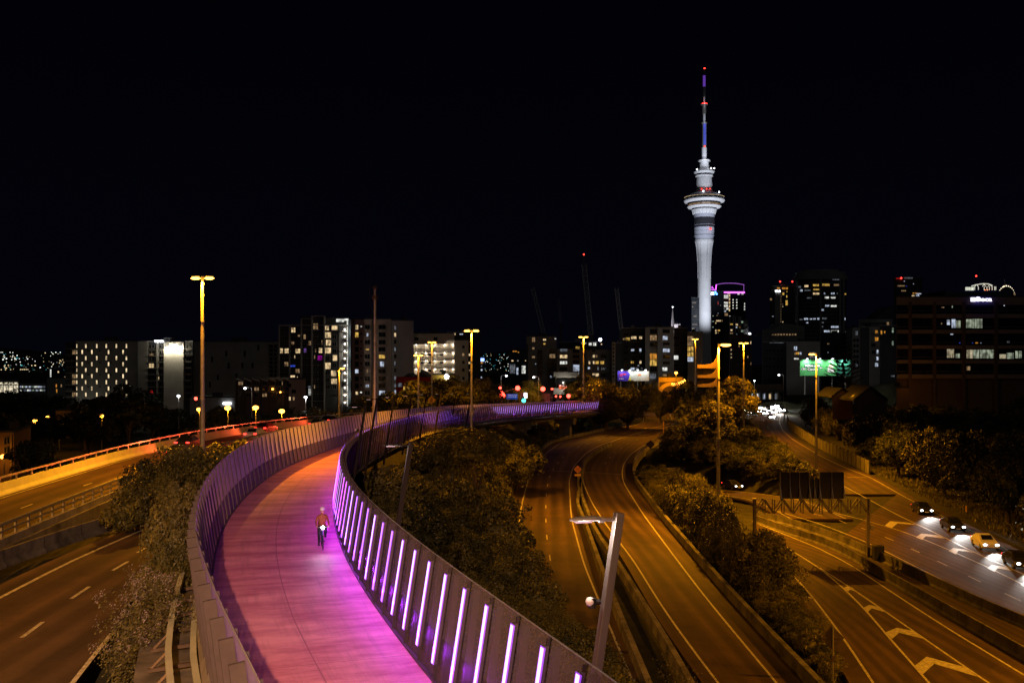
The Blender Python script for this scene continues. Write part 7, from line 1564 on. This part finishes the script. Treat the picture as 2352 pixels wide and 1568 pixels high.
for (p0,p1,q0) in ((195,345,478),(347,398,512),(400,525,478)):
    x0=XA(c5(p0,0)[0],Yg)-xr; x1=XA(c5(p1,0)[0],Yg)-xr; z1=ZA(c5(0,q0)[1],Yg); z0=ZA(c5(0,612)[1],Yg)
    mb=MB(); mb.box(x0,x1,.6,.66,z0-.1,z1); sb=mb.build('sign_back',M['steel'],e); n_=max(2,int((x1-x0)/.9)); 
    for i in range(n_+1): x=x0+(x1-x0)*i/n_; mb=MB(); mb.beam((x,.52,z0-.1),(x,.52,z1),.07,.1); mb.beam((x,-.1,zt),(x,.5,zt+1.3),.06,.06); mb.build('strut',M['galv'],sb)
mb=MB(); mb.box(.2,.55,-.2,.2,2.9,3.3) ; mb.build('control_box',M['galv'],e); q=G(*c5(695,930)); 
mb=MB(); mb.box(q.x-.5,q.x+.5,q.y-.4,q.y+.4,-.1,1.5); tag(mb.build('control_cabinet',M['black'],bevel=.04),'black roadside cabinet between the concrete barriers beside the gantry post','cabinet')
# marker posts
for px,py,h_,lab in [(1524,994,26,'yellow plastic marker post at the nose between the two far carriageways'),(1545,1002,0,None),(2219.5,1175,14,'short pale marker post on the right verge')]:
    if lab: q=G(px,py); e_=MB(); hh=h_*q.y/F; e_.bar((q.x,q.y,0),(q.x,q.y,hh*.75),.1,n=8); e_.bar((q.x,q.y,hh*.75),(q.x,q.y,hh),.12,n=8); tag(e_.build('marker_post',M['sign_yellow']),lab,'marker post')
for i,(x,y,lab) in enumerate([(1088,790,'pair'),(1168,850,'pair')]):
    px,py=b3(x,y); q=G(px,py+4); mb=MB(); mb.box(q.x-.5,q.x+.5,q.y-.05,q.y+.05,1.0,2.1); mb.bar((q.x,q.y+.1,0),(q.x,q.y+.1,1.2),.06,n=6); tag(mb.build('chevron_board',M['sign_yellow']),('yellow chevron board at the far bend under the dark domed tree','small yellow marker board right of the chevron board at the far bend')[i],'road sign')
q=AT(*b3(1100,700),330); e=empty('control_cabinet',(q.x,330,q.z-5.5),0,'dark box on twin legs beside the far bend','cabinet'); mb=MB(); mb.box(-1,1,-.4,.4,4.6,6.2); mb.build('box',M['steel'],e); mb=MB(); mb.bar((-.9,0,0),(-.9,0,4.6),.12,n=6); mb.bar((.9,0,0),(.9,0,4.6),.12,n=6); mb.build('leg',M['sign_yellow'],e)
# distant lights across the harbour (too many to count)
LM={k:mat('far_light_'+k,(.5,.5,.5),.5,emit=cc,es=s_,sample=False) for k,cc,s_ in (('w',(.95,1,.9),1.6),('y',(1,.75,.4),1.1),('t',(.1,.8,.9),.8))}
for k,L_ in (('w',[(100,240,22),(212,212,20),(152,172,15),(385,245,15),(490,215,20),(528,238,15),(560,108,16),(902,222,18),(420,108,10),(632,215,8),(140,105,10),(405,160,8),(660,320,13),(1148,300,12),(1315,500,16),(1690,470,10),(1917,470,9),(1720,45,8),(212,325,12),(35,5,14),(330,5,14),(1680,5,12),(1825,5,16),(1970,5,14),(420,15,12),(85,5,8)]),('y',[(157,437,16),(345,135,10),(480,160,12),(1480,25,16),(1150,433,20),(275,427,14),(200,520,20),(1035,435,8),(1965,275,18),(2000,300,12),(1945,350,16),(2045,400,14),(2080,335,12),(2050,250,10),(1730,405,10),(680,565,16),(740,565,14),(800,565,16),(860,565,14),(910,565,10),(40,572,14),(180,572,14),(350,572,12),(1040,440,6)]),('t',[(545,185,12),(580,190,11),(690,432,14),(720,432,10)])):
    mb=MB()
    for x,y,s_ in L_: q=AT(x*.0703,y*.0703+808.5,2300); mb.ball(q,max(1.0,s_*.085),n=5,sc=(1.4 if y>400 else 1,1,.8))
    rs=random.Random(len(k)+ord(k))
    for _ in range(70): q=AT(rs.choice([rs.uniform(0,170),rs.uniform(1100,1200)]),rs.uniform(812,870),2300); mb.ball(q,rs.uniform(.35,.8),n=4)
    tag(mb.build('distant_lights',LM[k]),{'w':'scattered white lights of the far harbour shore','y':'scattered amber lights of the far harbour shore','t':'teal lights of the far harbour shore'}[k],'lights',kind='stuff')
# ================================================================ CYCLIST
k=min(range(len(PR)),key=lambda i:abs(PR[i].y-44.5)); nn=norms(PR)[k]
q=G(740,1258,12.1); base=Vector((q.x,q.y,12.1)); fw=Vector((nn.y,-nn.x,0)) # towards the viewer
ang=math.atan2(fw.y,fw.x)
e=empty('bicycle',base,ang,'bicycle with a bright white front lamp ridden toward the viewer on the pink path','bicycle')
for x in (-.52,.52):
    mb=MB(); 
    for i in range(20):
        t0,t1=2*math.pi*i/20,2*math.pi*(i+1)/20; mb.bar((x+.32*math.cos(t0),0,.34+.32*math.sin(t0)),(x+.32*math.cos(t1),0,.34+.32*math.sin(t1)),.02,n=5)
    wh=mb.build('wheel',M['black'],e); mb=MB()
    for i in range(10): t=2*math.pi*i/10; mb.bar((x,0,.34),(x+.31*math.cos(t),0,.34+.31*math.sin(t)),.004,n=3)
    mb.build('spokes',M['galv'],wh)
mb=MB(); bb_=(-.08,0,.3); st=(-.22,0,.82); hd_=(.36,0,.86)
for a,b_ in ((bb_,st),(st,hd_),(bb_,(.4,0,.74)),(bb_,(-.52,0,.34)),((-.2,0,.76),(-.52,0,.34)),(hd_,(.52,0,.34)),(st,(-.25,0,.95))): mb.bar(a,b_,.02,n=6)
mb.build('frame',CB['blue'],e); mb=MB(); mb.tube([(.36,0,.86),(.36,0,1.0)],.018); mb.tube([(.42,-.28,1.02),(.38,-.1,1.0),(.38,.1,1.0),(.42,.28,1.02)],.015); mb.build('handlebar',M['galv'],e)
mb=MB(); mb.ball((-.26,0,.98),.12,n=10,sc=(1.1,.6,.35)); mb.build('saddle',M['black'],e); mb=MB(); mb.ball((.47,0,1.0),.075,n=8); mb.build('front_lamp',mat('bike_lamp',(1,1,1),.4,emit=(.95,1,1),es=30,sample=False),e)
mb=MB(); mb.bar((-.08,-.12,.3),(-.08,.12,.3),.02); mb.box(-.02,.06,-.2,-.1,.12,.16); mb.box(-.2,-.12,.1,.2,.46,.5); mb.build('pedal',M['steel'],e)
light('SPOT',(.6,0,1.0),60,(.9,.97,1),e,.04,target=(4,0,.0),cone=R(80),blend=.8)
pe=empty('person',base,ang,'cyclist in a dark orange jacket and helmet riding toward the viewer on the pink path','person')
verts=[(-.24,0,1.02),(-.1,0,1.2),(.05,0,1.42),(.1,0,1.52),(.14,0,1.6),(.17,0,1.72)]; rad_=[.15,.14,.16,.075,.06,.1]; edges=[(0,1),(1,2),(2,3),(3,4),(4,5)]
def chain(start,pts,rs_):
    p=start
    for c_,r_ in zip(pts,rs_): verts.append(c_); rad_.append(r_); edges.append((p,len(verts)-1)); p=len(verts)-1
    return p
chain(0,[(-.2,-.11,.98),(.14,-.14,.72),(.0,-.14,.30),(.02,-.15,.2),(.13,-.15,.19)],[.1,.085,.05,.045,.04]); chain(0,[(-.2,.11,.98),(.18,.14,.86),(-.06,.14,.58),(-.14,.15,.5),(-.02,.15,.5)],[.1,.085,.05,.045,.04])
tips=[]
for s_ in (-1,1):
    wv=chain(2,[(.07,s_*.19,1.44),(.14,s_*.27,1.2),(.34,s_*.27,1.06),(.4,s_*.27,1.04)],[.065,.045,.032,.028])
    for f_ in range(4): chain(wv,[(.445,s_*(.23+.022*f_),1.05),(.455,s_*(.23+.022*f_),1.015),(.43,s_*(.23+.022*f_),1.0)],[.009,.008,.007])
    chain(wv,[(.41,s_*.235,1.02),(.42,s_*.225,1.0)],[.01,.008])
me=bpy.data.meshes.new('person'); me.from_pydata(verts,edges,[]); bd=bpy.data.objects.new('body',me); COL.objects.link(bd); bd.parent=pe
sk=bd.modifiers.new('s','SKIN'); sk.use_smooth_shade=True
for i,r_ in enumerate(rad_): me.skin_vertices[0].data[i].radius=(r_,r_); me.skin_vertices[0].data[i].use_root=(i==0)
sb=bd.modifiers.new('sub','SUBSURF'); sb.levels=1; sb.render_levels=2
jm_=mat('clothing',(.22,.06,.02),.8); nn_=jm_.node_tree; bb2=nn_.nodes['Principled BSDF']; tt=nn_.nodes.new('ShaderNodeTexCoord'); ss=nn_.nodes.new('ShaderNodeSeparateXYZ'); nn_.links.new(tt.outputs['Object'],ss.inputs[0])
def step_mix(src,lim,ca,cb):
    g_=nn_.nodes.new('ShaderNodeMath'); g_.operation='GREATER_THAN'; g_.inputs[1].default_value=lim; nn_.links.new(src,g_.inputs[0]); m_=nn_.nodes.new('ShaderNodeMix'); m_.data_type='RGBA'; nn_.links.new(g_.outputs[0],m_.inputs[0])
    for k_,c_ in ((6,ca),(7,cb)):
        if isinstance(c_,tuple): m_.inputs[k_].default_value=(*c_,1)
        else: nn_.links.new(c_,m_.inputs[k_])
    return m_.outputs[2]
c_up=step_mix(ss.outputs['Z'],1.0,(.02,.02,.03),(.22,.06,.02)); c_all=step_mix(ss.outputs['X'],.37,c_up,(.45,.26,.18)); nn_.links.new(c_all,bb2.inputs['Base Color'])
me.materials.append(jm_); 
mb=MB(); mb.ball((.18,0,1.73),.115,n=14,sc=(.95,.8,1.1)); hdm=mb.build('head',mat('skin',(.45,.26,.18),.6),pe,smooth=True)
mb=MB(); mb.ball((.285,0,1.72),.018,n=6); [mb.ball((.275,y_,1.75),.012,n=6) for y_ in (-.035,.035)]; [mb.ball((.18,y_,1.72),.03,n=6,sc=(.7,.5,1.2)) for y_ in (-.095,.095)]; mb.build('face',mat('face_dark',(.25,.13,.09),.6),hdm)
mb=MB(); mb.ball((.16,0,1.79),.135,n=14,sc=(1.1,.85,.75)); mb.build('helmet',M['white'],pe,smooth=True)
# drop unused template leftovers
for o in list(bpy.data.objects):
    if o.parent is None and o.type=='EMPTY' and 'label' not in o and not o.get('kind'): print('unlabelled',o.name)
